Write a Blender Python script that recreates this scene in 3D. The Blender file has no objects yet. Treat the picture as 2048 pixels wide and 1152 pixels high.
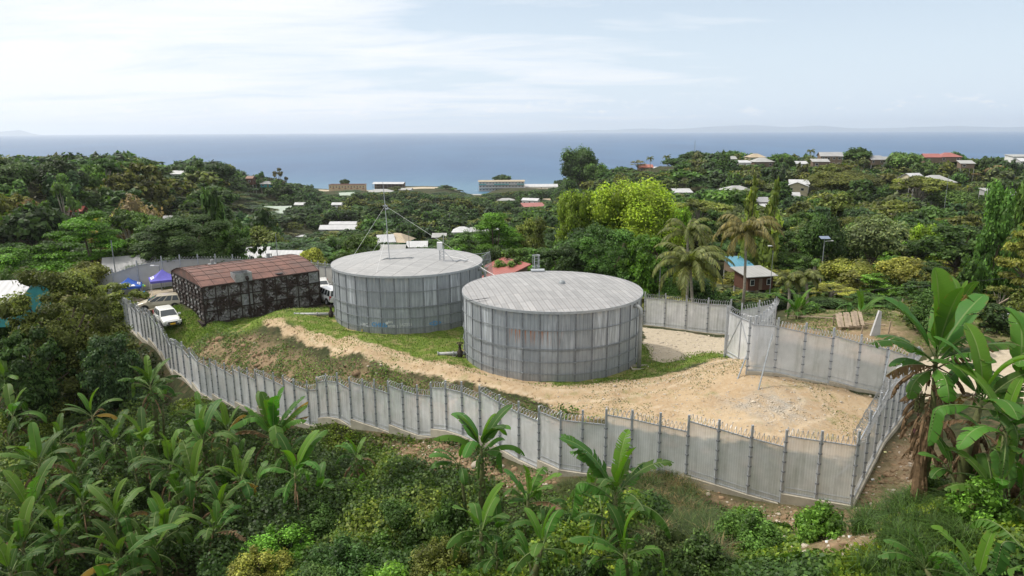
import bpy, bmesh, math, random
import numpy as np
from mathutils import Vector, Matrix
R=math.radians
SC=bpy.context.scene
COL=SC.collection
# ---------------------------------------------------------------- camera
CAMZ=22.0; PITCH=12.95; ROLL=-0.25; FPX=1365.0
cam_d=bpy.data.cameras.new('camera'); cam=bpy.data.objects.new('camera',cam_d); COL.objects.link(cam)
cam_d.sensor_width=36.0; cam_d.lens=36.0*FPX/2048.0; cam_d.clip_start=0.3; cam_d.clip_end=80000
CM=Matrix.Rotation(R(90-PITCH),4,'X')@Matrix.Rotation(R(ROLL),4,'Z')
cam.matrix_world=Matrix.Translation((0,0,CAMZ))@CM
SC.camera=cam
CR=np.array(CM.to_3x3())
SC.view_settings.view_transform='Standard'; SC.view_settings.look='None'
SC.view_settings.exposure=0.0; SC.view_settings.gamma=1.0
SC.cycles.use_denoising=True
SC.cycles.max_bounces=8; SC.cycles.transparent_max_bounces=16; SC.cycles.diffuse_bounces=3
SC.cycles.glossy_bounces=2; SC.cycles.transmission_bounces=4; SC.cycles.volume_bounces=1
SC.cycles.caustics_reflective=False; SC.cycles.caustics_refractive=False
SC.cycles.sample_clamp_indirect=4
# ---------------------------------------------------------------- world and sun
SUN_EL=55.0; SUN_AZ=-78.0          # azimuth from +Y towards +X
SUNV=(math.sin(R(SUN_AZ))*math.cos(R(SUN_EL)),math.cos(R(SUN_AZ))*math.cos(R(SUN_EL)),math.sin(R(SUN_EL)))
W=bpy.data.worlds.new('World'); SC.world=W; W.use_nodes=True
nt=W.node_tree; nt.nodes.clear()
def N(nt,t,**k):
    n=nt.nodes.new(t)
    for a,b in k.items():
        if a=='ins':
            for i,v in b.items():
                n.inputs[i].default_value=v
        else: setattr(n,a,b)
    return n
def LK(nt,a,b): nt.links.new(a,b)
def MT(nt,op,a,b=None,c=None,clamp=False):
    n=nt.nodes.new('ShaderNodeMath'); n.operation=op; n.use_clamp=clamp
    for i,v in enumerate((a,b,c)):
        if v is None: continue
        if isinstance(v,(int,float)): n.inputs[i].default_value=v
        else: nt.links.new(v,n.inputs[i])
    return n.outputs[0]
def MIXC(nt,f,a,b,mode='MIX'):
    n=nt.nodes.new('ShaderNodeMix'); n.data_type='RGBA'; n.blend_type=mode
    for i,v in ((0,f),(6,a),(7,b)):
        if isinstance(v,(int,float)): n.inputs[i].default_value=v
        elif isinstance(v,(tuple,list)): n.inputs[i].default_value=tuple(v)+((1,) if len(v)==3 else ())
        else: nt.links.new(v,n.inputs[i])
    return n.outputs[2]
def RAMP(nt,f,pts):
    n=nt.nodes.new('ShaderNodeValToRGB'); cr=n.color_ramp
    while len(cr.elements)<len(pts): cr.elements.new(0.5)
    for e,(p,c) in zip(cr.elements,pts):
        e.position=p; e.color=(c,c,c,1) if isinstance(c,(int,float)) else tuple(c)+(1,)
    nt.links.new(f,n.inputs[0]); return n.outputs[0]
sky=N(nt,'ShaderNodeTexSky',sky_type='NISHITA'); sky.sun_disc=False
sky.sun_elevation=R(SUN_EL); sky.sun_rotation=R(SUN_AZ); sky.air_density=1.0; sky.dust_density=2.0; sky.ozone_density=1.0; sky.altitude=50
tc=N(nt,'ShaderNodeTexCoord'); sep=N(nt,'ShaderNodeSeparateXYZ'); LK(nt,tc.outputs['Generated'],sep.inputs[0])
X,Y,Z=sep.outputs
# clouds are laid on a plane far overhead, seen in perspective
zc=MT(nt,'ADD',MT(nt,'MAXIMUM',Z,0.0),0.11)
cx=MT(nt,'DIVIDE',X,zc); cy=MT(nt,'DIVIDE',Y,zc)
cb=N(nt,'ShaderNodeCombineXYZ'); LK(nt,MT(nt,'MULTIPLY',cx,0.55),cb.inputs[0]); LK(nt,MT(nt,'MULTIPLY',cy,1.2),cb.inputs[1])
n1=N(nt,'ShaderNodeTexNoise',ins={'Scale':1.25,'Detail':9.0,'Roughness':0.58,'Distortion':0.5}); LK(nt,cb.outputs[0],n1.inputs['Vector'])
n2=N(nt,'ShaderNodeTexNoise',ins={'Scale':0.45,'Detail':3.0,'Roughness':0.5}); LK(nt,cb.outputs[0],n2.inputs['Vector'])
side=MT(nt,'ADD',MT(nt,'MULTIPLY',X,-0.46),0.03)                       # the cloud bank lies on the sun's side
cov=MT(nt,'ADD',MT(nt,'ADD',n1.outputs['Fac'],MT(nt,'MULTIPLY',MT(nt,'SUBTRACT',n2.outputs['Fac'],0.5),0.7)),side)
cloud=RAMP(nt,cov,[(0.44,0.0),(0.60,0.55),(0.78,1.0)])
# small cumulus line low over the horizon
cb2=N(nt,'ShaderNodeCombineXYZ'); LK(nt,MT(nt,'MULTIPLY',X,1.0),cb2.inputs[0]); LK(nt,MT(nt,'MULTIPLY',Z,2.6),cb2.inputs[2])
n3=N(nt,'ShaderNodeTexNoise',ins={'Scale':26.0,'Detail':6.0,'Roughness':0.6}); LK(nt,cb2.outputs[0],n3.inputs['Vector'])
band=RAMP(nt,Z,[(0.012,0.0),(0.026,1.0),(0.034,0.7),(0.05,0.0)])
cum=MT(nt,'MULTIPLY',RAMP(nt,n3.outputs['Fac'],[(0.56,0.0),(0.64,1.0)]),band)
WS=0.13
hz=RAMP(nt,Z,[(0.0,1.0),(0.10,0.80),(0.30,0.30),(0.7,0.1)])     # thin haze veil, whiter near the horizon
veil=MIXC(nt,MT(nt,'MULTIPLY',hz,0.92),sky.outputs[0],(6.35,7.35,8.35))
cl=MIXC(nt,MT(nt,'MULTIPLY',cloud,0.85),veil,(8.2,8.25,8.5))
cl=MIXC(nt,MT(nt,'MULTIPLY',cum,0.5),cl,(8.8,8.6,8.7))
# overhead sky brightened and sun glow added, out of view, to raise ambient light
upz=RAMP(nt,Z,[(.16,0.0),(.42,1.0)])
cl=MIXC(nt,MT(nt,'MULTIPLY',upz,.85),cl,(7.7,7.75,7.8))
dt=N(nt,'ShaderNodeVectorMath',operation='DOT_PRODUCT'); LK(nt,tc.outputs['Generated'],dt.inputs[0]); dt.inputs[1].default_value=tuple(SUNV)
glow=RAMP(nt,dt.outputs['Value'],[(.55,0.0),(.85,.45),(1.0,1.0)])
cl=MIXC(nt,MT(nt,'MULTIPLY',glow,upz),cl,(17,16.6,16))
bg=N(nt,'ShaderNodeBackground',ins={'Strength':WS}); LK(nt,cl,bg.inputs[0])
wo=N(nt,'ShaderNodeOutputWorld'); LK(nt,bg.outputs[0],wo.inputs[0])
sd=bpy.data.lights.new('sun','SUN'); sd.energy=2.9; sd.angle=R(3.0); sd.color=(1.0,0.95,0.87)
so=bpy.data.objects.new('sun',sd); COL.objects.link(so)
sv=Vector((math.sin(R(SUN_AZ))*math.cos(R(SUN_EL)),math.cos(R(SUN_AZ))*math.cos(R(SUN_EL)),math.sin(R(SUN_EL))))
so.rotation_euler=sv.to_track_quat('Z','Y').to_euler(); so.location=(0,0,120)
# ---------------------------------------------------------------- helpers
def ray(px,py):
    v=np.array([(px-1024)/FPX,-(py-576)/FPX,-1.0]); d=CR@v; return d/np.linalg.norm(d)
def PY(px,py,yy):
    d=ray(px,py); t=yy/d[1]; return np.array([d[0]*t,yy,CAMZ+d[2]*t])
def PZ(px,py,z):
    d=ray(px,py); t=(z-CAMZ)/d[2]; return np.array([d[0]*t,d[1]*t,z])
def proj(p):
    v=CR.T@(np.array(p)-np.array([0,0,CAMZ])); return 1024+v[0]/-v[2]*FPX, 576-v[1]/-v[2]*FPX
def tag(o,label=None,cat=None,group=None,kind=None):
    if label: o['label']=label
    if cat: o['category']=cat
    if group: o['group']=group
    if kind: o['kind']=kind
    return o
def empty(name,loc,label,cat,group=None,rz=0.0):
    o=bpy.data.objects.new(name,None); COL.objects.link(o); o.location=tuple(float(a) for a in loc); o.rotation_euler=(0,0,rz)
    o.empty_display_size=0.5
    return tag(o,label,cat,group)
class MB:
    """collects shapes into one mesh; material index per face"""
    def __init__(s): s.v=[]; s.f=[]; s.m=[]; s.n=0
    def add(s,vs,fs,m=0):
        s.v.append(np.asarray(vs,float).reshape(-1,3)); b=s.n
        for f in fs: s.f.append([i+b for i in f]); s.m.append(m)
        s.n+=len(s.v[-1]); return s
    def box(s,c,sz,m=0,rz=0.0,rot=None,bev=0):
        x,y,z=[a/2 for a in sz]
        v=np.array([(i*x,j*y,k*z) for k in(-1,1) for j in(-1,1) for i in(-1,1)])
        if rot is not None: v=v@np.array(rot).T
        elif rz: c_,s_=math.cos(rz),math.sin(rz); v=v@np.array([[c_,s_,0],[-s_,c_,0],[0,0,1]])
        return s.add(v+np.array(c),[(0,2,3,1),(4,5,7,6),(0,1,5,4),(2,6,7,3),(0,4,6,2),(1,3,7,5)],m)
    def bar(s,a,b,w,h=None,m=0,up=(0,0,1)):
        a=np.array(a,float); b=np.array(b,float); h=h or w; d=b-a; L=np.linalg.norm(d)
        if L<1e-6: return s
        d/=L; u=np.array(up,float)
        if abs(d@u)>.98: u=np.array([1.,0,0])
        r=np.cross(d,u); r/=np.linalg.norm(r); u=np.cross(r,d)
        return s.box((a+b)/2,(w,L,h),m,rot=np.stack([r,d,u],1))
    def tube(s,pts,r,k=6,m=0,cap=True):
        pts=np.asarray(pts,float); n=len(pts)
        if np.isscalar(r): r=[r]*n
        t=np.gradient(pts,axis=0) if n>2 else np.array([pts[1]-pts[0]]*2)
        t/=np.maximum(np.linalg.norm(t,axis=1,keepdims=True),1e-9)
        u=np.array([0,0,1.]) if abs(t[0][2])<.9 else np.array([1.,0,0])
        vs=[]
        for i in range(n):
            a=np.cross(t[i],u); a/=max(np.linalg.norm(a),1e-9); u=np.cross(a,t[i])
            an=np.arange(k)*2*math.pi/k
            vs.append(pts[i]+r[i]*(np.cos(an)[:,None]*a+np.sin(an)[:,None]*u))
        fs=[(i*k+j,i*k+(j+1)%k,(i+1)*k+(j+1)%k,(i+1)*k+j) for i in range(n-1) for j in range(k)]
        if cap: fs+=[tuple(range(k-1,-1,-1)),tuple(range((n-1)*k,n*k))]
        return s.add(np.concatenate(vs),fs,m)
    def lathe(s,prof,k=24,c=(0,0,0),m=0,a0=0,a1=2*math.pi):
        full=abs(a1-a0-2*math.pi)<1e-6; kk=k if full else k+1
        an=a0+np.arange(kk)*(a1-a0)/k
        vs=np.array([(r*math.cos(a)+c[0],r*math.sin(a)+c[1],z+c[2]) for r,z in prof for a in an])
        fs=[(i*kk+j,i*kk+(j+1)%kk,(i+1)*kk+(j+1)%kk,(i+1)*kk+j) for i in range(len(prof)-1) for j in range(k)]
        return s.add(vs,fs,m)
    def xf(s,M):
        M=np.array(M); s.v=[v@M[:3,:3].T+M[:3,3] for v in s.v]; return s
    def build(s,name,mats,parent=None,smooth=False,color=None):
        me=bpy.data.meshes.new(name)
        me.from_pydata(np.concatenate(s.v).tolist(),[],s.f)
        mats=mats if isinstance(mats,(list,tuple)) else [mats]
        for m in mats: me.materials.append(m)
        me.polygons.foreach_set('material_index',s.m)
        if smooth: me.polygons.foreach_set('use_smooth',[True]*len(s.f))
        me.update()
        o=bpy.data.objects.new(name,me); COL.objects.link(o)
        if parent: o.parent=parent
        if color: o.color=tuple(color)+(1,) if len(color)==3 else color
        return o
def fastmesh(name,v,f,mats=(),attr=None,smooth=False,mi=None):
    """v Nx3, f MxK (same K)"""
    me=bpy.data.meshes.new(name); v=np.asarray(v,np.float32); f=np.asarray(f,np.int32)
    me.vertices.add(len(v)); me.vertices.foreach_set('co',v.ravel())
    k=f.shape[1]; me.loops.add(f.size); me.loops.foreach_set('vertex_index',f.ravel())
    me.polygons.add(len(f)); me.polygons.foreach_set('loop_start',np.arange(0,f.size,k,dtype=np.int32))
    if smooth: me.polygons.foreach_set('use_smooth',np.ones(len(f),bool))
    for m in mats: me.materials.append(m)
    if mi is not None: me.polygons.foreach_set('material_index',np.asarray(mi,np.int32))
    if attr:
        for nm,val in attr.items():
            val=np.asarray(val,np.float32)
            if val.ndim==1: a=me.attributes.new(nm,'FLOAT','POINT'); a.data.foreach_set('value',val)
            else:
                a=me.attributes.new(nm,'FLOAT_COLOR','POINT')
                c=np.ones((len(val),4),np.float32); c[:,:3]=val; a.data.foreach_set('color',c.ravel())
    me.update(calc_edges=True); me.validate()
    return me
def link(name,me,parent=None,loc=None):
    o=bpy.data.objects.new(name,me); COL.objects.link(o)
    if parent: o.parent=parent
    if loc is not None: o.location=tuple(float(a) for a in loc)
    return o
# value noise
_H=np.random.RandomState(7).rand(256,256)
def vnoise(x,y):
    x=np.asarray(x,float);y=np.asarray(y,float)
    xi=np.floor(x).astype(int); yi=np.floor(y).astype(int); fx=x-xi; fy=y-yi
    fx=fx*fx*(3-2*fx); fy=fy*fy*(3-2*fy)
    g=lambda a,b:_H[a&255,b&255]
    return (g(xi,yi)*(1-fx)+g(xi+1,yi)*fx)*(1-fy)+(g(xi,yi+1)*(1-fx)+g(xi+1,yi+1)*fx)*fy
def fbm(x,y,o=4):
    s=0;a=.5
    for i in range(o): s=s+a*vnoise(x*2**i+17.3*i,y*2**i+5.1*i); a*=.5
    return s
# ---------------------------------------------------------------- terrain surface
SEA=-45.0
FENCE_PX=[(232,640,88),(258,662,82),(287,684,77),(344,758,72),(399,791,64),(471,815,62),(623,864,57),(709,864,54),(753,858,53),(835,881,51),(1011,914,45),(1118,950,41.5),(1314,963,39),(1500,1000,37),(1701,1016,35)]
FENCE=[PY(*a) for a in FENCE_PX]
RETURN=[FENCE[-1],PY(1745,935,39.5),PY(1790,860,45),PY(1822,812,50)]
BACKF=[PY(1493,745,50),PY(1765,787,50.2),PY(1822,812,50)]
REARF=[PY(1288,650,80),PY(1370,660,77),PY(1458,671,74)]
WALLF=[PY(175,592,92),PY(230,588,92),PY(330,580,94),PY(470,568,98),PY(600,558,104),PY(668,583,94)]
CT=[]  # x,y,z controls
def cd(px,py,y,off=0):
    p=PY(px,py,y); CT.append((p[0],p[1],p[2]-off))
def cz(px,py,z): 
    p=PZ(px,py,z); CT.append(tuple(p))
def cxy(x,y,z): CT.append((x,y,z))
for p in FENCE+RETURN+BACKF+REARF: CT.append((p[0],p[1],p[2]))
TA=(3.7,61.6,1.6); TB=(-11.6,74.8,1.8); TR=8.17; TH=6.05
for a in ((1600,850,2.4),(1450,780,2.8),(1400,850,2.2),(1300,800,2.1),(1250,850,1.6),(1650,900,2.0),(1500,900,1.9)): cz(*a)
for a in ((1314,830,45.5),(1160,820,48),(1000,790,51),(860,765,55),(700,765,56.5),(700,700,60.7),(860,730,57.5),(560,625,73.8),(480,660,72),(500,740,66),(400,700,70),(600,690,66),(600,780,60.5)): cd(*a)
for a in ((335,655,.3),(290,620,.2),(290,605,0),(230,588,0),(412,648,.4),(640,609,.4),(339,609,.2),(650,598,.3),(560,650,2.0),
          (1350,680,0.2),(1450,712,1.9),(1320,720,1.6),(1104,765,1.9),(806,680,1.8),(900,700,1.8),(960,740,2.0),(660,640,1.9),(1290,690,1.0)): cz(*a)
cxy(TA[0],TA[1]+9,1.0); cxy(TB[0],TB[1]+9,1.3); cxy(TA[0],TA[1],1.7); cxy(TB[0],TB[1],1.8)
cxy(-55,112,-3); cxy(-30,118,-6); cxy(-12,120,-8); cxy(10,110,-6); cxy(25,95,-3); cxy(35,125,-7)
for a in ((100,150,-14),(240,150,-14),(400,170,-16),(560,200,-19),(760,200,-18),(900,180,-15)): 
    p=PY(a[0],500,a[1]); cxy(p[0],a[1],a[2])
cd(600,475,300); cd(740,470,360); cd(540,425,430); cd(700,385,800); cd(960,388,800); cd(1060,415,560); cd(860,440,470,6); cd(1000,470,300,5); cd(790,495,230,3); cd(480,345,540,12)
cd(0,320,190,14); cd(150,330,230,14); cd(330,318,300,14); cd(450,328,380,15); cd(560,360,520,12); cd(60,550,130,10); cd(250,430,200,10)
for yy,zz in ((450,-34),(560,-37.5),(680,-40.5),(790,-42.5)):
    for px in (600,700,800,900,1000,1090): 
        p=PY(px,400,yy); cxy(p[0],yy,zz)
for a in ((700,860),(1000,860),(400,900),(1250,870),(1700,880),(2200,880),(0,880)): 
    p=PY(a[0],400,a[1]); cxy(p[0],a[1],-46.5)
for x in (-900,-450,0,450,900): cxy(x,1150,-60)
cd(100,650,85,4); cd(40,690,85); cd(100,800,62,3); cd(100,950,46,2.5); cd(100,1100,37,2.5); cd(350,950,44,2.5); cd(600,1100,33,2); cd(600,950,42,2.2)
cd(860,905,47); cd(900,1100,30,2); cd(1250,1050,28,1.5); cd(1500,1080,29); cd(1700,1080,30); cd(1850,1000,25.5); cd(2000,1000,25); cd(2048,1150,19); cd(1400,1150,25); cd(1780,900,40)
cd(2000,760,50.5); cd(1950,690,58); cz(1700,650,2.5); cz(1580,640,1.8); cz(2010,640,3.3); cd(1700,560,90,3); cd(1900,540,95,4)
cd(1700,480,150,7); cd(1650,468,205); cd(1600,388,330); cd(1400,305,420,12); cd(1700,303,430,12); cd(1950,312,430,12); cd(1900,400,280,12); cd(1750,360,320,12); cd(1280,330,470,3); cd(1180,330,480,22)
cd(2150,420,200,10); cd(2200,330,400,12); cd(1350,440,160,8)
cxy(-150,60,-16); cxy(-120,20,-20); cxy(-60,10,-8); cxy(-20,5,-1); cxy(20,5,8); cxy(60,20,11); cxy(110,60,6); cxy(0,-40,4); cxy(-90,-40,-18); cxy(90,-40,14)
cxy(-300,150,-2); cxy(-300,300,4); cxy(-350,500,-25); cxy(300,120,-4); cxy(330,250,-8); cxy(-700,850,-50); cxy(700,850,-50); cxy(350,620,-22); cxy(150,650,-28)
CT=np.array(CT,float)
# warp so that far controls do not dominate the stiffness
def warp(x,y):
    r=np.hypot(x,y)+1e-6; k=np.log1p(r/60.0)*60/r
    return x*k,y*k
def _phi(r2): return .5*r2*np.log(np.maximum(r2,1e-12))
_cx,_cy=warp(CT[:,0],CT[:,1]); _n=len(CT)
_A=_phi((_cx[:,None]-_cx)**2+(_cy[:,None]-_cy)**2)+np.eye(_n)*2.0
_P=np.stack([np.ones(_n),_cx,_cy],1)
_M=np.block([[_A,_P],[_P.T,np.zeros((3,3))]])
_w=np.linalg.solve(_M,np.concatenate([CT[:,2],np.zeros(3)]))
def sst(a,b,x):
    t=np.clip((x-a)/(b-a),0,1); return t*t*(3-2*t)
def tz(x,y,noise=True):
    x=np.asarray(x,float); y=np.asarray(y,float); sh=x.shape; x=x.ravel(); y=y.ravel(); out=np.empty(len(x))
    for i in range(0,len(x),20000):
        wx,wy=warp(x[i:i+20000],y[i:i+20000])
        out[i:i+20000]=_phi((wx[:,None]-_cx)**2+(wy[:,None]-_cy)**2)@_w[:_n]+_w[_n]+_w[_n+1]*wx+_w[_n+2]*wy
    for T in (TA,TB):
        d=np.hypot(x-T[0],y-T[1]); out=out+(T[2]+.1-out)*(1-sst(TR+.3,TR+2.2,d))
    # level pad under the pressed-steel tank
    d=np.maximum(np.abs((x+29.8-4.3+4.3)*.762+(y-84.5)*.647)-7.5,np.abs(-(x+29.8)*.647+(y-84.5)*.762)-7)
    out=out+(.35-out)*(1-sst(0,2.5,d))
    if noise:
        r=np.hypot(x,y)
        out=out+(fbm(x*.9,y*.9,4)-.47)*.22+(fbm(x*.09+9,y*.09,3)-.44)*(.3+np.clip((r-110)/150,0,1)*6)*sst(100,160,r)*(1-.85*sst(600,760,r))
    return out.reshape(sh)
def hit(px,py,tmax=1200):
    d=ray(px,py); t=np.concatenate([np.arange(12,160,.5),np.arange(160,tmax,4)])
    P=d*t[:,None]; h=CAMZ+P[:,2]-tz(P[:,0],P[:,1])
    k=np.argmax(h<0)
    if h[k]>=0: return None
    a,b=t[max(k-1,0)],t[k]
    for _ in range(12):
        m=(a+b)/2; p=d*m
        if CAMZ+p[2]-tz(p[0],p[1])<0: b=m
        else: a=m
    p=d*b; return np.array([p[0],p[1],CAMZ+p[2]])
def at(px,Yd):
    """ground point in the direction of column px at forward distance Yd"""
    p=PY(px,600,Yd)
    for _ in range(6):
        z=float(tz(p[0],p[1])); u,v=proj((p[0],p[1],z)); p=PY(px,v,Yd)
    return np.array([p[0],p[1],z])
def px_top(x,y,py):
    """height z above (x,y) that shows at row py"""
    z=0.
    d=ray(proj((x,y,0))[0],py); t=math.hypot(x,y)/math.hypot(d[0],d[1]); return CAMZ+d[2]*t
# zones: polygons picked on the ground, stored as world outlines
def zone(pts): 
    o=[]
    for p in pts:
        h=hit(*p)
        if h is not None: o.append(h[:2])
    return np.array(o)
def inside(poly,x,y):
    r=np.zeros(len(x),bool); n=len(poly)
    for i in range(n):
        x1,y1=poly[i]; x2,y2=poly[(i+1)%n]
        c=((y1>y)!=(y2>y)); r^=c&(x<(x2-x1)*(y-y1)/(y2-y1+1e-12)+x1)
    return r
def edist(poly,x,y,closed=True):
    d=np.full(len(x),1e9); n=len(poly)
    for i in range(n if closed else n-1):
        a=poly[i]; b=poly[(i+1)%n]; ab=b-a; L=max(ab@ab,1e-9)
        t=np.clip(((x-a[0])*ab[0]+(y-a[1])*ab[1])/L,0,1); d=np.minimum(d,np.hypot(x-a[0]-t*ab[0],y-a[1]-t*ab[1]))
    return d
def mask(poly,x,y,soft=1.0,wob=.8):
    w=(fbm(x*.5+3,y*.5,3)-.45)*2*wob
    d=edist(poly,x,y); s=np.where(inside(poly,x,y),d,-d)+w
    return sst(-soft,soft,s)
def grid():
    az=np.concatenate([np.arange(-180,-44,4.0),np.arange(-42,42,.16),np.arange(44,180,4.0)])
    rr=[3.0]
    while rr[-1]<1500: rr.append(rr[-1]+max(.22,rr[-1]*.0075))
    rr=np.array(rr); A,Rr=np.meshgrid(R(1)*az,rr); return Rr*np.sin(A),Rr*np.cos(A),len(rr),len(az)
gx,gy,nr,na=grid(); gz=tz(gx,gy); x=gx.ravel(); y=gy.ravel(); z=gz.ravel()
near=np.hypot(x,y)<230
Z={}
def zmask(name,polys,soft=1.0,wob=.8):
    m=np.zeros(len(x)); xs=x[near]; ys=y[near]
    for p in polys:
        if len(p)>=3: m[near]=np.maximum(m[near],mask(p,xs,ys,soft,wob))
    Z[name]=m
YARD=zone([(1120,772),(1180,765),(1300,757),(1370,742),(1440,716),(1500,712),(1500,745),(1640,765),(1765,800),(1735,870),(1680,925),(1560,905),(1430,880),(1300,860),(1150,830),(1060,800)])
PATH=zone([(530,642),(560,640),(640,668),(760,694),(870,722),(960,740),(1050,755),(1130,772),(1100,800),(1020,790),(930,765),(820,740),(700,715),(600,680)])
ROAD=zone([(1283,655),(1370,664),(1458,675),(1452,708),(1400,705),(1350,722),(1310,722),(1300,700),(1290,690)])
COURT=zone([(175,592),(230,588),(330,580),(470,568),(330,600),(338,612),(312,622),(290,630),(270,640),(240,625)])
COURT2=zone([(640,560),(668,583),(668,600),(645,605)])
OUTRD=zone([(1800,735),(1860,712),(1960,700),(2100,698),(2200,730),(2150,800),(1980,800),(1890,780),(1845,800)])
OUTDIRT=zone([(1570,650),(1640,638),(1760,640),(1830,660),(1850,700),(1780,740),(1650,700),(1560,680)])
OUTG=zone([(1560,600),(1700,600),(1900,590),(2100,590),(2150,700),(1960,690),(1860,700),(1790,725),(1600,660)])
BANK=zone([(350,700),(420,670),(470,665),(560,690),(680,725),(800,755),(930,785),(1010,800),(1120,825),(1200,845),(1100,850),(1000,830),(700,790),(500,750),(400,740),(345,720)])
SOILF=zone([(745,868),(860,890),(1000,925),(1110,960),(1080,985),(960,965),(850,945),(790,910)])
SOILR=zone([(1380,975),(1500,1010),(1600,1020),(1700,1020),(1740,960),(1790,890),(1830,860),(1860,900),(1850,1000),(1790,1060),(1690,1130),(1620,1110),(1560,1050),(1430,1010)])
GRASSM=zone([(430,655),(500,632),(575,620),(650,612),(700,610),(960,640),(1290,690),(1300,722),(1340,722),(1380,708),(1450,702),(1500,712),(1420,722),(1290,757),(1140,778),(960,745),(860,724),(700,695),(560,641),(530,645),(460,680)])
GRASSC=zone([(290,630),(312,622),(338,612),(412,648),(500,632),(440,665),(380,695),(345,700),(320,670)])
GRAVEL=zone([(1450,800),(1560,790),(1610,815),(1600,850),(1540,850),(1470,825)])
zmask('tan',[YARD,PATH],1.0,1.1); zmask('pale',[ROAD,COURT,COURT2,OUTRD],.8,.7)
zmask('soil',[BANK,SOILF,SOILR,OUTDIRT],1.2,1.0); zmask('grass',[GRASSM,GRASSC],.8,.9); Z['grass']=np.maximum(Z['grass'],0); zmask('olive',[OUTG],2,1.5); zmask('gravel',[GRAVEL],2.0,1.2)
r_=np.hypot(x,y)
Z['rut']=np.zeros(len(x))
for ln in ([(1478,716),(1420,735),(1330,768),(1220,790),(1100,790),(980,760),(860,735),(740,705),(640,672)],[(1482,718),(1530,745),(1600,775),(1640,815),(1560,855),(1420,860),(1300,820)],[(1455,690),(1380,684),(1300,676)]):
    L_=zone(ln); d_=edist(L_,x[near],y[near],False)+(fbm(x[near]*.4,y[near]*.4,2)-.4)*.5; Z['rut'][near]=np.maximum(Z['rut'][near],np.maximum(1-np.abs(d_-.8)/.28,0)*.9)
far=sst(110,160,r_)
# bare patches on the far hills
TOWN=zone([(575,470),(640,455),(640,495),(600,500),(575,490)])
zmask('town',[TOWN],3,3)
Z['pale']=np.maximum(Z['pale'],np.maximum(Z['town']*.9, sst(775,800,r_)*sst(850,830,r_)*.8*(np.abs(x)<260)))
ii=np.arange(nr*na).reshape(nr,na)
q=np.stack([ii[:-1],np.roll(ii,-1,1)[:-1],np.roll(ii,-1,1)[1:],ii[1:]],-1).reshape(-1,4)
me_ground=fastmesh('ground',np.stack([x,y,z],1),q,(),{k:v for k,v in Z.items()},smooth=True)
ground=link('ground',me_ground); tag(ground,kind='structure')
def ATTR(nt,n,out='Fac'):
    a=nt.nodes.new('ShaderNodeAttribute'); a.attribute_name=n; return a.outputs[out]
def newmat(name):
    m=bpy.data.materials.new(name); m.use_nodes=True; nt=m.node_tree
    b=nt.nodes['Principled BSDF']; return m,nt,b
def NOISE(nt,vec,scale,detail=4,rough=.55,out='Fac',dist=0):
    n=N(nt,'ShaderNodeTexNoise',ins={'Scale':scale,'Detail':detail,'Roughness':rough,'Distortion':dist})
    if vec is not None: nt.links.new(vec,n.inputs['Vector'])
    return n.outputs[out]
def BUMP(nt,h,b,dist=.05,st=.6):
    n=N(nt,'ShaderNodeBump',ins={'Strength':st,'Distance':dist}); nt.links.new(h,n.inputs['Height']); nt.links.new(n.outputs[0],b.inputs['Normal']); return n
def OBJC(nt): return N(nt,'ShaderNodeTexCoord').outputs['Object']
mg,nt,b=newmat('ground_mat'); P=OBJC(nt)
nA=NOISE(nt,P,.35,6,.6); nB=NOISE(nt,P,2.2,6,.65); nC=NOISE(nt,P,9,4,.6); nD=NOISE(nt,P,.8,5,.6); nE=NOISE(nt,P,30,3,.6)
under=MIXC(nt,RAMP(nt,nB,[(.35,0),(.65,1)]),(.022,.028,.012),(.055,.062,.024))
under=MIXC(nt,RAMP(nt,nD,[(.52,0),(.68,.8)]),under,(.12,.085,.05))
soil=MIXC(nt,RAMP(nt,nB,[(.3,0),(.7,1)]),(.16,.105,.062),(.36,.255,.155))
soil=MIXC(nt,RAMP(nt,nC,[(.45,0),(.7,.6)]),soil,(.40,.31,.21))
soil=MIXC(nt,RAMP(nt,nA,[(.45,0),(.58,.45)]),soil,(.07,.085,.025))
tan=MIXC(nt,RAMP(nt,nA,[(.35,0),(.65,1)]),(.34,.235,.135),(.45,.335,.205))
tan=MIXC(nt,RAMP(nt,nB,[(.4,0),(.75,.7)]),tan,(.50,.40,.275))
tan=MIXC(nt,RAMP(nt,nC,[(.55,0),(.75,.55)]),tan,(.30,.21,.11))
tan=MIXC(nt,RAMP(nt,nE,[(.6,0),(.75,.5)]),tan,(.70,.60,.45))
tan=MIXC(nt,MT(nt,'MULTIPLY',RAMP(nt,nD,[(.55,0),(.66,.8)]),RAMP(nt,nC,[(.35,0),(.6,1)])),tan,(.20,.20,.075))
grav=MIXC(nt,RAMP(nt,nC,[(.35,0),(.65,1)]),(.22,.20,.175),(.46,.43,.38))
tan=MIXC(nt,MT(nt,'MULTIPLY',ATTR(nt,'gravel'),RAMP(nt,nD,[(.38,0),(.6,1)])),tan,grav)
tan=MIXC(nt,MT(nt,'MULTIPLY',ATTR(nt,'rut'),RAMP(nt,nB,[(.3,.2),(.6,.75)])),tan,(.57,.47,.34))
pale=MIXC(nt,RAMP(nt,nB,[(.3,0),(.7,1)]),(.37,.31,.22),(.49,.42,.32))
grass=MIXC(nt,RAMP(nt,nB,[(.3,0),(.7,1)]),(.075,.125,.018),(.16,.215,.038))
grass=MIXC(nt,RAMP(nt,nD,[(.5,0),(.68,.75)]),grass,(.33,.26,.13))
c=MIXC(nt,ATTR(nt,'soil'),under,soil)
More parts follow.
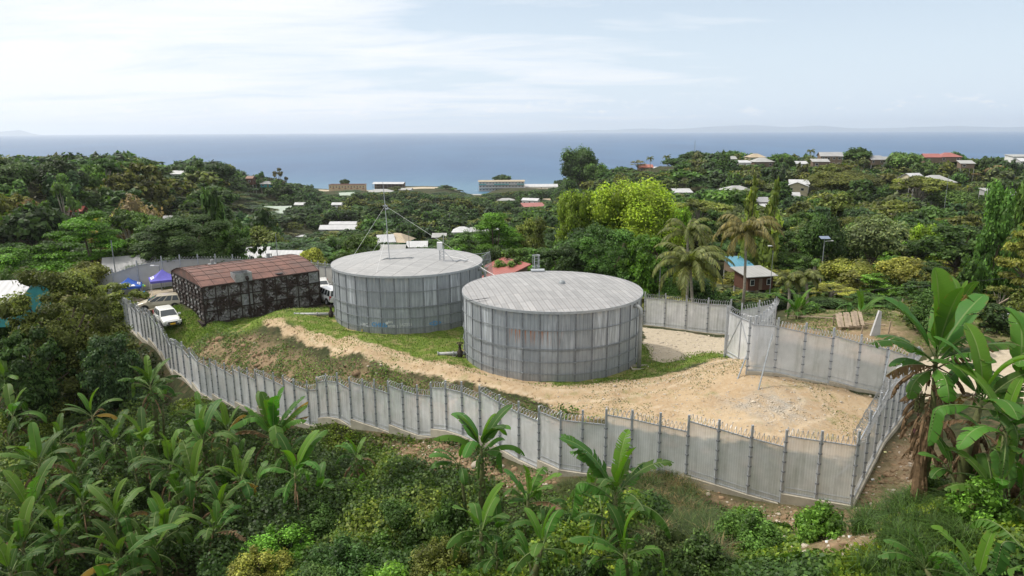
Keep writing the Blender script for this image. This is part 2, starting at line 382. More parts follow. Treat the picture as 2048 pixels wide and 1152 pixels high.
c=MIXC(nt,MT(nt,'MULTIPLY',ATTR(nt,'olive'),MT(nt,'SUBTRACT',1.0,MT(nt,'MULTIPLY',ATTR(nt,'soil'),.8))),c,MIXC(nt,RAMP(nt,nD,[(.4,0),(.65,1)]),(.10,.12,.035),(.26,.20,.12)))
c=MIXC(nt,ATTR(nt,'grass'),c,grass)
# dirt breaks through the grass at its edges
tm=MT(nt,'MULTIPLY',ATTR(nt,'tan'),1.35); tm=MT(nt,'ADD',tm,MT(nt,'MULTIPLY',MT(nt,'SUBTRACT',nB,.5),1.0)); tm=MT(nt,'ADD',tm,MT(nt,'MULTIPLY',MT(nt,'SUBTRACT',nD,.5),.7)); tm=RAMP(nt,tm,[(.38,0),(.78,1)])
c=MIXC(nt,tm,c,tan)
pm=RAMP(nt,MT(nt,'ADD',ATTR(nt,'pale'),MT(nt,'MULTIPLY',MT(nt,'SUBTRACT',nB,.5),.6)),[(.42,0),(.6,1)])
c=MIXC(nt,pm,c,pale)
LK(nt,c,b.inputs['Base Color']); b.inputs['Roughness'].default_value=.95; b.inputs['Specular IOR Level'].default_value=.15
BUMP(nt,MT(nt,'ADD',MT(nt,'MULTIPLY',nC,.6),MT(nt,'MULTIPLY',nB,1.5)),b,.12,.7)
me_ground.materials.append(mg)
# ---------------------------------------------------------------- sea
ms,nt,b=newmat('sea_mat'); P=OBJC(nt)
mp=N(nt,'ShaderNodeMapping'); mp.inputs['Scale'].default_value=(1,.28,1); mp.inputs['Rotation'].default_value=(0,0,.12); LK(nt,P,mp.inputs[0])
wv=NOISE(nt,mp.outputs[0],.16,6,.65); wl=NOISE(nt,mp.outputs[0],.004,4,.55); ws=NOISE(nt,mp.outputs[0],.045,3,.5)
c=MIXC(nt,RAMP(nt,wl,[(.35,0),(.7,1)]),(.018,.075,.175),(.032,.108,.225))
sepn=N(nt,'ShaderNodeSeparateXYZ'); LK(nt,P,sepn.inputs[0])
sh=RAMP(nt,MT(nt,'DIVIDE',sepn.outputs[1],2000.0),[(.42,1),(.49,.35),(.62,0)])
c=MIXC(nt,MT(nt,'MULTIPLY',sh,.4),c,(.13,.27,.33))
caps=MT(nt,'MULTIPLY',RAMP(nt,NOISE(nt,mp.outputs[0],.055,5,.75),[(.655,0),(.70,1)]),RAMP(nt,NOISE(nt,P,.0011,2,.5),[(.45,0),(.6,1)]))
c=MIXC(nt,MT(nt,'MULTIPLY',caps,.8),c,(.75,.78,.8))
LK(nt,c,b.inputs['Base Color']); b.inputs['Roughness'].default_value=.42; b.inputs['Specular IOR Level'].default_value=.28
BUMP(nt,MT(nt,'ADD',wv,MT(nt,'MULTIPLY',ws,2)),b,1.2,.55)
s=MB(); RS=34000.0
s.lathe([(0.01,SEA),(600,SEA),(3000,SEA),(RS,SEA)],64); sea=s.build('sea',ms); tag(sea,kind='structure')
# far islands on the horizon
mi,nt,b=newmat('island_mat'); b.inputs['Base Color'].default_value=(.06,.10,.13,1); b.inputs['Roughness'].default_value=1
def island(name,p0,p1,dist,hmax,seed,label):
    n=90; rr=np.random.RandomState(seed); vs=[];fs=[]
    for i in range(n+1):
        t=i/n; px=p0+(p1-p0)*t; d=ray(px,262); d=d/np.hypot(d[0],d[1])
        h=hmax*(.25+.75*fbm(np.array([t*9+seed]),np.array([seed*3.3]),4)[0]*1.5)*min(1,t*6,(1-t)*6)
        for k,(dd,hh) in enumerate(((0,0),(900,h*.55),(2200,h),(4500,0))):
            vs.append((d[0]*(dist+dd),d[1]*(dist+dd),SEA-2+hh))
    for i in range(n):
        for k in range(3): a=i*4+k; fs.append((a,a+4,a+5,a+1))
    o=MB().add(vs,fs).build(name,mi,smooth=True); tag(o,kind='structure')
island('hills',1030,2300,29500,235,3,'')
island('hills',-160,80,29500,210,9,'')
# ---------------------------------------------------------------- materials
def simple(name,col,rough=.6,metal=0.0,var=.12,scale=3.0,spec=.3,bump=0,dirt=None):
    m,nt,b=newmat(name); P=OBJC(nt); n=NOISE(nt,P,scale,5,.6)
    lo=tuple(c*(1-var) for c in col); hi=tuple(min(1,c*(1+var)) for c in col)
    c=MIXC(nt,RAMP(nt,n,[(.3,0),(.7,1)]),lo,hi)
    if dirt: c=MIXC(nt,RAMP(nt,NOISE(nt,P,scale*.45,6,.7),[(.52,0),(.72,dirt[1])]),c,dirt[0])
    LK(nt,c,b.inputs['Base Color']); b.inputs['Roughness'].default_value=rough; b.inputs['Metallic'].default_value=metal
    b.inputs['Specular IOR Level'].default_value=spec
    if bump: BUMP(nt,n,b,bump,.5)
    return m
M={}
M['galv']=simple('galvanised_steel',(.42,.44,.46),.5,.35,.15,4)
M['galv_dark']=simple('dull_galvanised',(.25,.27,.28),.6,.3,.2,5)
M['darkmetal']=simple('dark_metal',(.06,.06,.065),.6,.2,.2,5)
M['seam']=simple('seam_steel',(.19,.20,.215),.6,.2,.25,6)
M['conc']=simple('concrete',(.42,.385,.31),.9,0,.15,1.5,.2,.02,((.24,.20,.15),.7))
M['white']=simple('white_paint',(.78,.78,.77),.45,0,.05,4)
M['rustypipe']=simple('weathered_pipe',(.34,.35,.34),.6,.2,.15,3,.3,0,((.20,.13,.09),.6))
M['valve']=simple('dark_rusted_iron',(.05,.038,.032),.8,.1,.3,8)
M['wire']=simple('razor_steel',(.45,.455,.46),.45,.4,.1,6)
M['wood']=simple('bleached_timber',(.33,.26,.19),.85,0,.25,3,.2,0,((.16,.12,.09),.7))
def tank_mats(seed,rust):
    # wall: UV.x counts panels, UV.y is metres above the base
    m,nt,b=newmat('tank_wall_mat'); uv=N(nt,'ShaderNodeUVMap').outputs[0]
    sp=N(nt,'ShaderNodeSeparateXYZ'); LK(nt,uv,sp.inputs[0]); U,V=sp.outputs[0],sp.outputs[1]
    pu=MT(nt,'FLOOR',U); tier=MT(nt,'FLOOR',MT(nt,'DIVIDE',V,2.9))
    cbn=N(nt,'ShaderNodeCombineXYZ'); LK(nt,MT(nt,'ADD',pu,seed*13.0),cbn.inputs[0]); LK(nt,tier,cbn.inputs[1])
    wn=N(nt,'ShaderNodeTexWhiteNoise'); LK(nt,cbn.outputs[0],wn.inputs[0])
    sv_=N(nt,'ShaderNodeCombineXYZ'); LK(nt,MT(nt,'MULTIPLY',U,5.5),sv_.inputs[0]); LK(nt,MT(nt,'MULTIPLY',V,.22),sv_.inputs[1]); sv_.inputs[2].default_value=seed*3.1
    st=NOISE(nt,sv_.outputs[0],1.0,4,.6)
    fr=MT(nt,'FRACT',MT(nt,'ADD',MT(nt,'MULTIPLY',U,4.0),MT(nt,'MULTIPLY',st,.5)))
    sv2=N(nt,'ShaderNodeCombineXYZ'); LK(nt,MT(nt,'MULTIPLY',U,14.0),sv2.inputs[0]); LK(nt,MT(nt,'MULTIPLY',V,.35),sv2.inputs[1]); sv2.inputs[2].default_value=seed*1.7
    st2=NOISE(nt,sv2.outputs[0],1.0,3,.6)
    P=OBJC(nt); cl=NOISE(nt,P,.9,5,.6)
    base=MIXC(nt,wn.outputs[0],(.28,.305,.325),(.38,.405,.425))
    base=MIXC(nt,MT(nt,'MULTIPLY',RAMP(nt,cl,[(.35,0),(.7,1)]),.35),base,(.14,.16,.18))
    up=RAMP(nt,MT(nt,'DIVIDE',V,6.05),[(.36,0),(.50,1)])
    ribs=MT(nt,'MULTIPLY',RAMP(nt,fr,[(0,1),(.16,0),(.84,0),(1,1)]),.32); base=MIXC(nt,ribs,base,(.10,.11,.12))
    # pale run-down streaks, strongest on the upper sheets
    stre=MT(nt,'MULTIPLY',RAMP(nt,st,[(.46,0),(.60,1)]),MT(nt,'MULTIPLY',up,RAMP(nt,wn.outputs[0],[(.25,.15),(.75,1)])))
    base=MIXC(nt,MT(nt,'MULTIPLY',stre,.85),base,(.60,.64,.68))
    base=MIXC(nt,MT(nt,'MULTIPLY',RAMP(nt,st2,[(.56,0),(.72,1)]),.4),base,(.44,.45,.46))
    base=MIXC(nt,MT(nt,'MULTIPLY',RAMP(nt,st2,[(.28,1),(.42,0)]),.45),base,(.11,.12,.13))
    topd=MT(nt,'MULTIPLY',RAMP(nt,MT(nt,'DIVIDE',V,6.05),[(.88,0),(.97,1)]),RAMP(nt,st,[(.5,0),(.53,1)]))
    base=MIXC(nt,MT(nt,'MULTIPLY',topd,.55),base,(.40,.38,.34))
    low=RAMP(nt,MT(nt,'ADD',MT(nt,'DIVIDE',V,6.05),MT(nt,'MULTIPLY',st2,.1)),[(.06,1),(.2,0)])
    base=MIXC(nt,MT(nt,'MULTIPLY',low,.35),base,(.20,.17,.13))
    if rust:
        r0=MT(nt,'MULTIPLY',RAMP(nt,st2,[(.50,0),(.62,1)]),MT(nt,'MULTIPLY',RAMP(nt,MT(nt,'DIVIDE',V,6.05),[(.50,0),(.66,.6),(.735,1),(.75,0)]),RAMP(nt,MT(nt,'DIVIDE',MT(nt,'SUBTRACT',U,rust[0]),rust[1]-rust[0]),[(0,0),(.15,1),(.85,.8),(1,0)])))
        base=MIXC(nt,MT(nt,'MULTIPLY',r0,1.0),base,(.42,.14,.035))
    LK(nt,base,b.inputs['Base Color']); b.inputs['Metallic'].default_value=.12; b.inputs['Roughness'].default_value=.5
    BUMP(nt,MT(nt,'ADD',MT(nt,'SINE',MT(nt,'MULTIPLY',U,25.13)),st),b,.02,.5)
    return m
def roof_mat(ang,pitch,seam,col1,col2,seed):
    m,nt,b=newmat('tank_roof_mat'); mp=N(nt,'ShaderNodeMapping'); mp.inputs['Rotation'].default_value=(0,0,R(ang)); LK(nt,OBJC(nt),mp.inputs[0])
    sp=N(nt,'ShaderNodeSeparateXYZ'); LK(nt,mp.outputs[0],sp.inputs[0]); X,Y=sp.outputs[0],sp.outputs[1]
    fr=MT(nt,'FRACT',MT(nt,'DIVIDE',X,pitch)); rw_=.17 if pitch<1 else .035; rib=RAMP(nt,fr,[(0,1),(rw_,0),(1-rw_,0),(1,1)])
    fy=MT(nt,'FRACT',MT(nt,'ADD',MT(nt,'DIVIDE',Y,seam),MT(nt,'MULTIPLY',MT(nt,'FLOOR',MT(nt,'DIVIDE',X,pitch*6)),.0))); sw_=.03 if seam>1 else .09; sm=RAMP(nt,fy,[(0,1),(sw_*.5,1),(sw_,0),(1,0)])
    cbn=N(nt,'ShaderNodeCombineXYZ'); LK(nt,MT(nt,'FLOOR',MT(nt,'DIVIDE',X,pitch)),cbn.inputs[0]); LK(nt,MT(nt,'FLOOR',MT(nt,'DIVIDE',Y,seam)),cbn.inputs[1]); cbn.inputs[2].default_value=seed
    wn=N(nt,'ShaderNodeTexWhiteNoise'); LK(nt,cbn.outputs[0],wn.inputs[0])
    nn=NOISE(nt,OBJC(nt),.55,6,.65); n2=NOISE(nt,mp.outputs[0],3.0,5,.7)
    c=MIXC(nt,RAMP(nt,nn,[(.35,0),(.65,1)]),col1,col2)
    c=MIXC(nt,MT(nt,'MULTIPLY',wn.outputs[0],.5 if pitch<1 else .28),c,tuple(k*.68 for k in col1))
    c=MIXC(nt,RAMP(nt,n2,[(.55,0),(.75,.45)]),c,(.62,.60,.58))
    c=MIXC(nt,RAMP(nt,nn,[(.60,0),(.75,.35)]),c,(.34,.28,.23))
    c=MIXC(nt,MT(nt,'MULTIPLY',rib,.75 if pitch<1 else .9),c,(.12,.115,.11)); c=MIXC(nt,MT(nt,'MULTIPLY',sm,.7 if seam>1 else .45),c,(.12,.12,.12))
    LK(nt,c,b.inputs['Base Color']); b.inputs['Metallic'].default_value=.15; b.inputs['Roughness'].default_value=.55
    BUMP(nt,MT(nt,'SINE',MT(nt,'MULTIPLY',X,6.283/pitch)),b,.03,.6)
    return m
def make_tank(T,label,seed,roofm,wallm,rot):
    root=empty('water_tank',T,label,'water tank',rz=0)
    npan=35; sub=4; n=npan*sub; zz=[0,.75,1.77,2.9,4.5,TH]
    vs=[];uv=[];fs=[]
    for j,z in enumerate(zz):
        for i in range(n+1):
            a=rot+2*math.pi*i/n; r=TR+.012*math.cos(math.pi*(i%sub)/sub*2)
            vs.append((r*math.cos(a),r*math.sin(a),z)); uv.append((i/sub,z))
    for j in range(len(zz)-1):
        for i in range(n): a=j*(n+1)+i; fs.append((a,a+1,a+n+2,a+n+1))
    me=bpy.data.meshes.new('wall'); me.from_pydata(vs,[],fs); ul=me.uv_layers.new(name='UVMap')
    for l in me.loops: ul.data[l.index].uv=uv[l.vertex_index]
    me.materials.append(wallm); link('wall',me,root)
    s=MB()
    for i in range(npan):
        a=rot+2*math.pi*i/npan; c,s_=math.cos(a),math.sin(a)
        s.bar(((TR+.03)*c,(TR+.03)*s_,0),((TR+.03)*c,(TR+.03)*s_,TH-.05),.075,.07,up=(c,s_,0))
    s.build('panel_seams',M['seam'],root)
    for z in (.75,1.77,2.9,4.5):
        k=MB(); k.lathe([(TR+.07,z-.032),(TR+.11,z-.032),(TR+.11,z+.032),(TR+.07,z+.032)],96)
        if z in(2.9,): k.lathe([(TR+.07,z-.14),(TR+.10,z-.14),(TR+.10,z-.09),(TR+.07,z-.09)],96)
        for i in range(npan):
            a=rot+2*math.pi*i/npan
            if i%3==0: k.box(((TR+.12)*math.cos(a),(TR+.12)*math.sin(a),z),(.10,.22,.10),rz=a)
        k.build('hoop_band',M['galv_dark'],root)
    rr=.55; prof=[(0.02,TH+rr)]+[(TR*t,TH+.10+(rr-.10)*(1-t*t)) for t in (.2,.4,.6,.8,.92,1.0)]+[(TR+.12,TH+.10)]
    MB().lathe(prof,96).build('roof',roofm,root,smooth=True)
    MB().lathe([(TR+.125,TH+.105),(TR+.15,TH+.105),(TR+.15,TH-.12),(TR+.06,TH-.12)],96).build('rim',M['galv'],root)
    MB().lathe([(TR-.2,.02),(TR+.35,.02),(TR+.35,-.5)],72).build('base_ring',M['conc'],root)
    return root
def on(T,px,py,z):
    p=PZ(px,py,z); return np.array([p[0]-T[0],p[1]-T[1],z-T[2]])
RM_A=roof_mat(-11,.52,2.5,(.31,.305,.30),(.43,.42,.41),1.0); RM_B=roof_mat(17,2.0,.80,(.31,.31,.305),(.39,.385,.375),2.0)
# fine ribs across the broad sheets of the far tank roof
tankA=make_tank(TA,'nearer round grey steel water tank with rust streaks and a down pipe on its right','',RM_A,tank_mats(1,(22.6,25.6)),.05) if False else None
def tank_pair():
    global tankA,tankB
    tankA=make_tank(TA,'nearer round grey steel water tank with rust streaks and a tall overflow pipe','',RM_A,tank_mats(1,(22.8,26.6)),.05)
    tankB=make_tank(TB,'farther round grey steel water tank with graffiti and a guyed mast','',RM_B,tank_mats(2,None),.02)
tank_pair()
# --- fittings of tank A
zr=TA[2]+TH
s=MB(); an=math.radians(-33)   # overflow pipe
def rim(T,ang,r,z): return np.array([r*math.cos(ang),r*math.sin(ang),z])
pts=[rim(TA,an,TR-.1,TH-.45),rim(TA,an,TR+.35,TH-.42),rim(TA,an,TR+.62,TH-.62),rim(TA,an,TR+.66,TH-1.1),rim(TA,an,TR+.66,TH-3),rim(TA,an,TR+.66,.15)]
s.tube(pts,.17,10); s.lathe([(.22,TH-1.15),(.22,TH-1.05)],12,(pts[3][0],pts[3][1],0)); s.lathe([(.22,TH-.95),(.17,TH-.95)],12,(pts[3][0],pts[3][1],0))
s.build('overflow_pipe',M['rustypipe'],tankA,smooth=True)
s=MB(); c=rim(TA,an,TR+.75,.06)
for dx,dy,sx,sy in ((-.75,0,.1,1.0),(.75,0,.1,1.0),(0,-.5,1.6,.1),(0,.5,1.6,.1)): s.box((c[0]+dx,c[1]+dy,.1),(sx,sy,.25))
s.build('drain_box',M['conc'],tankA)
h=on(TA,1124,567,TA[2]+TH+.52); s=MB(); s.lathe([(.34,-.2),(.34,.02),(.27,.2),(.12,.3),(.01,.32)],14,h); s.build('roof_vent',M['galv_dark'],tankA,smooth=True)
h=on(TA,955,600,TA[2]+TH+.25); s=MB()
for k in range(7): s.box((h[0]-.9+k*.3,h[1]-.25+k*.085,TH+.235+.02*k),(.3,.10+.06*(k%2),.03),rz=.3)
s.build('roof_tear',M['darkmetal'],tankA)
def cage(root,base,ang,z0,z1,hoops,name='ladder_cage',lean=(0,0)):
    """vertical safety cage open to the tank side; ang = outward direction"""
    s=MB(); c,s_=math.cos(ang),math.sin(ang); o=np.array([c,s_,0]); t=np.array([-s_,c,0]); b=np.array(base,float)
    def P(a,z): 
        w=b+o*(.38-.38*math.cos(a))*1.0+t*.38*math.sin(a); 
        k=(z-z0)/(z1-z0); return w+np.array([lean[0]*k,lean[1]*k,z])
    for z in hoops: s.tube([P(a,z) for a in np.linspace(0.0,2*math.pi,13)],.03,5)
    for a in np.linspace(.7,2*math.pi-.7,6): s.tube([P(a,z0),P(a,z1)],.018,5)
    for a in (-.55,.55): s.tube([P(a,z0-TH*.0),P(a,z1)],.03,5)
    zz=z0
    while zz<z1: s.tube([P(-.55,zz),P(.55,zz)],.014,4); zz+=.3
    return s.build(name,M['galv'],root)
h=on(TA,1077,548,TA[2]+TH); ah=math.atan2(h[1],h[0]); bse=(TR+.18)*np.array([math.cos(ah),math.sin(ah),0])
cage(tankA,bse,ah,TH-4,TH+1.75,(TH-3,TH-1.5,TH+.5,TH+1.7))
MB().box((bse[0]*.93,bse[1]*.93,TH+.3),(1.4,.9,.12),rz=0).build('hatch',M['galv'],tankA)
# --- fittings of tank B: leaning cage, landing, mast, box frame
h=on(TB,965,520,TB[2]+TH); ah=math.atan2(h[1],h[0]); bse=(TR+.5)*np.array([math.cos(ah),math.sin(ah),0])
def barset(pairs,r,name,root,mat,k=5):
    s=MB()
    for a,b in pairs: s.tube([a,b],r,k)
    return s.build(name,mat,root)
q=lambda px,py,y: PY(px,py,y)-np.array(TB)
cy=TB[1]+5.2
# ladder with hoop rails leaning over the wall
top=[q(965,516,cy+.0),q(973,508,cy+.5),q(979,504,cy+.9),q(980,506,cy+1.2)]
s=MB()
for k in range(7):
    t=k/6; a=q(964+t*15,512-t*9,cy+t*1.2); b_=q(980+t*12,612-t*8,cy+.3+t*1.2); s.tube([a,b_],.035,5)
for t in (0,.25,.5,.75): 
    s.tube([q(964+t*16,512+t*98,cy),q(971+t*14,509+t*98,cy+.5),q(980+t*12,503+t*96,cy+1.2)],.03,5)
s.build('ladder_cage',M['galv'],tankB)
s=MB()
for dz in (0,14): s.tube([q(939,508+dz,cy-.6),q(950,508+dz,cy-.6),q(964,507+dz,cy),q(979,504+dz,cy+1.2)],.035,5)
s.tube([q(939,508,cy-.6),q(939,523,cy-.6)],.05,5); s.tube([q(942,509,cy+.4),q(942,523,cy+.4)],.04,5)
s.build('handrail',M['galv'],tankB)
MB().box(q(949,527,cy-1.6)+np.array([0,0,-.1]),(1.9,.5,.14),rz=-.25).build('walk_plank',M['white'],tankB)
s=MB(); an=math.radians(-14); pts=[rim(TB,an,TR-.1,TH-.5),rim(TB,an,TR+.4,TH-.45),rim(TB,an,TR+.75,TH-.75),rim(TB,an,TR+.8,TH-1.4),rim(TB,an,TR+.8,.2)]
s.tube(pts,.17,10); s.lathe([(.23,-.05),(.23,.05)],12,pts[3]); s.build('overflow_pipe',M['rustypipe'],tankB,smooth=True)
# inlet stubs with valves
def inlet(root,T,ang,length,d,label=None):
    c,s_=math.cos(ang),math.sin(ang); o=np.array([c,s_,0]); p=o*(TR-.05)+np.array([0,0,.45]); e=p+np.array(d)*length
    s=MB(); s.tube([p,e],.17,10)
    k=p+np.array(d)*length*.45; s.tube([k-np.array(d)*.05,k+np.array(d)*.05],.25,12); s.tube([e-np.array(d)*.08,e],.25,12)
    o1=s.build('inlet_pipe',M['rustypipe'],root,smooth=True)
    v=p+np.array(d)*.55; s=MB(); s.lathe([(.24,-.3),(.30,-.1),(.3,.15),(.14,.35),(.10,.75),(.16,.78),(.16,.86),(.03,.9)],12,v)
    s.lathe([(.30,.95),(.33,.98),(.30,1.01)],14,v); s.bar(v+[-.3,0,.98],v+[.3,0,.98],.04); s.bar(v+[0,-.3,.98],v+[0,.3,.98],.04); s.tube([v+[0,0,.8],v+[0,0,1.1]],.03,6)
    s.build('valve',M['valve'],root,smooth=True); MB().box((k[0],k[1],.12),(.5,.5,.3)).build('pipe_support',M['conc'],root)
inlet(tankB,TB,math.radians(190),4.6,(-1,-.02,0)); inlet(tankA,TA,math.radians(191),2.6,(-1,-.1,0))
# pipe joining the two tanks
s=MB(); a=rim(TB,math.radians(-28),TR-.1,.8); s.tube([a,a+np.array([1.6,-.6,0]),a+np.array([3.4,-1.9,-.1])],.18,10); s.build('link_pipe',M['rustypipe'],tankB,smooth=True)
# mast
bz=TB[2]+TH+.45; mb=PZ(779,519,bz); topz=px_top(mb[0],mb[1],364)
mast=empty('antenna_mast',mb,'slim guyed steel mast with guy ropes standing on the farther tank roof','mast')
Hm=topz-bz; s=MB(); s.tube([(0,0,0),(-.1,0,Hm*.35),(-.22,0,Hm*.7),(-.35,0,Hm)],[.05,.045,.04,.028],6); s.build('pole',M['galv'],mast)
s=MB(); s.box((-.22,0,Hm*.7),(.5,.12,.08)); s.box((-.05,0,Hm*.66),(.34,.3,.12)); s.tube([(-.2,0,Hm*.72),(.15,-.1,Hm*.66)],.04); s.build('bracket',M['galv'],mast)
s=MB()
for (px,py) in ((695,530),(723,535),(960,533),(850,508),(753,545)):
    e=PZ(px,py,TB[2]+TH+.2)-mb; k=.70 if px in(695,960) else .38; s.tube([(-.3*k,0,Hm*k),e],.012,4,cap=False)
s.build('guy_rope',M['white'],mast)
s=MB()
for dx in (-.75,.05,2.1): s.bar((dx,-.55,.02),(dx+.5,.45,.1),.1,.12)
s.bar((-.6,-.1,.1),(2.5,.2,.18),.08); s.build('foot_frame',M['galv_dark'],mast)
bb=PZ(884,522,bz-.1); fr=empty('control_box_frame',bb,'white control box on a lattice stand near the right side of the farther tank roof','control box')
s=MB()
for dx in (-.22,.22):
    for dy in (-.2,.2): s.bar((dx,dy,0),(dx,dy,1.7),.05)
for z in (.3,.6,.9,1.2):
    s.bar((-.22,-.2,z),(.22,-.2,z+.25),.03); s.bar((.22,.2,z),(-.22,.2,z+.25),.03)
s.bar((-.22,-.2,0),(2.6,.4,0),.07); s.bar((.22,-.8,.02),(.9,.9,.02),.07); s.bar((1.5,-.5,.02),(2.0,.9,.02),.07); s.bar((2.4,-.4,.0),(2.8,.9,0),.07); s.tube([(.2,0,1.1),(1.3,-.1,.02)],.03); s.tube([(.2,.1,2.0),(.2,.1,3.0)],.03)
s.build('stand',M['galv'],fr); MB().box((-.2,0,1.65),(.55,.5,.85)).build('box',M['white'],fr)
# cable on the roof
pts=[PZ(a,b_,TB[2]+TH+c_) for a,b_,c_ in ((890,511,.45),(920,517,.35),(945,524,.25))]; pts+=[np.array([p[0],p[1],p[2]]) for p in (PZ(957,531,TB[2]+TH-.1),PZ(975,543,TB[2]+TH-.5),PZ(998,555,TB[2]+TH-.1))]
o=MB().tube(pts,.03,5).build('power_cable',M['white']); tag(o,'white cable sagging between the roofs of the two round tanks','cable')
# graffiti wrapped round the far tank
M['gblue']=simple('blue_spray_paint',(.10,.30,.55),.8,0,.1); M['gwhite']=simple('white_spray_paint',(.50,.52,.52),.8,0,.1); M['gyel']=simple('ochre_spray_paint',(.36,.30,.10),.8,0,.1)
def graffiti(txt,ang0,z,size,mat):
    cu=bpy.data.curves.new('t','FONT'); cu.body=txt; cu.size=size; cu.offset=.012; cu.resolution_u=2
    ob=bpy.data.objects.new('t',cu); COL.objects.link(ob); dg=bpy.context.evaluated_depsgraph_get()
    me=bpy.data.meshes.new_from_object(ob.evaluated_get(dg)); bpy.data.objects.remove(ob); bpy.data.curves.remove(cu)
    for v in me.vertices:
        a=ang0+v.co.x/TR; v.co=Vector(((TR+.06)*math.cos(a),(TR+.06)*math.sin(a),z+v.co.y))
    me.materials.clear(); me.materials.append(mat); return link('graffiti',me,tankB)
def angB(px,py):
    # angle on the wall seen at this pixel
    d=ray(px,py); ox,oy=-TB[0],-TB[1]; dx,dy=d[0],d[1]; A=dx*dx+dy*dy; B=2*(ox*dx+oy*dy); C=ox*ox+oy*oy-TR*TR
    t=(-B-math.sqrt(B*B-4*A*C))/(2*A); return math.atan2(oy+t*dy,ox+t*dx),CAMZ+t*d[2]-TB[2]
for txt,px,py,sz,mt in (('~MC :',722,650,.45,'gwhite'),('CHRIS',744,652,.62,'gblue'),('BIG',776,646,.36,'gwhite'),('BOSS J',776,654,.36,'gwhite'),('|AZELI',800,652,.42,'gwhite'),('<D>',858,652,.7,'gblue'),('#',723,662,.4,'gyel')):
    a,zz=angB(px,py); graffiti(txt,a,zz,sz,M[mt])
s=MB(); a,zz=angB(774,645); pts=[((TR+.07)*math.cos(a+.02*math.cos(t)),(TR+.07)*math.sin(a+.02*math.cos(t)),zz-.05+.16*math.sin(t)) for t in np.linspace(0,6.28,12)]
s.add(pts,[tuple(range(12))]).build('graffiti',M['gwhite'],tankB)
# red roof / tarpaulin slope between the tanks, behind
# ---------------------------------------------------------------- fences
mm=bpy.data.materials.new('mesh_panel_mat'); mm.use_nodes=True; nt=mm.node_tree; b=nt.nodes['Principled BSDF']; P=OBJC(nt)
n=NOISE(nt,P,.7,5,.6); _o=N(nt,'ShaderNodeObjectInfo').outputs['Random']; _c=MIXC(nt,RAMP(nt,n,[(.3,0),(.7,1)]),(.80,.81,.82),(.94,.945,.95)); _c=MIXC(nt,MT(nt,'MULTIPLY',_o,.22),_c,(.42,.44,.45)); _s=N(nt,'ShaderNodeMapping'); _s.inputs['Scale'].default_value=(2.2,2.2,.25); LK(nt,P,_s.inputs[0]); _c=MIXC(nt,RAMP(nt,NOISE(nt,_s.outputs[0],1.0,5,.7),[(.50,0),(.72,.55)]),_c,(.36,.36,.34)); LK(nt,_c,b.inputs['Base Color']); b.inputs['Metallic'].default_value=.0; b.inputs['Roughness'].default_value=.55
sp=N(nt,'ShaderNodeSeparateXYZ'); LK(nt,P,sp.inputs[0])
wires=MT(nt,'MAXIMUM',MT(nt,'GREATER_THAN',MT(nt,'FRACT',MT(nt,'MULTIPLY',sp.outputs[2],19.0)),.55),MT(nt,'GREATER_THAN',MT(nt,'FRACT',MT(nt,'MULTIPLY',MT(nt,'ADD',sp.outputs[0],sp.outputs[1]),13.0)),.62))
al=MT(nt,'ADD',MT(nt,'MULTIPLY',wires,.12),MT(nt,'ADD',.54,MT(nt,'MULTIPLY',MT(nt,'SUBTRACT',n,.5),.3)))
LK(nt,al,b.inputs['Alpha']); M['mesh']=mm
def resample(poly,step):
    P=[np.array(p,float) for p in poly]; out=[P[0]]; acc=0
    for a,b_ in zip(P,P[1:]):
        L=np.linalg.norm((b_-a)[:2]); n=max(1,round(L/step))
        for i in range(1,n+1): out.append(a+(b_-a)*i/n)
    return out
def razor(s,a,b_,r,pitch=.28,rad=.019,seed=0,k=3):
    a=np.array(a);b_=np.array(b_); L=np.linalg.norm(b_-a); d=(b_-a)/L; u=np.array([0,0,1.]); w=np.cross(d,u); w/=np.linalg.norm(w); u=np.cross(w,d)
    n=max(2,int(L/pitch)); m=n*9+1; t=np.arange(m)/(m-1); ang=t*n*2*math.pi+seed
    rn=r*(1+.08*np.sin(t*23+seed)); sag=-.05*np.sin(t*math.pi)
    pts=a+(b_-a)*t[:,None]+(np.cos(ang)*rn)[:,None]*w*.8+((np.sin(ang)*rn)+sag)[:,None]*u
    s.tube(pts,rad,k,cap=False)
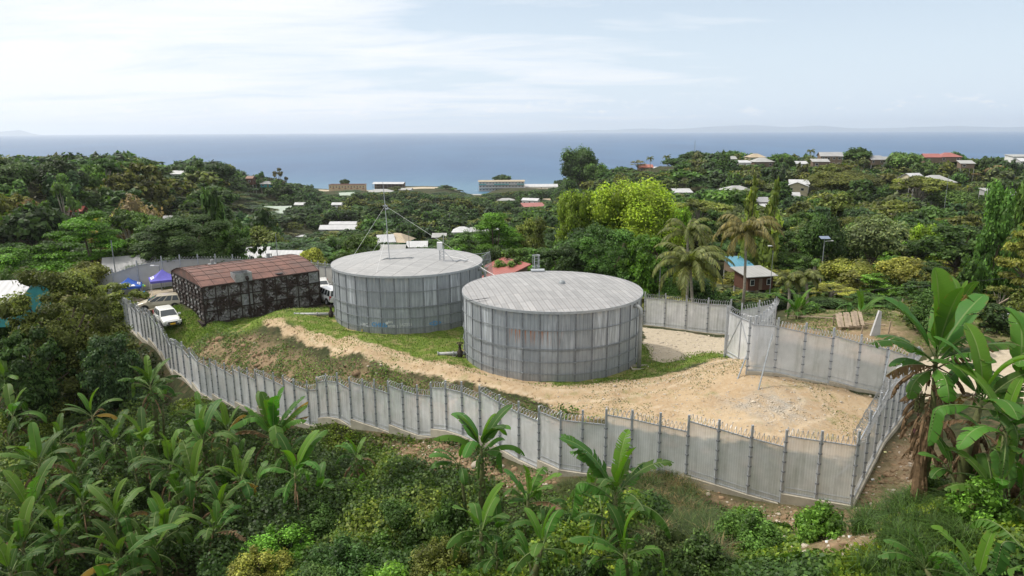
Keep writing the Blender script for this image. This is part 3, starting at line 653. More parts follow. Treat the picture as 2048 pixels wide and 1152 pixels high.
def fence(name,label,poly,step,h0,h1,zoff=.0,rr=.27,post_ext=.75,group=None,saw=.34,foot=1.5,pitch=.24,bkt=True,wire=True,flip=False,cat='fence'):
    ps=resample(poly,step); n=len(ps)
    for p in ps: p[2]=max(float(p[2])-.3,float(tz(p[0],p[1]))+.02)
    root=empty(name,ps[0],label,cat,group); o0=np.array(ps[0])
    G=[tz(p[0],p[1],False) for p in ps]; wires=MB(); tops=[]
    nb=n-1
    for i,p in enumerate(ps):
        h=h0+(h1-h0)*i/nb; zb=float(p[2])+zoff; q_=ps[i+1] if i<nb else ps[i-1]; pw=min(.11,.055*float(np.hypot(*(q_-p)[:2]))+.02)
        s=MB(); c=np.array([p[0]-o0[0],p[1]-o0[1],0])
        s.bar(c+[0,0,zb-.9-o0[2]],c+[0,0,zb+h+post_ext-o0[2]],pw,pw*1.2,0)
        if bkt:
            z=.4
            while z<h: s.box(c+[0,0,zb+z-o0[2]],(pw*1.5,pw*1.5,.08),1,rz=.5); z+=.62
        s.build('post',[M['galv'],M['seam']],root)
    for i in range(nb):
        a,b_=ps[i],ps[i+1]; g=i%3; h=h0+(h1-h0)*(i+.5)/nb
        lo=saw*(1-2*(g/3)); hi_=saw*(1-2*((g+1)/3))
        if flip: lo,hi_=-lo,-hi_
        za=float(a[2])+zoff+lo-o0[2]; zb=float(b_[2])+zoff+hi_-o0[2]
        A=np.array([a[0]-o0[0],a[1]-o0[1],0]); B=np.array([b_[0]-o0[0],b_[1]-o0[1],0]); d=(B-A)/np.linalg.norm(B-A); A2=A+d*.05; B2=B-d*.05
        nrm=np.array([-d[1],d[0],0])*.04
        s=MB(); s.add([A2+[0,0,za]+nrm,B2+[0,0,zb]+nrm,B2+[0,0,zb+h]+nrm,A2+[0,0,za+h]+nrm],[(0,1,2,3)],0)
        s.bar(A2+[0,0,za],B2+[0,0,zb],.05,.06,1); s.bar(A2+[0,0,za+h],B2+[0,0,zb+h],.06,.07,1); s.bar(A2+[0,0,za+h*.02+.25],B2+[0,0,zb+h*.02+.25],.025,.03,1)
        s.build('mesh_panel',[M['mesh'],M['galv']],root)
        if foot: 
            k=MB(); v=[]
            w=np.array([-d[1],d[0],0])*.16
            for q_ in (A,B):
                zt=(za if q_ is A else zb)-.06
                v+=[q_+w+[0,0,zt],q_-w+[0,0,zt],q_-w+[0,0,zt-foot],q_+w+[0,0,zt-foot]]
            k.add(v,[(0,1,5,4),(1,2,6,5),(2,3,7,6),(3,0,4,7),(0,3,2,1),(4,5,6,7)]).build('footing',M['conc'],root)
        if wire: razor(wires,A+[0,0,za+h+rr*1.0],B+[0,0,zb+h+rr*1.0],rr,pitch,seed=i)
    if wire: wires.build('razor_wire',M['wire'],root)
    return root
F1=[np.array([p[0],p[1],max(p[2],float(tz(p[0],p[1])))]) for p in FENCE]
PXP=[233,240,247,254,261,270,279,287,294.6,302,310,320,328,336,344,352,362,375,389,403,416,428,440,457,473,487,504,520,538,557,576,596,621,641,660,682,705,730,753,781,809,838,868,899,931,965,1001,1039,1079,1120,1165,1212,1262,1315,1372,1431,1494,1563,1632,1701]
_xs=[a[0] for a in FENCE_PX]
def _fp(px):
    k=min(max(int(np.searchsorted(_xs,px)),1),len(_xs)-1); t=(px-_xs[k-1])/(_xs[k]-_xs[k-1]); return F1[k-1]+(F1[k]-F1[k-1])*t
F1=[_fp(p) for p in PXP]
fence('security_fence','longest mesh security fence with razor wire, running along the bottom of the grassy bank',F1,99,2.9,3.55,.35,group='mesh security fences round the compound')
fence('security_fence','short mesh fence running back from the near right corner of the yard',RETURN,2.5,3.6,3.6,.35,rr=.42,saw=0,group='mesh security fences round the compound',pitch=.22)
fence('security_fence','mesh fence closing the back of the bare dirt yard right of the gate',BACKF,2.35,3.65,3.5,.25,saw=.12,group='mesh security fences round the compound')
fence('security_fence','mesh fence behind the nearer tank along the pale dirt track, ending at the gate',REARF,2.5,3.3,3.3,.1,saw=0,foot=.4,group='mesh security fences round the compound')
e1=PZ(1478,650,1.0); c1=[PY(1480,670,66),PY(1548,672,66)]; c1=[np.array([p[0],p[1],float(tz(p[0],p[1]))]) for p in c1]
c2=PY(1516,700,53.5); c2[2]=float(tz(c2[0],c2[1]))
fence('security_fence','small outer mesh fence standing beyond the open gate below the timber hut',c1,2.2,3.3,3.3,.1,saw=0,foot=.3,group='mesh security fences round the compound')
fence('security_fence','mesh fence with tangled razor wire running from the outer corner to the gate post',[c1[1],c2],2.4,3.3,3.4,.1,saw=0,foot=.3,rr=.28,pitch=.32,group='mesh security fences round the compound')
M['sheetfence']=simple('grey_sheet_metal',(.42,.42,.40),.6,.15,.08,1.2)
_m=M['mesh']; M['mesh']=M['sheetfence']
fence('sheet_fence','grey sheet fence behind the blue tents and the rusty tank',[np.array([p[0],p[1],float(tz(p[0],p[1]))]) for p in WALLF[:-1]],2.6,3.5,3.9,.1,saw=0,foot=0,rr=.22,bkt=False,pitch=.35)
fence('sheet_fence','grey sheet fence between the rusty tank and the farther round tank',[np.array([p[0],p[1],float(tz(p[0],p[1]))]) for p in (WALLF[-2],WALLF[-1],PY(700,590,91))],2.4,3.9,3.9,.1,saw=0,foot=0,rr=.25,bkt=False,pitch=.35)
M['mesh']=_m
# props bracing the fences
def strut(px0,py0,px1,py1,y0,y1,label,group='steel props bracing the yard fence'):
    a=PY(px0,py0,y0); b_=PY(px1,py1,y1); b_[2]=float(tz(b_[0],b_[1]))-.1; o=MB().bar((0,0,0),a-b_,.085,.085).build('fence_prop',M['galv_dark']); o.location=tuple(b_); tag(o,label,'prop',group)
strut(1545,668,1518,758,49.4,47.5,'pale steel prop leaning against the left half of the back yard fence')
strut(1495,705,1476,738,50.5,49.6,'short dark prop by the gate end of the back yard fence')
strut(1780,700,1757,800,49,47.3,'steel prop near the right end of the back yard fence behind the banana leaves')
strut(1699,930,1668,975,35.3,38.0,'steel prop seen through the mesh at the near right corner of the yard')
# gate
ga=PY(1452,708,58.5); ga[2]=float(tz(ga[0],ga[1])); gb=PY(1503,720,54.5); gb[2]=ga[2]
g=empty('gate',ga,'tall steel mesh gate leaf with diagonal braces at the head of the dirt track','gate'); B=gb-ga; Hh=4.2
s=MB(); z0=.25
for t in (0,.52,1): s.bar(B*t+[0,0,z0],B*t+[0,0,Hh],.12,.12)
for z in (z0,z0+.35,Hh): s.bar([0,0,z],B+[0,0,z],.1,.1)
s.bar(B*.0+[0,0,z0+.5],B*.5+[0,0,Hh-.1],.08,.08); s.bar(B*1.0+[0,0,z0+.9],B*.5+[0,0,Hh-.1],.08,.08); s.box(B*.03+[0,0,1.9],(.2,.2,.5))
s.build('gate_frame',M['galv'],g); o=MB(); o.add([[0,0,z0],B+[0,0,z0],B+[0,0,Hh],[0,0,Hh]],[(0,1,2,3)]); o.build('mesh_panel',M['mesh'],g)
MB().bar([-.1,0,-.6],[-.1,0,Hh+.5],.18,.18).build('gate_post',M['galv'],g); MB().bar(B*1.06+[0,0,-.6],B*1.06+[0,0,Hh+.8],.2,.2).build('gate_post',M['galv'],g)
s=MB(); razor(s,[0,0,Hh+.3],B+[0,0,Hh+.3],.3); s.build('razor_wire',M['wire'],g)
# ---------------------------------------------------------------- pressed-steel panel tank
mt,nt,b=newmat('blackened_panels'); P=OBJC(nt)
wn=NOISE(nt,P,.75,3,.5); n1_=NOISE(nt,P,3.5,7,.72); n2_=NOISE(nt,P,11,5,.7)
k=MT(nt,'ADD',MT(nt,'MULTIPLY',wn,.9),MT(nt,'MULTIPLY',n1_,.6)); pe=RAMP(nt,k,[(.72,0),(.82,1)])
c=MIXC(nt,RAMP(nt,n2_,[(.3,0),(.7,1)]),(.022,.018,.017),(.075,.052,.043)); c2_=MIXC(nt,RAMP(nt,n1_,[(.4,0),(.7,1)]),(.20,.20,.195),(.40,.40,.39))
c=MIXC(nt,MT(nt,'MULTIPLY',pe,RAMP(nt,n2_,[(.35,.25),(.6,1)])),c,c2_); LK(nt,c,b.inputs['Base Color']); b.inputs['Roughness'].default_value=.65; b.inputs['Specular IOR Level'].default_value=.25
M['blk']=mt
M['flange']=simple('rusty_flange',(.035,.026,.023),.75,.1,.3,6)
M['greyp']=simple('bare_grey_panel',(.30,.31,.31),.6,.2,.25,2.5,.3,0,((.07,.06,.055),.8))
mr,nt,b=newmat('rust_red_roof'); P=OBJC(nt); a1=NOISE(nt,P,.8,5,.6); a2=NOISE(nt,P,4,6,.7)
c=MIXC(nt,RAMP(nt,a1,[(.3,0),(.7,1)]),(.105,.055,.045),(.20,.098,.075)); c=MIXC(nt,RAMP(nt,a2,[(.54,0),(.72,.6)]),c,(.33,.18,.12)); c=MIXC(nt,RAMP(nt,NOISE(nt,P,.35,3,.6),[(.48,0),(.62,.5)]),c,(.09,.07,.065)); c=MIXC(nt,RAMP(nt,a2,[(.25,.7),(.42,0)]),c,(.05,.03,.028))
LK(nt,c,b.inputs['Base Color']); b.inputs['Roughness'].default_value=.8; M['rroof']=mr
near=PZ(412,648,.45); rgt=PZ(641,608,.45); lft=PZ(337,611,.45)
ux=(rgt-near)[:2]; LX=np.linalg.norm(ux); ux/=LX; uy=np.array([-ux[1],ux[0]]); LY=abs((lft-near)[:2]@uy)
rz=math.atan2(ux[1],ux[0]); NXP,NYP=10,9; HW=4.32; PX=LX/NXP; PYp=LY/NYP
ct=empty('panel_water_tank',near,'blackened square panel steel tank with an arched rusty red roof beside the parked cars','steel tank',rz=rz)
def panel_wall(o,du,n,w,out,name):
    s=MB(); o=np.array(o,float); du=np.array(du,float); out=np.array(out,float); ph=HW/3; rs=np.random.RandomState(n*3+int(abs(o[0])*7))
    for i in range(n):
        for j in range(3):
            mi=0
            if n==10 and (i,j) in((9,2),(3,1)): mi=2
            c0=o+du*w*i+[0,0,ph*j]; c=[c0,c0+du*w,c0+du*w+[0,0,ph],c0+[0,0,ph]]
            e=.14; q=[c0+du*(w*e)+[0,0,ph*e],c0+du*w*(1-e)+[0,0,ph*e],c0+du*w*(1-e)+[0,0,ph*(1-e)],c0+du*(w*e)+[0,0,ph*(1-e)]]
            q=[p+out*.0 for p in q]; mid=c0+du*w*.5+[0,0,ph*.5]+out*.02
            ridge=[(a+mid)*.5+out*.18 for a in q]; pts=c+q+[mid]+ridge
            # X pressing: ridges run to the corners, dished between
            dish=[(q[a]+q[(a+1)%4])*.5*.5+mid*.5-out*.10 for a in range(4)]; pts+=dish
            fs=[(0,1,5,4),(1,2,6,5),(2,3,7,6),(3,0,4,7)]
            for a in range(4):
                b2=(a+1)%4; fs+=[(4+a,4+b2,13+a),(4+b2,9+b2,13+a),(9+b2,8,13+a),(8,9+a,13+a),(9+a,4+a,13+a)]
            s.add(pts,fs,mi)
    s.build(name,[M['blk'],M['flange'],M['greyp']],ct)
    s=MB()
    for i in range(n+1): s.bar(o+du*w*i+out*.05-[0,0,.05],o+du*w*i+out*.05+[0,0,HW],.09,.13,up=out)
    for j in range(4): s.bar(o+[0,0,ph*j]+out*.06,o+du*w*n+[0,0,ph*j]+out*.06,.10,.10)
    s.build('panel_flanges',M['flange'],ct)
panel_wall((0,0,0),(1,0,0),NXP,PX,(0,-1,0),'front_wall'); panel_wall((0,0,0),(0,1,0),NYP,PYp,(-1,0,0),'end_wall')
panel_wall((LX,0,0),(0,1,0),NYP,PYp,(1,0,0),'end_wall'); panel_wall((0,LY,0),(1,0,0),NXP,PX,(0,1,0),'back_wall')
AR=1.15
arc=lambda t: HW+.06+AR*(1-(2*t-1)**2)
s=MB(); nT=18
vs=[(xx,LY*t,arc(t)) for xx in np.linspace(-.15,LX+.15,NXP+1) for t in np.linspace(-.01,1.01,nT+1)]
s.add(vs,[(i*(nT+1)+j,(i+1)*(nT+1)+j,(i+1)*(nT+1)+j+1,i*(nT+1)+j+1) for i in range(NXP) for j in range(nT)])
s.build('arched_roof',M['rroof'],ct)
s=MB()
for i in range(NXP+1): s.tube([(PX*i,LY*t,arc(t)+.015) for t in np.linspace(0,1,19)],.022,4)
for j in range(10): t=j/9; s.bar((-.15,LY*t,arc(t)+.015),(LX+.15,LY*t,arc(t)+.015),.03,.04)
s.build('roof_seams',M['flange'],ct)
for xx in (0,LX):
    s=MB(); ts=np.linspace(0,1,13); vs=[(xx,LY*t,HW) for t in ts]+[(xx,LY*t,arc(t)-.02) for t in ts]; s.add(vs,[(i,i+1,14+i,13+i) for i in range(12)]); s.build('gable_infill',M['rroof'],ct)
# opening box on the roof edge, pole, vents, hole, kerb
def inv(px,py,z): p=PZ(px,py,z)-near; return np.array([p[0]*ux[0]+p[1]*ux[1],p[0]*uy[0]+p[1]*uy[1]])
bx=inv(485,562,HW+.45); s=MB(); z0=HW+.05; z1=HW+1.05
X0,X1,Y0,Y1=bx[0]-.95,bx[0]+.95,-.15,1.5
for a,b2 in (((X0,Y0),(X1,Y0)),((X1,Y0),(X1,Y1)),((X1,Y1),(X0,Y1)),((X0,Y1),(X0,Y0))): s.bar((*a,(z0+z1)/2),(*b2,(z0+z1)/2),.05,z1-z0)
s.build('inlet_box',M['greyp'],ct); MB().box(((X0+X1)/2,(Y0+Y1)/2,z1-.45),(1.8,1.55,.04)).build('box_floor',M['darkmetal'],ct)
s=MB(); s.tube([(bx[0]+.35,-.35,-.3),(bx[0]+.35,-.35,HW+.35)],.10,8); s.tube([(bx[0]+.35,-.35,HW+.3),(bx[0]+.35,-.1,HW+.55)],.2,10); s.build('inlet_riser',M['flange'],ct)
for px,py in ((425,536),(537,523)):
    v=inv(px,py,HW+1.1); v=np.clip(v,[0.5,.5],[LX-.5,LY-.5]); s=MB(); s.box((v[0],v[1],arc(v[1]/LY)+.05),(.9,.7,.08)); s.box((v[0],v[1],arc(v[1]/LY)+.3),(.35,.35,.5)); s.build('roof_vent',M['greyp'],ct)
v=inv(558,549,HW+.6); s=MB(); t=v[1]/LY; s.lathe([(.01,0),(.42,0)],16,(v[0],v[1],arc(t)+.06)); s.lathe([(.42,0),(.46,.04)],16,(v[0],v[1],arc(t)+.05)); s.build('roof_hole',M['darkmetal'],ct)
s=MB(); s.box((-.3,LY/2,-.1),(.35,LY+.6,.5)); s.box((LX/2,-.2,-.3),(LX+.5,.5,.5)); s.build('plinth',M['flange'],ct)
# ---------------------------------------------------------------- leaves
def leafmat(name,src='obj',trans=.3,rough=.5,stripes=False,spec=.25):
    m=bpy.data.materials.new(name); m.use_nodes=True; nt=m.node_tree; b=nt.nodes['Principled BSDF']; out=nt.nodes['Material Output']
    base=N(nt,'ShaderNodeObjectInfo').outputs['Color'] if src=='obj' else ATTR(nt,'tint','Color')
    g=N(nt,'ShaderNodeNewGeometry'); r=g.outputs['Random Per Island']
    if stripes:
        uv=N(nt,'ShaderNodeUVMap').outputs[0]; sp=N(nt,'ShaderNodeSeparateXYZ'); LK(nt,uv,sp.inputs[0]); U=sp.outputs[0]; V=sp.outputs[1]
        cbn=N(nt,'ShaderNodeCombineXYZ'); LK(nt,MT(nt,'MULTIPLY',V,60.0),cbn.inputs[0]); LK(nt,MT(nt,'MULTIPLY',U,1.5),cbn.inputs[1])
        s_=NOISE(nt,cbn.outputs[0],1.0,3,.6)
        c=MIXC(nt,MT(nt,'MULTIPLY',RAMP(nt,s_,[(.35,0),(.65,1)]),.30),base,MIXC(nt,1.0,base,(1.5,1.35,1.4),'MULTIPLY'))
        c=MIXC(nt,RAMP(nt,U,[(.0,1),(.05,.8),(.09,0)]),c,MIXC(nt,.38,base,(.40,.45,.20)))
        dr=MT(nt,'MULTIPLY',RAMP(nt,U,[(.80,0),(1.0,1)]),RAMP(nt,NOISE(nt,cbn.outputs[0],.25,3,.6),[(.52,0),(.62,.9)]))
        c=MIXC(nt,dr,c,(.22,.12,.05))
    else:
        v=RAMP(nt,r,[(0,.52),(.5,.95),(.85,1.15),(1,1.6)]); c=MIXC(nt,1.0,base,v,'MULTIPLY')
        if src=='obj': tn=ATTR(nt,'tone'); tn=MT(nt,'ADD',tn,MT(nt,'LESS_THAN',tn,.01)); c=MIXC(nt,1.0,c,tn,'MULTIPLY')
        hue=RAMP(nt,MT(nt,'FRACT',MT(nt,'MULTIPLY',r,7.13)),[(.55,0),(1,.35)]); c=MIXC(nt,hue,c,MIXC(nt,1.0,c,(1.7,1.25,.6),'MULTIPLY'))
    LK(nt,c,b.inputs['Base Color']); b.inputs['Roughness'].default_value=rough; b.inputs['Specular IOR Level'].default_value=spec
    t=N(nt,'ShaderNodeBsdfTranslucent'); LK(nt,MIXC(nt,1.0,c,(1.3,1.5,.5),'MULTIPLY'),t.inputs[0])
    mx=N(nt,'ShaderNodeMixShader'); mx.inputs[0].default_value=trans; LK(nt,b.outputs[0],mx.inputs[1]); LK(nt,t.outputs[0],mx.inputs[2]); LK(nt,mx.outputs[0],out.inputs[0])
    return m
M['leaf']=leafmat('leaf_mat'); M['leafs']=leafmat('leaf_mass_mat','tint'); M['banana']=leafmat('broad_leaf_mat',stripes=True,trans=.34,rough=.5,spec=.2)
M['core']=newmat('inner_crown_shade')[0]; _nn=M['core'].node_tree; _b=_nn.nodes['Principled BSDF']; LK(_nn,MIXC(_nn,1.0,N(_nn,'ShaderNodeObjectInfo').outputs['Color'],(.46,.48,.46),'MULTIPLY'),_b.inputs['Base Color']); _b.inputs['Roughness'].default_value=1; _b.inputs['Specular IOR Level'].default_value=.05  # lumps filling the crowns; interior shade put into their darker leaf colour
M['bark']=simple('bark',(.13,.10,.075),.9,0,.3,4,.1,.03); M['palebark']=simple('pale_bark',(.30,.27,.22),.9,0,.25,4,.1,.03)
M['stemg']=simple('leaf_stem',(.11,.12,.045),.7,0,.35,5,.2,0,((.06,.04,.025),.8)); M['dry']=simple('dry_leaf',(.16,.105,.06),.95,0,.4,6,.05)
RS=np.random.RandomState
def rdir(rs,n):
    v=rs.normal(size=(n,3)); return v/np.linalg.norm(v,axis=1,keepdims=True)
def leafcards(rs,pos,nrm,size,fold=.35,asp=.55,droop=0):
    n=len(pos); nrm=nrm+rs.normal(size=(n,3))*.45; nrm/=np.linalg.norm(nrm,axis=1,keepdims=True)
    t=np.cross(nrm,rdir(rs,n)); t[:,2]-=droop; t/=np.maximum(np.linalg.norm(t,axis=1,keepdims=True),1e-6); w=np.cross(nrm,t); w/=np.maximum(np.linalg.norm(w,axis=1,keepdims=True),1e-6)
    s=(np.ones(n)*size*rs.uniform(.6,1.35,n))[:,None]
    v=np.stack([pos-t*s*.5,pos+w*s*asp*.5-nrm*s*fold*.3+t*s*.05,pos+t*s*.5-nrm*s*.12,pos-w*s*asp*.5-nrm*s*fold*.3+t*s*.05],1).reshape(-1,3)
    b=np.arange(n)[:,None]*4; f=np.concatenate([b+[0,1,2],b+[0,2,3]],1).reshape(-1,3)
    return v,f
def blobleaves(rs,blobs,n,size,shell=.45,up=.25,droop=0,asp=.55):
    blobs=np.asarray(blobs,float); ar=(blobs[:,3]*blobs[:,4]*blobs[:,5])**(2/3); k=rs.choice(len(blobs),n,p=ar/ar.sum()); B=blobs[k]
    d=rdir(rs,n); d[:,2]=np.where((d[:,2]<-.2)&(rs.rand(n)<.6),-d[:,2],d[:,2]); r=(1-shell*rs.rand(n)**1.6)[:,None]*(1+rs.normal(size=(n,1))*.07)
    pos=B[:,:3]+d*B[:,3:6]*r; nr=d/B[:,3:6]; nr/=np.linalg.norm(nr,axis=1,keepdims=True); nr[:,2]+=up
    return leafcards(rs,pos,nr,size,droop=droop,asp=asp)+(k,)
_ico=None
def ico():
    global _ico
    if _ico is None:
        bm=bmesh.new(); bmesh.ops.create_icosphere(bm,subdivisions=1,radius=1); bm.verts.ensure_lookup_table(); _ico=(np.array([v.co[:] for v in bm.verts]),np.array([[v.index for v in f.verts] for f in bm.faces])); bm.free()
    return _ico
def cores(blobs,k=.72):
    iv,if_=ico(); V=[];F=[];o=0
    for b in blobs: V.append(iv*np.array(b[3:6])*k+np.array(b[:3])); F.append(if_+o); o+=len(iv)
    return np.concatenate(V),np.concatenate(F)
def blobset(style,rs):
    """blobs of a crown ~10 m wide, ~10 m tall tree with base at 0"""
    B=[]
    if style=='round':
        for i in range(26):
            d=rdir(rs,1)[0]; d[2]=abs(d[2])*1.0-.25; c=np.array([0,0,6.2])+d*np.array([3.5,3.5,3.0])*rs.uniform(.75,1.05); r=rs.uniform(.95,1.75); B.append([*c,r,r,r*.78])
        B.append([0,0,6.0,3.4,3.4,2.8])
    elif style=='tall':
        for i in range(26):
            z=rs.uniform(2.2,9.3); w=3.9*math.sqrt(max(.04,1-((z-5.2)/5.0)**2)); a=rs.uniform(0,6.28); r=rs.uniform(.9,1.6); B.append([w*.8*math.cos(a),w*.8*math.sin(a),z,r,r,r*1.0])
        B.append([0,0,5.2,2.6,2.6,3.6])
    elif style=='layered':
        for j,(z,w) in enumerate(((3.6,4.2),(5.0,4.6),(6.3,4.0),(7.5,3.2),(8.7,2.1),(9.5,1.1))):
            for i in range(9 if w>2 else 5):
                a=rs.uniform(0,6.28); q=rs.uniform(.35,1)*w; r=rs.uniform(.9,1.5); B.append([q*math.cos(a),q*math.sin(a),z+rs.normal()*.25,r*1.1,r*1.1,r*.34])
    elif style=='umbrella':
        for i in range(30):
            a=rs.uniform(0,6.28); q=math.sqrt(rs.rand())*4.3; r=rs.uniform(.9,1.5); B.append([q*math.cos(a),q*math.sin(a),8.7-.075*q*q+rs.normal()*.25,r,r,r*.42])
    elif style=='lumpy':
        for i in range(18):
            a=rs.uniform(0,6.28); q=math.sqrt(rs.rand())*3.4; z=8.3-.28*q*q*.5+rs.normal()*.8; r=rs.uniform(1.1,1.9); B.append([q*math.cos(a),q*math.sin(a),z,r,r,r*1.1])
        for i in range(10):
            a=rs.uniform(0,6.28); q=rs.uniform(2.4,3.9); r=rs.uniform(1.0,1.6); B.append([q*math.cos(a),q*math.sin(a),rs.uniform(3.2,6.2),r,r,r*1.1])
        B.append([0,0,5.6,3.0,3.0,2.6])
    elif style=='column':
        for i in range(34):
            z=.6+9.3*i/34; w=1.7*(1-(z/10.4)**3)*(.75+.25*math.sin(i*2.3)); a=rs.uniform(0,6.28); B.append([w*.55*math.cos(a),w*.55*math.sin(a),z,w*.75,w*.75,.95])
    elif style=='vine':
        ax,ay=0,0
        for i in range(34):
            z=9.4*(1-i/34)**.9+.4; w=1.0+ (9.8-z)*.30; a=rs.uniform(0,6.28); q=rs.uniform(.3,1)*w; r=rs.uniform(.6,1.2); B.append([q*math.cos(a),q*math.sin(a),z,r,r,r*1.7])
    elif style=='sparse':
        for i in range(16):
            d=rdir(rs,1)[0]; d[2]=abs(d[2]); c=np.array([0,0,5])+d*np.array([4.2,4.2,4.4])*rs.uniform(.5,1.0); r=rs.uniform(.7,1.2); B.append([*c,r,r,r*.6])
    elif style=='spread':
        for i in range(64):
            a=rs.uniform(0,6.28); q=math.sqrt(rs.rand())*4.4; zt_=8.9-.16*q*q; z=zt_-rs.rand()**1.5*2.6; r=rs.uniform(.55,1.05); B.append([q*math.cos(a),q*math.sin(a),z,r*1.15,r*1.15,r*.62])
        B.append([0,0,5.6,3.3,3.3,1.5])
    elif style=='mass':
        for i in range(66):
            z=rs.uniform(.6,9.3); w=4.4*math.sqrt(max(.05,1-((z-3.6)/6.2)**2)); a=rs.uniform(0,6.28); q=w*rs.uniform(.55,1.05); r=rs.uniform(.55,1.15); B.append([q*math.cos(a),q*math.sin(a),z,r,r,r*.8])
        B.append([0,0,3.8,2.9,2.9,3.6])
    elif style=='tangle':
        for i in range(34):
            a=rs.uniform(0,6.28); q=math.sqrt(rs.rand())*4.6; r=rs.uniform(.8,1.9); B.append([q*math.cos(a),q*math.sin(a)*.8,max(.6,(8.2-q*1.35)*rs.uniform(.45,1.15)),r,r,r*1.5])
    elif style=='bush':
        for i in range(20):
            d=rdir(rs,1)[0]; d[2]=abs(d[2]); c=np.array([0,0,1.8])+d*np.array([3.6,3.6,6.0])*rs.uniform(.55,1.0); r=rs.uniform(1.2,2.2); B.append([*c,r,r,r])
        B.append([0,0,3,3.4,3.4,4])
    return np.array(B)
_P={}
def proto(style,var,lod):
    k=(style,var,lod)
    if k in _P: return _P[k]
    rs=RS(sum(map(ord,style))*7+var*131); B=blobset(style,rs)
    n,size={'big':(34000,.17),'near':(17000,.24),'mid':(6500,.42),'far':(1500,.85),'tiny':(420,1.35),'shrub':(3600,.60)}[lod]
    if style in('column','vine'): n=int(n*.7); 
    if style=='sparse': n=int(n*.45)
    v,f,kk=blobleaves(rs,B,n,size,up=.35,droop=.6 if style in('column','vine') else 0); tone=np.repeat(rs.uniform(.5,1.6,len(B))[kk]*(1+.25*np.clip((v[::4,2]-B[:,2].mean())/5,-1,1)*0),4)
    if style in('sparse',): cb=B[:0]
    else: cb=B
    if len(cb):
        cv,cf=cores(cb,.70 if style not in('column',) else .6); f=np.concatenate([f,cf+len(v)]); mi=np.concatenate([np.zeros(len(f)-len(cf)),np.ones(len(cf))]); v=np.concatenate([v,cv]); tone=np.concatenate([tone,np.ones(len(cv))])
    else: mi=np.zeros(len(f))
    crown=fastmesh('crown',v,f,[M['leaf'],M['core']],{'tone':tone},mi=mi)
    s=MB(); hb={'umbrella':5,'layered':3,'sparse':2.5,'lumpy':3,'tall':2,'column':.4,'vine':1,'bush':.3}.get(style,3.4)
    s.tube([(0,0,-1.2),(.05,0,hb*.5),(0,.1,hb),(0,0,min(8,hb+3))],[.34,.27,.2,.10],8)
    for b in B[rs.permutation(len(B))[:9]]:
        if b[2]<hb: continue
        c=b[:3]; s.tube([(0,0,hb*.9),(c[0]*.4,c[1]*.4,hb+(c[2]-hb)*.45),(c[0]*.9,c[1]*.9,c[2])],[.14,.10,.04],5)
    o=s.build('trunk',M['palebark'] if style in('sparse','umbrella') else M['bark'],smooth=True); tm=o.data; bpy.data.objects.remove(o)
    _P[k]=(crown,tm,v,f,mi,B); return _P[k]
COLS={'dark':(.030,.062,.018),'mid':(.048,.098,.024),'bright':(.075,.165,.022),'lime':(.20,.27,.022),'olive':(.080,.100,.026),'tan':(.30,.20,.10),'blue':(.038,.078,.034),'grey':(.10,.105,.07),'brown':(.13,.10,.06),'yolive':(.15,.16,.03),'dusty':(.085,.115,.050)}
COLS={k:tuple(np.array(v)*1.6*np.array([1.08,1.0,.85])) for k,v in COLS.items()}; COLS['lime']=(.225,.35,.028); COLS['tan']=(.40,.33,.19); COLS['yolive']=(.24,.25,.05)
NAMEK={'round':'broadleaf_tree','tall':'broadleaf_tree','layered':'layered_tree','umbrella':'rain_tree','lumpy':'broadleaf_tree','column':'mast_tree','vine':'vine_covered_tree','sparse':'sparse_tree','bush':'shrub','tangle':'shrub','spread':'broadleaf_tree','mass':'broadleaf_tree'}
TREES=[]  # x,y,radius kept for spacing
def place_tree(style,p,h,w,col,label,group=None,lod=None,var=None,rs=random.Random(5),name=None,cat=None,split=True):
    d=math.hypot(p[0],p[1]); sz=max(.15,.0032*d)/(w/9.6); lod=lod or min((('big',.17),('near',.24),('mid',.42),('shrub',.60),('far',.85)),key=lambda q:abs(math.log(q[1]/sz)))[0]; var=rs.randrange(3) if var is None else var
    cm,tm=proto(style,var,lod)[:2]; nm=name or NAMEK[style]
    c=COLS[col] if isinstance(col,str) else col; j=rs.uniform(.76,1.30); c=tuple(x_*j*rs.uniform(.93,1.07) for x_ in c)
    cat=cat or ('shrub' if style in('bush','tangle') else 'tree'); base=(p[0],p[1],p[2]-.1); rz=rs.uniform(0,6.28); wid={'column':3.4,'vine':7.4}.get(style,9.6)
    sc=(w/wid,w/wid,h/10.0)
    if split:
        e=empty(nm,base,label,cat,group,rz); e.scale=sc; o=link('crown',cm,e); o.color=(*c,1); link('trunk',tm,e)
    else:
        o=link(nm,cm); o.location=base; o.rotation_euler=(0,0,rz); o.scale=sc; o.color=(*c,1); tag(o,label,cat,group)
    TREES.append((p[0],p[1],w/2)); return o
def T(px,pt,wpx,Yd,style,col,label,group=None,**k):
    p=at(px,Yd); top=px_top(p[0],p[1],pt); h=max(1.5,top-p[2]); zc=Yd*.975+(CAMZ-p[2])*.22; w=wpx/FPX*zc
    return place_tree(style,p,h,w,col,label,group,**k)
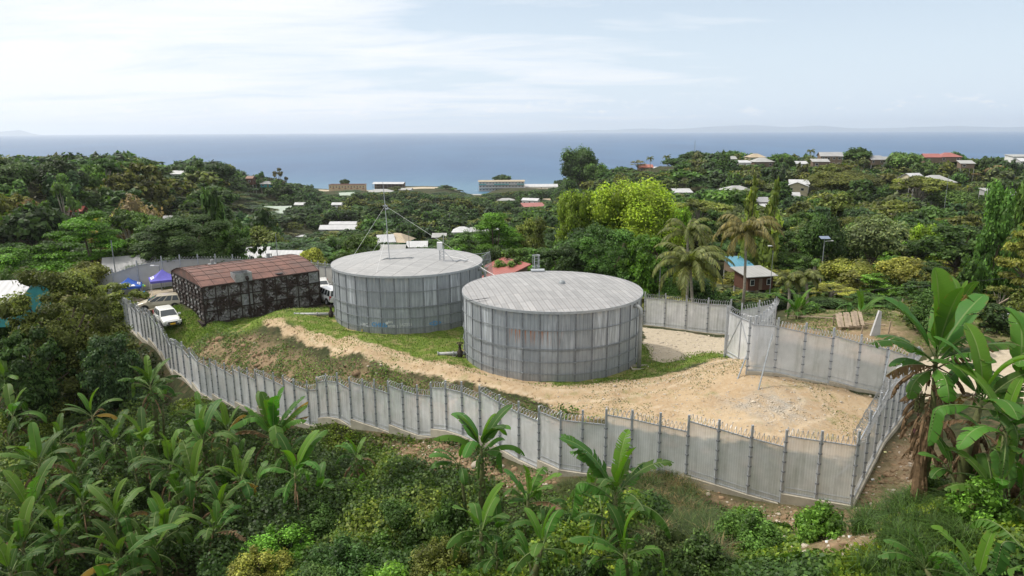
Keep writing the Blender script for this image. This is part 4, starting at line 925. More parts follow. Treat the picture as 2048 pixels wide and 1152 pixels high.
HAND=[
(145,526,235,68,'mass','olive','round olive tree at the far left beside the mesh fence'),
(75,468,195,98,'spread','bright','wide deep green tree behind the white and teal shed'),
(20,560,130,80,'lumpy','mid','green tree hanging over the roof of the teal shed'),
(196,424,165,105,'layered','bright','bright green layered tree behind the grey pole at left'),
(285,412,135,125,'lumpy','tan','tree covered in tan blossom above the bright layered tree'),
(235,436,90,124,'tall','yolive','yellowish tree between the layered tree and the tan blossoming tree'),
(392,428,240,103,'mass','dark','very wide dark green tree shading the corner behind the rusty tank'),
(322,440,140,108,'mass','mid','mid green tree joined to the left of the very wide dark tree'),
(472,436,90,106,'mass','mid','green tree at the right edge of the very wide dark tree'),
(440,382,56,106,'tall','dark','narrow dark tree top rising above the very wide tree'),
(530,472,50,108,'sparse','dark','small dark tree in front of the white roofs behind the rusty tank'),
(628,486,62,106,'round','yolive','small yellowish tree by the grey sheet fence'),
(727,466,110,118,'mass','mid','dense green tree behind the mast on the farther tank'),
(990,430,130,124,'layered','bright','vivid green layered tree behind the gap between the tanks'),
(925,470,110,115,'layered','mid','layered green tree just right of the control box'),
(1060,440,95,128,'tall','olive','olive tree left of the lime green trees'),
(1150,374,90,142,'lumpy','lime','smaller lime green tree left of the big lime tree'),
(1275,356,200,136,'lumpy','lime','biggest lime green tree, behind the nearer tank'),
(1345,408,75,140,'lumpy','lime','lime green side tree at the right of the biggest lime tree'),
(1215,448,170,100,'mass','mid','broad leafy tree behind the right side of the nearer tank'),
(1290,466,115,95,'mass','bright','leafy tree left of the coconut palms'),
(1120,492,115,98,'mass','dark','dark bushy tree behind the ladder cage of the nearer tank'),
(1030,492,95,101,'mass','mid','dark narrow tree behind the gap between the tanks'),
(1180,440,90,122,'round','dark','shaded tree under the smaller lime tree'),
(970,520,70,100,'tall','mid','leafy tree just behind the leaning ladder rails'),
(1492,352,42,124,'column',(.22,.28,.06),'shorter slim mast tree behind the second coconut palm'),
(1535,362,44,122,'column',(.20,.26,.06),'taller slim mast tree right of the second coconut palm'),
(1968,388,100,78,'vine','mid','tall tree draped in hanging vines at the right'),
(2015,385,80,86,'vine','mid','vine draped tree behind the tallest draped one'),
(2050,415,120,70,'layered','yolive','yellow green tree at the right edge of the picture'),
(1925,520,60,76,'vine','dark','lower dark vine draped tree left of the tallest draped one'),
(1846,446,72,140,'lumpy','lime','small bright lime tree on the right slope'),
(1765,448,90,135,'spread','bright','light green layered tree left of the small lime tree on the slope'),
(1700,520,130,95,'lumpy','yolive','yellowish spreading tree beyond the solar lamp'),
(1800,505,130,92,'round','yolive','browning spreading tree right of the solar lamp'),
(1620,500,90,100,'sparse','mid','thin leafed tree left of the solar lamp'),
(1592,568,70,86,'mass','mid','leafy shrub left of the red timber hut'),
(1660,565,90,84,'umbrella','yolive','low yellow green tree in front of the solar lamp'),
(1740,545,80,88,'layered','bright','bright light green young tree behind the timber pile'),
(1850,560,100,78,'mass','dark','dark leafy tree right of the young bright tree'),
(1900,596,80,70,'mass','mid','green bush behind the torn banana leaves at right'),
(1665,590,100,80,'bush','dark','dark green bush behind the timber pile'),
(1735,586,95,79,'mass','mid','mid green bush above the timber pile'),
(1800,600,80,76,'bush','dark','dark bush right of the timber pile'),
(1620,610,60,76,'bush','mid','low bush right of the outer fence corner'),
(1995,560,70,70,'sparse','olive','thin olive tree near the right edge above the scrap iron'),
(1400,540,80,92,'bush','dark','dark shrub under the bigger coconut palm'),
(1340,540,60,93,'bush','mid','shrub left of the bigger coconut palm'),
(1448,570,50,84,'bush','dark','shrub left of the timber hut'),
(235,664,130,64,'mass','blue','papaya like dark shrub right of the round olive tree'),
(60,560,110,84,'mass','mid','green tree above the roof of the teal shed'),
(85,650,150,63,'mass','dark','dark lower tree under the round olive tree'),
(700,380,60,700,'round','blue','trees beside the yellow school'),
(1160,300,90,470,'lumpy','dark','tall dark tree standing against the sea right of centre'),
(1195,325,60,440,'lumpy','mid','round tree right of the tall dark tree against the sea'),
(1275,318,38,450,'sparse','grey','pale thin tree left of the red roofed hill house'),
(1390,298,75,420,'round','dark','dome shaped tree on the right ridge top'),
(1350,312,60,410,'round','dark','dark tree on the ridge right of the red roofed hill house'),
(1465,297,55,420,'round','mid','tree on the ridge skyline left of the brown roofed houses'),
(1565,303,70,400,'round','mid','rounded tree on the skyline between brown roofed houses and the long house'),
(1715,290,65,400,'round','dark','highest dark tree on the right ridge skyline'),
(1800,296,85,390,'round','mid','big rounded tree on the ridge left of the red roofs'),
(1905,298,50,400,'round','dark','skyline tree right of the red roofs'),
(1690,335,170,300,'round','olive','very broad olive crowned tree below the ridge at right'),
(1830,345,120,290,'umbrella','olive','brownish crowned tree in front of the pale hip roof'),
(1905,370,110,280,'round','mid','green round tree right of the pale hip roof'),
(1985,330,80,360,'sparse','brown','leafless brownish tree high on the right slope'),
(1615,400,60,250,'round','bright','bright bush right of the cream house'),
(430,315,95,330,'round','dark','big dark crowned tree at the end of the left ridge'),
(395,322,60,320,'tall','dark','dark tree left of the big crown at the end of the left ridge'),
(222,308,70,235,'umbrella','dark','flat topped tree on the left ridge skyline'),
(290,308,75,270,'round','dark','rounded tree on the left ridge skyline'),
(130,306,110,205,'round','dark','tall tree on the left ridge skyline'),
(30,306,130,190,'round','dark','tall tree on the left ridge at the edge of the picture'),
(80,385,95,165,'spread','brown','brownish feathery tree on the lower left ridge'),
(140,345,80,180,'sparse','mid','paler tree standing on the left ridge slope'),
(525,338,28,500,'sparse','dark','thin dark tree against the sea left of centre'),
(560,335,40,510,'sparse','grey','pale bare branched tree against the sea left of centre'),
(690,355,22,800,'round','dark','tree behind the yellow school roof'),
(1005,347,46,830,'round','dark','trees behind the long teal railed school'),
(770,436,0,0,None,None,None),
]
for h_ in HAND:
    if h_[4] and h_[4] is not None: T(*h_[:7],group='trees named one by one' if False else None)
# ---------------------------------------------------------------- tree fill
HOUSES=[]   # filled by the houses part: x,y,r kept clear
# ---------------------------------------------------------------- palms
def frond(s,base,az,e0,L,droop,rs,n=26,lw=.10,ll=.75,hang=.6):
    pts=[];p=np.array(base,float);k=14
    for i in range(k+1):
        t=i/k; e=e0-droop*t**1.4; d=np.array([math.cos(az)*math.cos(e),math.sin(az)*math.cos(e),math.sin(e)]); pts.append(p.copy()); p=p+d*L/k
    pts=np.array(pts); s.tube(pts,list(np.linspace(.045,.012,k+1)),4,1,cap=False)
    side=np.array([-math.sin(az),math.cos(az),0.]); V=[];F=[]
    for i in range(n):
        t=.12+.88*i/n; f=t*k; a=int(min(k-1,f)); q=pts[a]+(pts[a+1]-pts[a])*(f-a); d=(pts[a+1]-pts[a]); d/=np.linalg.norm(d)
        l=ll*math.sin(math.pi*(.12+.82*t))**.7*rs.uniform(.8,1.15)
        for sg in (-1,1):
            o=side*sg*rs.uniform(.75,1)+d*.55+np.array([0,0,-hang*rs.uniform(.5,1.4)]); o/=np.linalg.norm(o); m=q+o*l*.55; o2=o+np.array([0,0,-.55]); o2/=np.linalg.norm(o2); e=m+o2*l*.5
            w=d*lw; b=len(V); V+=[q-w,q+w,m+w*.9,m-w*.9,e]; F+=[(b,b+1,b+2,b+3),(b+3,b+2,b+4)]
    s.add(V,F,0)
def palm(px,crown_py,Yd,base_px,L,n,label,lean=0,col=(.14,.165,.045),hang=.6,ll=.75,seed=0,group=None):
    p=at(base_px,Yd); top=PY(px,crown_py,Yd+.5); e=empty('palm_tree',p,label,'palm',group); t=top-p; rs=RS(seed)
    MB().tube([(0,0,-.5),t*.35+[.15,0,0],t*.7+[.1,0,0],t],[.24,.19,.16,.17],8).build('trunk',M['palebark'],e,smooth=True)
    s=MB()
    for i in range(n):
        a=i*2.4+rs.uniform(-.2,.2); q=i/n; frond(s,t+[0,0,.1],a,1.3-1.3*q+rs.uniform(-.1,.1),L*rs.uniform(.85,1.1),1.9+.7*rs.rand(),rs,hang=hang,ll=ll)
    s.build('fronds',[M['leaf'],M['stemg']],e,color=col); return e
palm(1380,535,80,1384,6.0,30,'bigger coconut palm with broad drooping fronds behind the dirt track fence',seed=1,ll=.95)
palm(1492,468,86,1484,5.3,26,'second coconut palm with browning fronds in front of the slim mast trees',seed=2,col=(.19,.17,.06),hang=1.0,ll=.95)
palm(1375,470,90,1372,5.0,20,'coconut palm crown half hidden behind the bigger coconut palm',seed=3,hang=.8)
palm(1577,563,80,1576,2.3,12,'small young palm left of the timber pile near the hut',seed=4)
palm(1612,558,79,1612,2.4,12,'small young palm just right of the other small palm',seed=5)
for i,(a,b_,c,d_) in enumerate(((1300,318,430,2.6),(1334,315,425,3),(1622,303,400,3),(1475,312,410,3),(1800,300,380,0),(1570,322,395,2.6),(1640,300,390,0),(1290,365,300,2.4),(800,352,700,0),(1500,300,415,0))):
    if d_: palm(a,b_,c,a,3.4,12,('palm on the ridge left of the dome shaped tree','palm at the foot of the radio mast on the ridge','palm left of the long brown house on the ridge','palm among the brown roofed houses on the ridge','','palm left of the rounded skyline tree on the ridge','','palm below the red roofed hill house','','')[i],seed=20+i)
# ---------------------------------------------------------------- bananas
def bleaf(az,e0,L,Wd,droop,rs,tear=.25,vfold=.35,hang=0.,nseg=20,roll=0,kink=0):
    """one banana leaf from the origin; returns verts, quads, uvs"""
    k=nseg+4; pts=[];dirs=[];p=np.zeros(3)
    for i in range(k+1):
        t=i/k; e=e0-droop*(t**1.9)*1.15-kink*float(np.clip((t-.48)*9,0,1)); e=max(e,-1.5); d=np.array([math.cos(az)*math.cos(e),math.sin(az)*math.cos(e),math.sin(e)]); pts.append(p.copy()); dirs.append(d); p=p+d*L/k
    side0=np.array([-math.sin(az),math.cos(az),0.]); V=[];F=[];UV=[]
    for i in range(k):   # petiole and midrib
        w0=.035*(1-i/k)+.006; b=len(V); a=pts[i];c=pts[i+1]
        V+=[a-side0*w0,a+side0*w0,c+side0*w0*.93,c-side0*w0*.93,a-side0*w0*.2-np.array([0,0,w0*1.6]),c-side0*w0*.2-np.array([0,0,w0*1.6])]
        UV+=[(0,0)]*6; F+=[(b,b+1,b+2,b+3),(b,b+3,b+5,b+4),(b+1,b+4,b+5,b+2)]
    wid=lambda t: Wd*.5*min(1,(t*6+.04)**.6)*max(0,1-max(0,(t-.62)/.38)**2.4)**.7
    for sg in (-1,1):
        i=0; dr=vfold; open_=0
        s0=4
        while i<nseg:
            j=i+1
            while j<nseg and rs.rand()>tear: j+=1
            dv=dr-abs(rs.normal())*.45*(tear+.15)-hang*rs.uniform(.7,1.2); lag=rs.uniform(-.03,.10)*(tear>.1)
            for q in range(i,j):
                t0,t1=q/nseg,(q+1)/nseg; g=.30*rs.rand() if (q==i and q>0 and tear>.12) else 0
                row=[]
                for t,idx in ((t0,q+s0),(t1,q+1+s0)):
                    d=dirs[min(idx,k)]; P0=pts[min(idx,k)]; up=np.cross(side0,d); up*=-1 if up[2]<0 else 1
                    w=max(.01,wid(t if t>0 else .01)); 
                    if t>=1: w=.02
                    c1,s1=math.cos(dv),math.sin(dv); m=P0+(side0*sg*c1+up*s1)*w*.5+d*w*.12; dv2=dv-.25-hang*.5; c2,s2=math.cos(dv2),math.sin(dv2)
                    e=m+(side0*sg*c2+up*s2)*w*.5+d*w*(.16+lag)
                    row.append((P0,m,e,t))
                (A0,A1,A2,ta),(B0,B1,B2,tb)=row
                if g: A1=A1+(B1-A1)*g; A2=A2+(B2-A2)*g*2.2
                b=len(V); V+=[A0,A1,A2,B0,B1,B2]; UV+=[(0,ta),(.5,ta),(1,ta),(0,tb),(.5,tb),(1,tb)]
                F+=[(b,b+3,b+4,b+1),(b+1,b+4,b+5,b+2)] if sg>0 else [(b,b+1,b+4,b+3),(b+1,b+2,b+5,b+4)]
            i=j
    return np.array(V),F,UV
def leafobj(root,pos,az,e0,L,Wd,droop,rs,col,label=None,**k):
    V,F,UV=bleaf(az,e0,L,Wd,droop,rs,**k); me=bpy.data.meshes.new('leaf'); me.from_pydata((V+np.array(pos)).tolist(),[],F); ul=me.uv_layers.new(name='UVMap')
    li=np.zeros(len(me.loops),np.int32); me.loops.foreach_get('vertex_index',li); ul.data.foreach_set('uv',np.array(UV,np.float32)[li].ravel())
    me.polygons.foreach_set('use_smooth',[True]*len(F)); me.materials.append(M['banana']); o=link('leaf',me,root); o.color=(*col,1)
    if label: o['label']=label
    return o
BG=(.058,.145,.022)
def banana(px,py,Yd,L,n,label,seed,upright=.0,dead=1,col=BG,tear=.22,group='banana plants on the slope below the fence',leaves=None,old=.2,maxh=5.5,skirt=True):
    c=PY(px,py,Yd); g=float(tz(c[0],c[1])); h=min(max(c[2]-g,.7),maxh); 
    root=empty('banana_plant',(c[0],c[1],c[2]-h),label,'banana plant',group); rs=RS(seed)
    t=np.array([0,0,h])
    lean=rs.normal(size=2)*.12
    if skirt: MB().tube([(0,0,-1.5),(lean[0],lean[1],h*.5),(0,0,h)],[.17*L/2.4,.14*L/2.4,.07],8).build('stem',M['stemg'],root,smooth=True)
    a0=rs.uniform(0,6.28); L=L*rs.uniform(.88,1.12)
    spec=leaves or []
    if not leaves:
        for i in range(n):
            q=i/max(1,n-1); e=1.42-(1.25-upright*.7)*q**.85+rs.uniform(-.22,.22); spec.append((a0+i*2.4+rs.uniform(-.8,.8),e,L*rs.uniform(.78,1.1)*(.85+.15*math.sin(3*q)),(.75+1.6*q)*(1-.5*upright)*rs.uniform(.6,1.35),0))
    for i,(az,e,l,dr,kind) in enumerate(spec):
        q=i/max(1,len(spec)-1); y=rs.rand()
        cc=tuple(x_*rs.uniform(.78,1.25) for x_ in (1,1,1)); v=rs.uniform(.6,1.5)
        lc=[col[0]*v*rs.uniform(.85,1.25),col[1]*v,col[2]*v*rs.uniform(.8,1.2)]
        lb=None
        if i<2 and kind==0 and rs.rand()<.6: lc=[col[0]*1.6,col[1]*1.35,col[2]*.9]
        if kind==1 or (kind==0 and q>.75 and y<old*.3): lc=[.34,.22,.04]; lb='yellowing leaf'
        tr=tear*(.5+2.0*q)*rs.uniform(.5,1.6)
        if kind==0 and group and q>.8 and rs.rand()<.30: kind=2
        if kind==2: lc=[.20,.125,.07]; tr=.85; lb='dried brown leaf'
        leafobj(root,t+np.array([0,0,-.04*i]),az,e,l,l*(.33 if leaves else .225)*rs.uniform(.88,1.12)*(.8 if kind==2 else 1),dr,rs,lc,label=lb,tear=tr,vfold=.62-1.0*q*rs.uniform(.6,1.4),hang=(.22*q+ (1.0 if kind==2 else 0)),kink=(rs.uniform(.6,1.5) if (kind==0 and .35<q and rs.rand()<.28 and not leaves) else 0))
    for k in range(0 if (leaves or not group) else 1+seed%2):
        a=rs.uniform(0,6.28); o_=np.array([math.cos(a),math.sin(a),0])*rs.uniform(.7,1.5); hs=h*rs.uniform(.35,.75); lk=L*rs.uniform(.55,.8)
        MB().tube([o_*.6+[0,0,-1.2],o_*.85+[0,0,hs*.5],o_+[0,0,hs]],[.11,.09,.05],6).build('sucker_stem',M['stemg'],root,smooth=True)
        for i in range(5):
            v=rs.uniform(.7,1.25); leafobj(root,o_+np.array([0,0,hs]),rs.uniform(0,6.28),1.4-.25*i+rs.uniform(-.1,.1),lk*rs.uniform(.8,1.1),lk*.25,.7+.25*i,rs,[col[0]*v,col[1]*v,col[2]*v],tear=tear*(.5+.3*i),vfold=.3-.1*i,nseg=10)
    if group and px<1420 and Yd<55:
        m=int(260*min(1.6,h/2.5)); zz=rs.uniform(-.8,h*.92,m); rr_=(.30+.5*rs.rand(m)**2)*(1.25-.6*np.clip(zz/h,0,1)); aa=rs.uniform(0,6.28,m); ps=np.stack([rr_*np.cos(aa),rr_*np.sin(aa),zz],1); v,f=leafcards(rs,ps,np.stack([np.cos(aa),np.sin(aa),aa*0+.5],1),.19,asp=.8); o=link('climbing_vines',fastmesh('climbing_vines',v,f,[M['leaf']]),root); o.color=(.075,.14,.03,1)
    if skirt:
        s=MB()
        for i in range(int(4+5*rs.rand())*(3 if leaves else dead)):
            a=rs.uniform(0,6.28); V,F,_=bleaf(a,rs.uniform(-.7,-.2),rs.uniform(.5,.85)*min(L,h+.6),.35,rs.uniform(.9,1.3),rs,tear=.7,hang=1.1,nseg=8); s.add(V+t*rs.uniform(.6,.95),F)
        if s.n: s.build('dry_leaves',M['dry'],root)
    return root
def wdir(ax,ay): return math.atan2(ay,ax)
# hero plant at right: azimuth 0 = to the right in the picture, -pi/2 = towards the camera
hero=[(1.9,1.50,3.5,.25,0),(-1.2,1.45,3.0,.25,0),(2.6,1.02,3.0,.55,0),(.35,1.0,3.3,.45,0),(1.0,1.15,2.6,.5,0),(-.2,.52,2.9,.6,0),(3.35,.62,3.3,.85,0),(.7,.75,2.8,.9,0),(2.2,.6,2.6,1.0,0),(-1.0,.8,2.4,1.3,0),(-.5,1.15,2.2,.9,0),(3.6,.28,3.0,.65,2),(-1.8,.15,2.2,1.6,0),(-2.7,-.1,1.9,1.6,0),(.1,.5,3.1,.35,2),(2.0,.3,2.2,1.4,0)]
b=banana(1872,712,25.5,2.9,13,'tallest banana plant, with broken brown leaves, standing at the corner of the fence',101,leaves=hero,tear=.2,maxh=7.2,group=None)
# fruit bunch with purple bud
def bunch(root,h,loc):
    s=MB(); 
    for j in range(6):
        for i in range(9):
            a=i*.7+j*.3; c=np.array(loc)+[0,0,-.13*j]; o=np.array([math.cos(a),math.sin(a),0]); s.tube([c+o*.05,c+o*.14+[0,0,.05],c+o*.16+[0,0,.18]],[.02,.028,.012],5)
    s.build('fruit_bunch',M['stemg'],root)
    s=MB(); c=np.array(loc); s.tube([c+[0,0,.3],c+[0,0,-1.3]],.02,5); s.lathe([(.01,-1.75),(.07,-1.6),(.085,-1.45),(.05,-1.3),(.01,-1.25)],10,c); s.build('flower_bud',simple('bud_purple',(.09,.03,.035),.6),root,smooth=True)
bunch(b,6,(-.55,-.25,5.0))
s=MB(); rs_=RS(55)
s.tube([(0,0,-1),(.05,0,.8),(0,0,2.2),(0,0,3.6)],[.30,.27,.22,.15],10)
for i in range(34):
    a=rs_.uniform(0,6.28); V,F,_=bleaf(a,rs_.uniform(-1.5,-.9),rs_.uniform(.8,1.5),.26,rs_.uniform(.2,.6),rs_,tear=.75,hang=1.1,nseg=8); s.add(V+np.array([.15*math.cos(a),.15*math.sin(a),rs_.uniform(1.2,4.6)]),F)
s.build('dead_leaf_skirt',M['dry'],b)
for k,(px_,yy_,h_) in enumerate(((1925,24.5,3.4),(1975,24,3.0),(2030,23.5,3.4),(1905,26.5,2.6))):
    p_=at(px_,yy_); e_=empty('dead_banana_stem',p_,['withered banana stem right beside the tallest banana plant','withered banana stem in the middle of the brown clump at right','withered banana stem at the right picture edge','low withered banana stem behind the tallest banana plant'][k],'banana stem','withered banana stems'); s=MB(); s.tube([(0,0,-.8),(.1,0,h_*.5),(.15,.1,h_)],[.26,.22,.12],8)
    for i in range(26):
        a=rs_.uniform(0,6.28); V,F,_=bleaf(a,rs_.uniform(-1.2,-.2),rs_.uniform(.9,1.9),.32,rs_.uniform(.3,1.0),rs_,tear=.75,hang=1.1,nseg=8); s.add(V+np.array([.1*math.cos(a),.1*math.sin(a),rs_.uniform(.6,h_)]),F)
    s.build('dead_leaves',M['dry'],e_)
BAN=[
(1965,800,23.5,2.5,9,'banana plant with wide fresh leaves right of the tallest banana plant',.0,0),
(2040,760,25,2.5,9,'banana plant at the right edge behind the wide leafed one',.0,0),
(2010,860,22.5,2.0,7,'lower banana plant with drooping leaves at the right edge',.0,0),
(1232,985,27.2,2.5,12,'large bright banana plant in front of the middle of the mesh fence',.35,0),
(962,893,35,2.45,12,'vine covered banana plant left of the large bright one against the mesh fence',.5,0),
(962,1062,29,2.15,7,'banana plant directly below the vine covered one near the bottom centre',.3,0),
(1056,1000,31.5,1.7,7,'slim dark banana plant between the vine covered and the large bright ones',.6,0),
(1250,1105,24.3,1.9,9,'low spreading banana plant at the bottom below the large bright one',-.1,0),
(1085,1090,26,1.7,5,'small banana plant left of the low spreading one at the bottom',.1,0),
(590,945,40,2.35,9,'fresh light green banana plant alone on the vines left of centre',.3,0),
(548,868,47,3.0,14,'tall dense clump of upright dark banana leaves touching the mesh fence',.95,0),
(300,768,52,2.3,11,'banana plant at the fence near the parked white car',.3,0),
(184,830,52,2.0,6,'young bright banana plant left of the one near the car fence',.4,0),
(78,926,45,2.5,8,'banana plant with long pale arching leaves at the left',.05,0),
(287,885,47,2.3,10,'banana plant with one orange dead leaf in the middle left',.5,1),
(229,885,48,2.2,8,'banana plant with brownish flag leaves left of the orange leafed one',.5,1),
(405,880,46,2.6,10,'banana plant with greyish torn leaves below the long fence',.1,1),
(455,860,49,2.2,6,'banana plant with a bright hanging leaf beside the dense upright clump',.4,0),
(389,967,41,2.4,10,'banana plant with pale horizontal leaves in the middle of the slope',-.1,1),
(164,1004,40,2.0,7,'banana plant with upright tips above the lower left ones',.5,0),
(233,1036,38,2.2,9,'banana plant with a long orange fallen leaf at lower left',.0,1),
(330,1069,36,2.2,9,'banana plant with broad leaves left of the yellow spear one',.2,0),
(426,1061,36,1.7,6,'banana plant with a yellow upright spear leaf near the bottom',.25,0),
(61,1028,38,2.4,9,'bright upright banana plant at the lower left edge',.6,0),
(45,1095,35,2.3,9,'banana plant below the bright upright one at the left edge',.4,1),
(238,1118,33,2.2,9,'banana plant at the bottom edge in the lower left',.2,0),
(307,1100,34,1.9,6,'banana plant with arched leaves near the bottom edge',.1,0),
(20,1145,32,2.2,7,'banana plant in the bottom left corner',.2,0),
(25,830,56,2.4,8,'shaded banana plant at the left edge under the round olive tree',.2,1),
(10,762,60,2.4,6,'dark banana plant at the left edge by the teal shed',.3,0),
(713,913,44,1.7,6,'small grey green banana plant below the fence steps',.4,0),
(401,835,52,2.0,7,'banana plant with a lime new leaf just below the long fence',.5,0),
(120,880,50,2.0,8,'shaded banana plant in the dark hollow at left',.0,1),
(340,930,43,2.0,8,'banana plant with curled dead leaves in the middle of the slope',.1,1),
(480,960,42,2.0,7,'half hidden banana plant right of the pale horizontal leafed one',.0,1),
(120,1075,36,2.0,8,'banana plant between the two lower left bright ones',.2,1),
(440,1010,39,1.8,6,'small shaded banana plant above the yellow spear one',.1,1),
(150,950,44,1.9,7,'banana plant with thin leaves right of the long pale arching one',.1,1),
(1721,627,72,2.2,8,'banana plant behind the stacked timber beyond the yard',.35,0),
(1598,618,72,2.2,8,'banana plant beside the outer fence corner',.5,0),
(1918,620,58,2.9,7,'banana plant with shredded upright leaves behind the tallest one',.9,0),
(1990,990,22,2.0,6,'banana plant low at the right edge among dead leaves',.1,1),
(2065,1100,17,2.3,7,'close banana plant leaning in at the bottom right corner',.25,0),
(1955,1165,18,1.5,6,'young banana plant with a curled leaf at the bottom right',.5,0),
]
for i,(px,py,yy,L,n,lb,up,old) in enumerate(BAN):
    left=px<500
    L*=1.42; n=int(n*1.1)+1
    banana(px,py,yy,L,n,lb,200+i*3,upright=max(0,up),dead=1 if (old or px<900) else 0,tear=(.12,.22,.34,.45)[i%4]+.12*old,old=.25+.5*old,col=(.056,.124,.022) if left else BG,maxh=4.6)
# ---------------------------------------------------------------- undergrowth and fill
def stuffobj(name,parts,label,cat,attr=True):
    V=[];F=[];C=[];o=0
    for v,f,c in parts:
        V.append(v);F.append(f+o);o+=len(v); C.append(np.broadcast_to(np.asarray(c,float),(len(v),3)))
    me=fastmesh(name,np.concatenate(V),np.concatenate(F),[M['leafs']],{'tint':np.concatenate(C)}); ob=link(name,me); tag(ob,label,cat,kind='stuff'); return ob
rs=RS(11)
def px_of(x,y,z):
    P=np.stack([x,y,z-CAMZ],1)@CR; return 1024+P[:,0]/-P[:,2]*FPX, 576-P[:,1]/-P[:,2]*FPX
def scatter(n,ymin,ymax,pxa,pxb,rs):
    """random ground points, uniform over area in the wedge between two picture columns"""
    y=np.sqrt(rs.uniform(ymin**2,ymax**2,n)); k=rs.uniform((pxa-1024)/FPX*1.06,(pxb-1024)/FPX*1.06,n); return y*k,y
FEN=np.array([p[:2] for p in FENCE+RETURN[1:]])
def outside(x,y):
    """True on the camera's side of the long fence"""
    poly=np.concatenate([FEN[::-1],[[FEN[0][0]-6,100],[-400,100],[-400,-50],[400,-50],[400,49]]]); return inside(poly,x,y)
fd=lambda x,y: edist(FEN,x,y,False)
def zval(polys,x,y,soft=1.0,wob=.8):
    m=np.zeros(len(x))
    for p in polys:
        if len(p)>=3: m=np.maximum(m,mask(p,x,y,soft,wob))
    return m
def undergrowth(name,n,ymin,ymax,pa,pb,size,hmax,cols,label,seed,soilkeep=.04,fmin=1.2,bumps=.35,patch=None,cat='undergrowth'):
    rs=RS(seed); x,y=scatter(n,ymin,ymax,pa,pb,rs); k=outside(x,y)&(fd(x,y)>fmin); x=x[k];y=y[k]
    so=zval([SOILF,SOILR],x,y,1.2,1.0); k=rs.rand(len(x))>so*(1-soilkeep)*1.15; x=x[k];y=y[k]
    g=tz(x,y); hc=hmax*(1-.68*sst(.22,.30,x/y))*np.clip((fbm(x*bumps,y*bumps,3)-.25)*2.2,0.05,1.3)*(.35+.65*sst(1.0,5,fd(x,y)))*(1-.85*zval([SOILF,SOILR],x,y,3.0,1.5))
    tt=rs.rand(len(x))**.55; z=g+hc*tt
    if patch is not None:
        q=vnoise(x*patch+31,y*patch); k=q>.45; x,y,z=x[k],y[k],z[k]
    e=.25; gx_=(fbm((x+e)*bumps,y*bumps,3)-fbm((x-e)*bumps,y*bumps,3))/(2*e)*hmax*2.2; gy_=(fbm(x*bumps,(y+e)*bumps,3)-fbm(x*bumps,(y-e)*bumps,3))/(2*e)*hmax*2.2
    nr=np.stack([-gx_,-gy_,np.ones(len(x))],1); nr/=np.linalg.norm(nr,axis=1,keepdims=True)
    pos=np.stack([x,y,z],1)+rs.normal(size=(len(x),3))*.06; v,f=leafcards(rs,pos,nr,size,asp=.8)
    cols=np.array(cols)*1.32*np.array([1.12,1.0,.88]); q=np.clip((fbm(x*.22+50,y*.22,3)-.3)*2.4,0,.999)+rs.normal(size=len(x))*.12; ci=(np.clip(q,0,.999)*len(cols)).astype(int); c=np.repeat(cols[ci],4,0)
    return v,f,c
parts=[undergrowth('u',230000,19,34,350,2300,.19,2.5,[(.035,.08,.02),(.06,.125,.026),(.10,.175,.026),(.17,.25,.03)],'',1),
       undergrowth('u',230000,34,64,-450,1000,.21,2.6,[(.026,.055,.016),(.045,.09,.022),(.07,.125,.026),(.11,.165,.032)],'',2,fmin=.35),
       undergrowth('u',60000,28,52,650,1500,.16,1.2,[(.045,.09,.02),(.06,.12,.024),(.10,.17,.028)],'',3),
       undergrowth('u',40000,56,92,-500,330,.3,2.2,[(.02,.042,.014),(.032,.065,.02),(.05,.09,.022)],'',4,fmin=.5)]
stuffobj('vine_undergrowth',parts,'tangled green vines and low leaves covering the slope in front of the fence','undergrowth')
# shrubs as individuals
SH=[(640,985,95,39,'mid'),(560,1040,120,36,'bright'),(690,1060,130,33,'dark'),(800,985,120,36,'mid'),(880,1060,110,31,'olive'),(760,1110,140,29,'bright'),(640,1125,120,31,'mid'),(520,1110,100,34,'yolive'),
(1130,1010,90,30,'mid'),(1180,1120,90,25,'dark'),(1480,1035,80,29.5,'bright'),(1505,1050,120,27.5,'mid'),(1640,1115,90,26,'bright'),(1960,1040,110,22,'bright'),(1860,980,80,26,'mid'),(90,985,90,42,'dark'),(370,1010,90,39,'dark'),(470,905,70,45,'mid'),(600,880,90,48,'mid'),(250,950,80,44,'dark'),(330,820,90,53,'mid'),(230,800,90,56,'dark'),(1330,1060,90,27,'dusty'),(1400,1110,110,25,'mid'),(900,970,80,35,'mid'),(700,950,90,41,'bright')]
usedl={}
nm={'mid':'mid green','bright':'fresh green','dark':'dark green','olive':'olive','yolive':'yellowish','lime':'lime','dusty':'dusty green'}
LB={(1480,1035):'leafy shrub with big round leaves on the soil at the fence foot',(1505,1050):'lower big leafed shrub beside the soil at the fence foot',(1960,1040):'leafy shrub right of the tallest banana plant',(1640,1115):'fresh green creeper clump on the littered soil'}
for i,(px,pt,w,yy,c) in enumerate(SH):
    near_=min(BAN,key=lambda b_:abs(b_[0]-px)+abs(b_[1]-pt-40)); 
    side='left' if px<near_[0] else 'right'
    lb=LB.get((px,pt)) or f"{nm[c]} shrub just {side} of the {' '.join(near_[5].split()[:7])}"
    lb=' '.join(lb.split()[:16]); p=at(px,yy); top=max(px_top(p[0],p[1],pt),p[2]+2.2); zc_=yy*.975+(CAMZ-p[2])*.22
    lu=usedl.get(lb,0); usedl[lb]=lu+1; lb=('second ' if lu==1 else 'third ' if lu==2 else '')+lb
    place_tree('tangle',p,min(top-p[2],4.0),w/FPX*zc_*1.15,c,lb,'shrubs on the slope below the fence',cat='shrub')
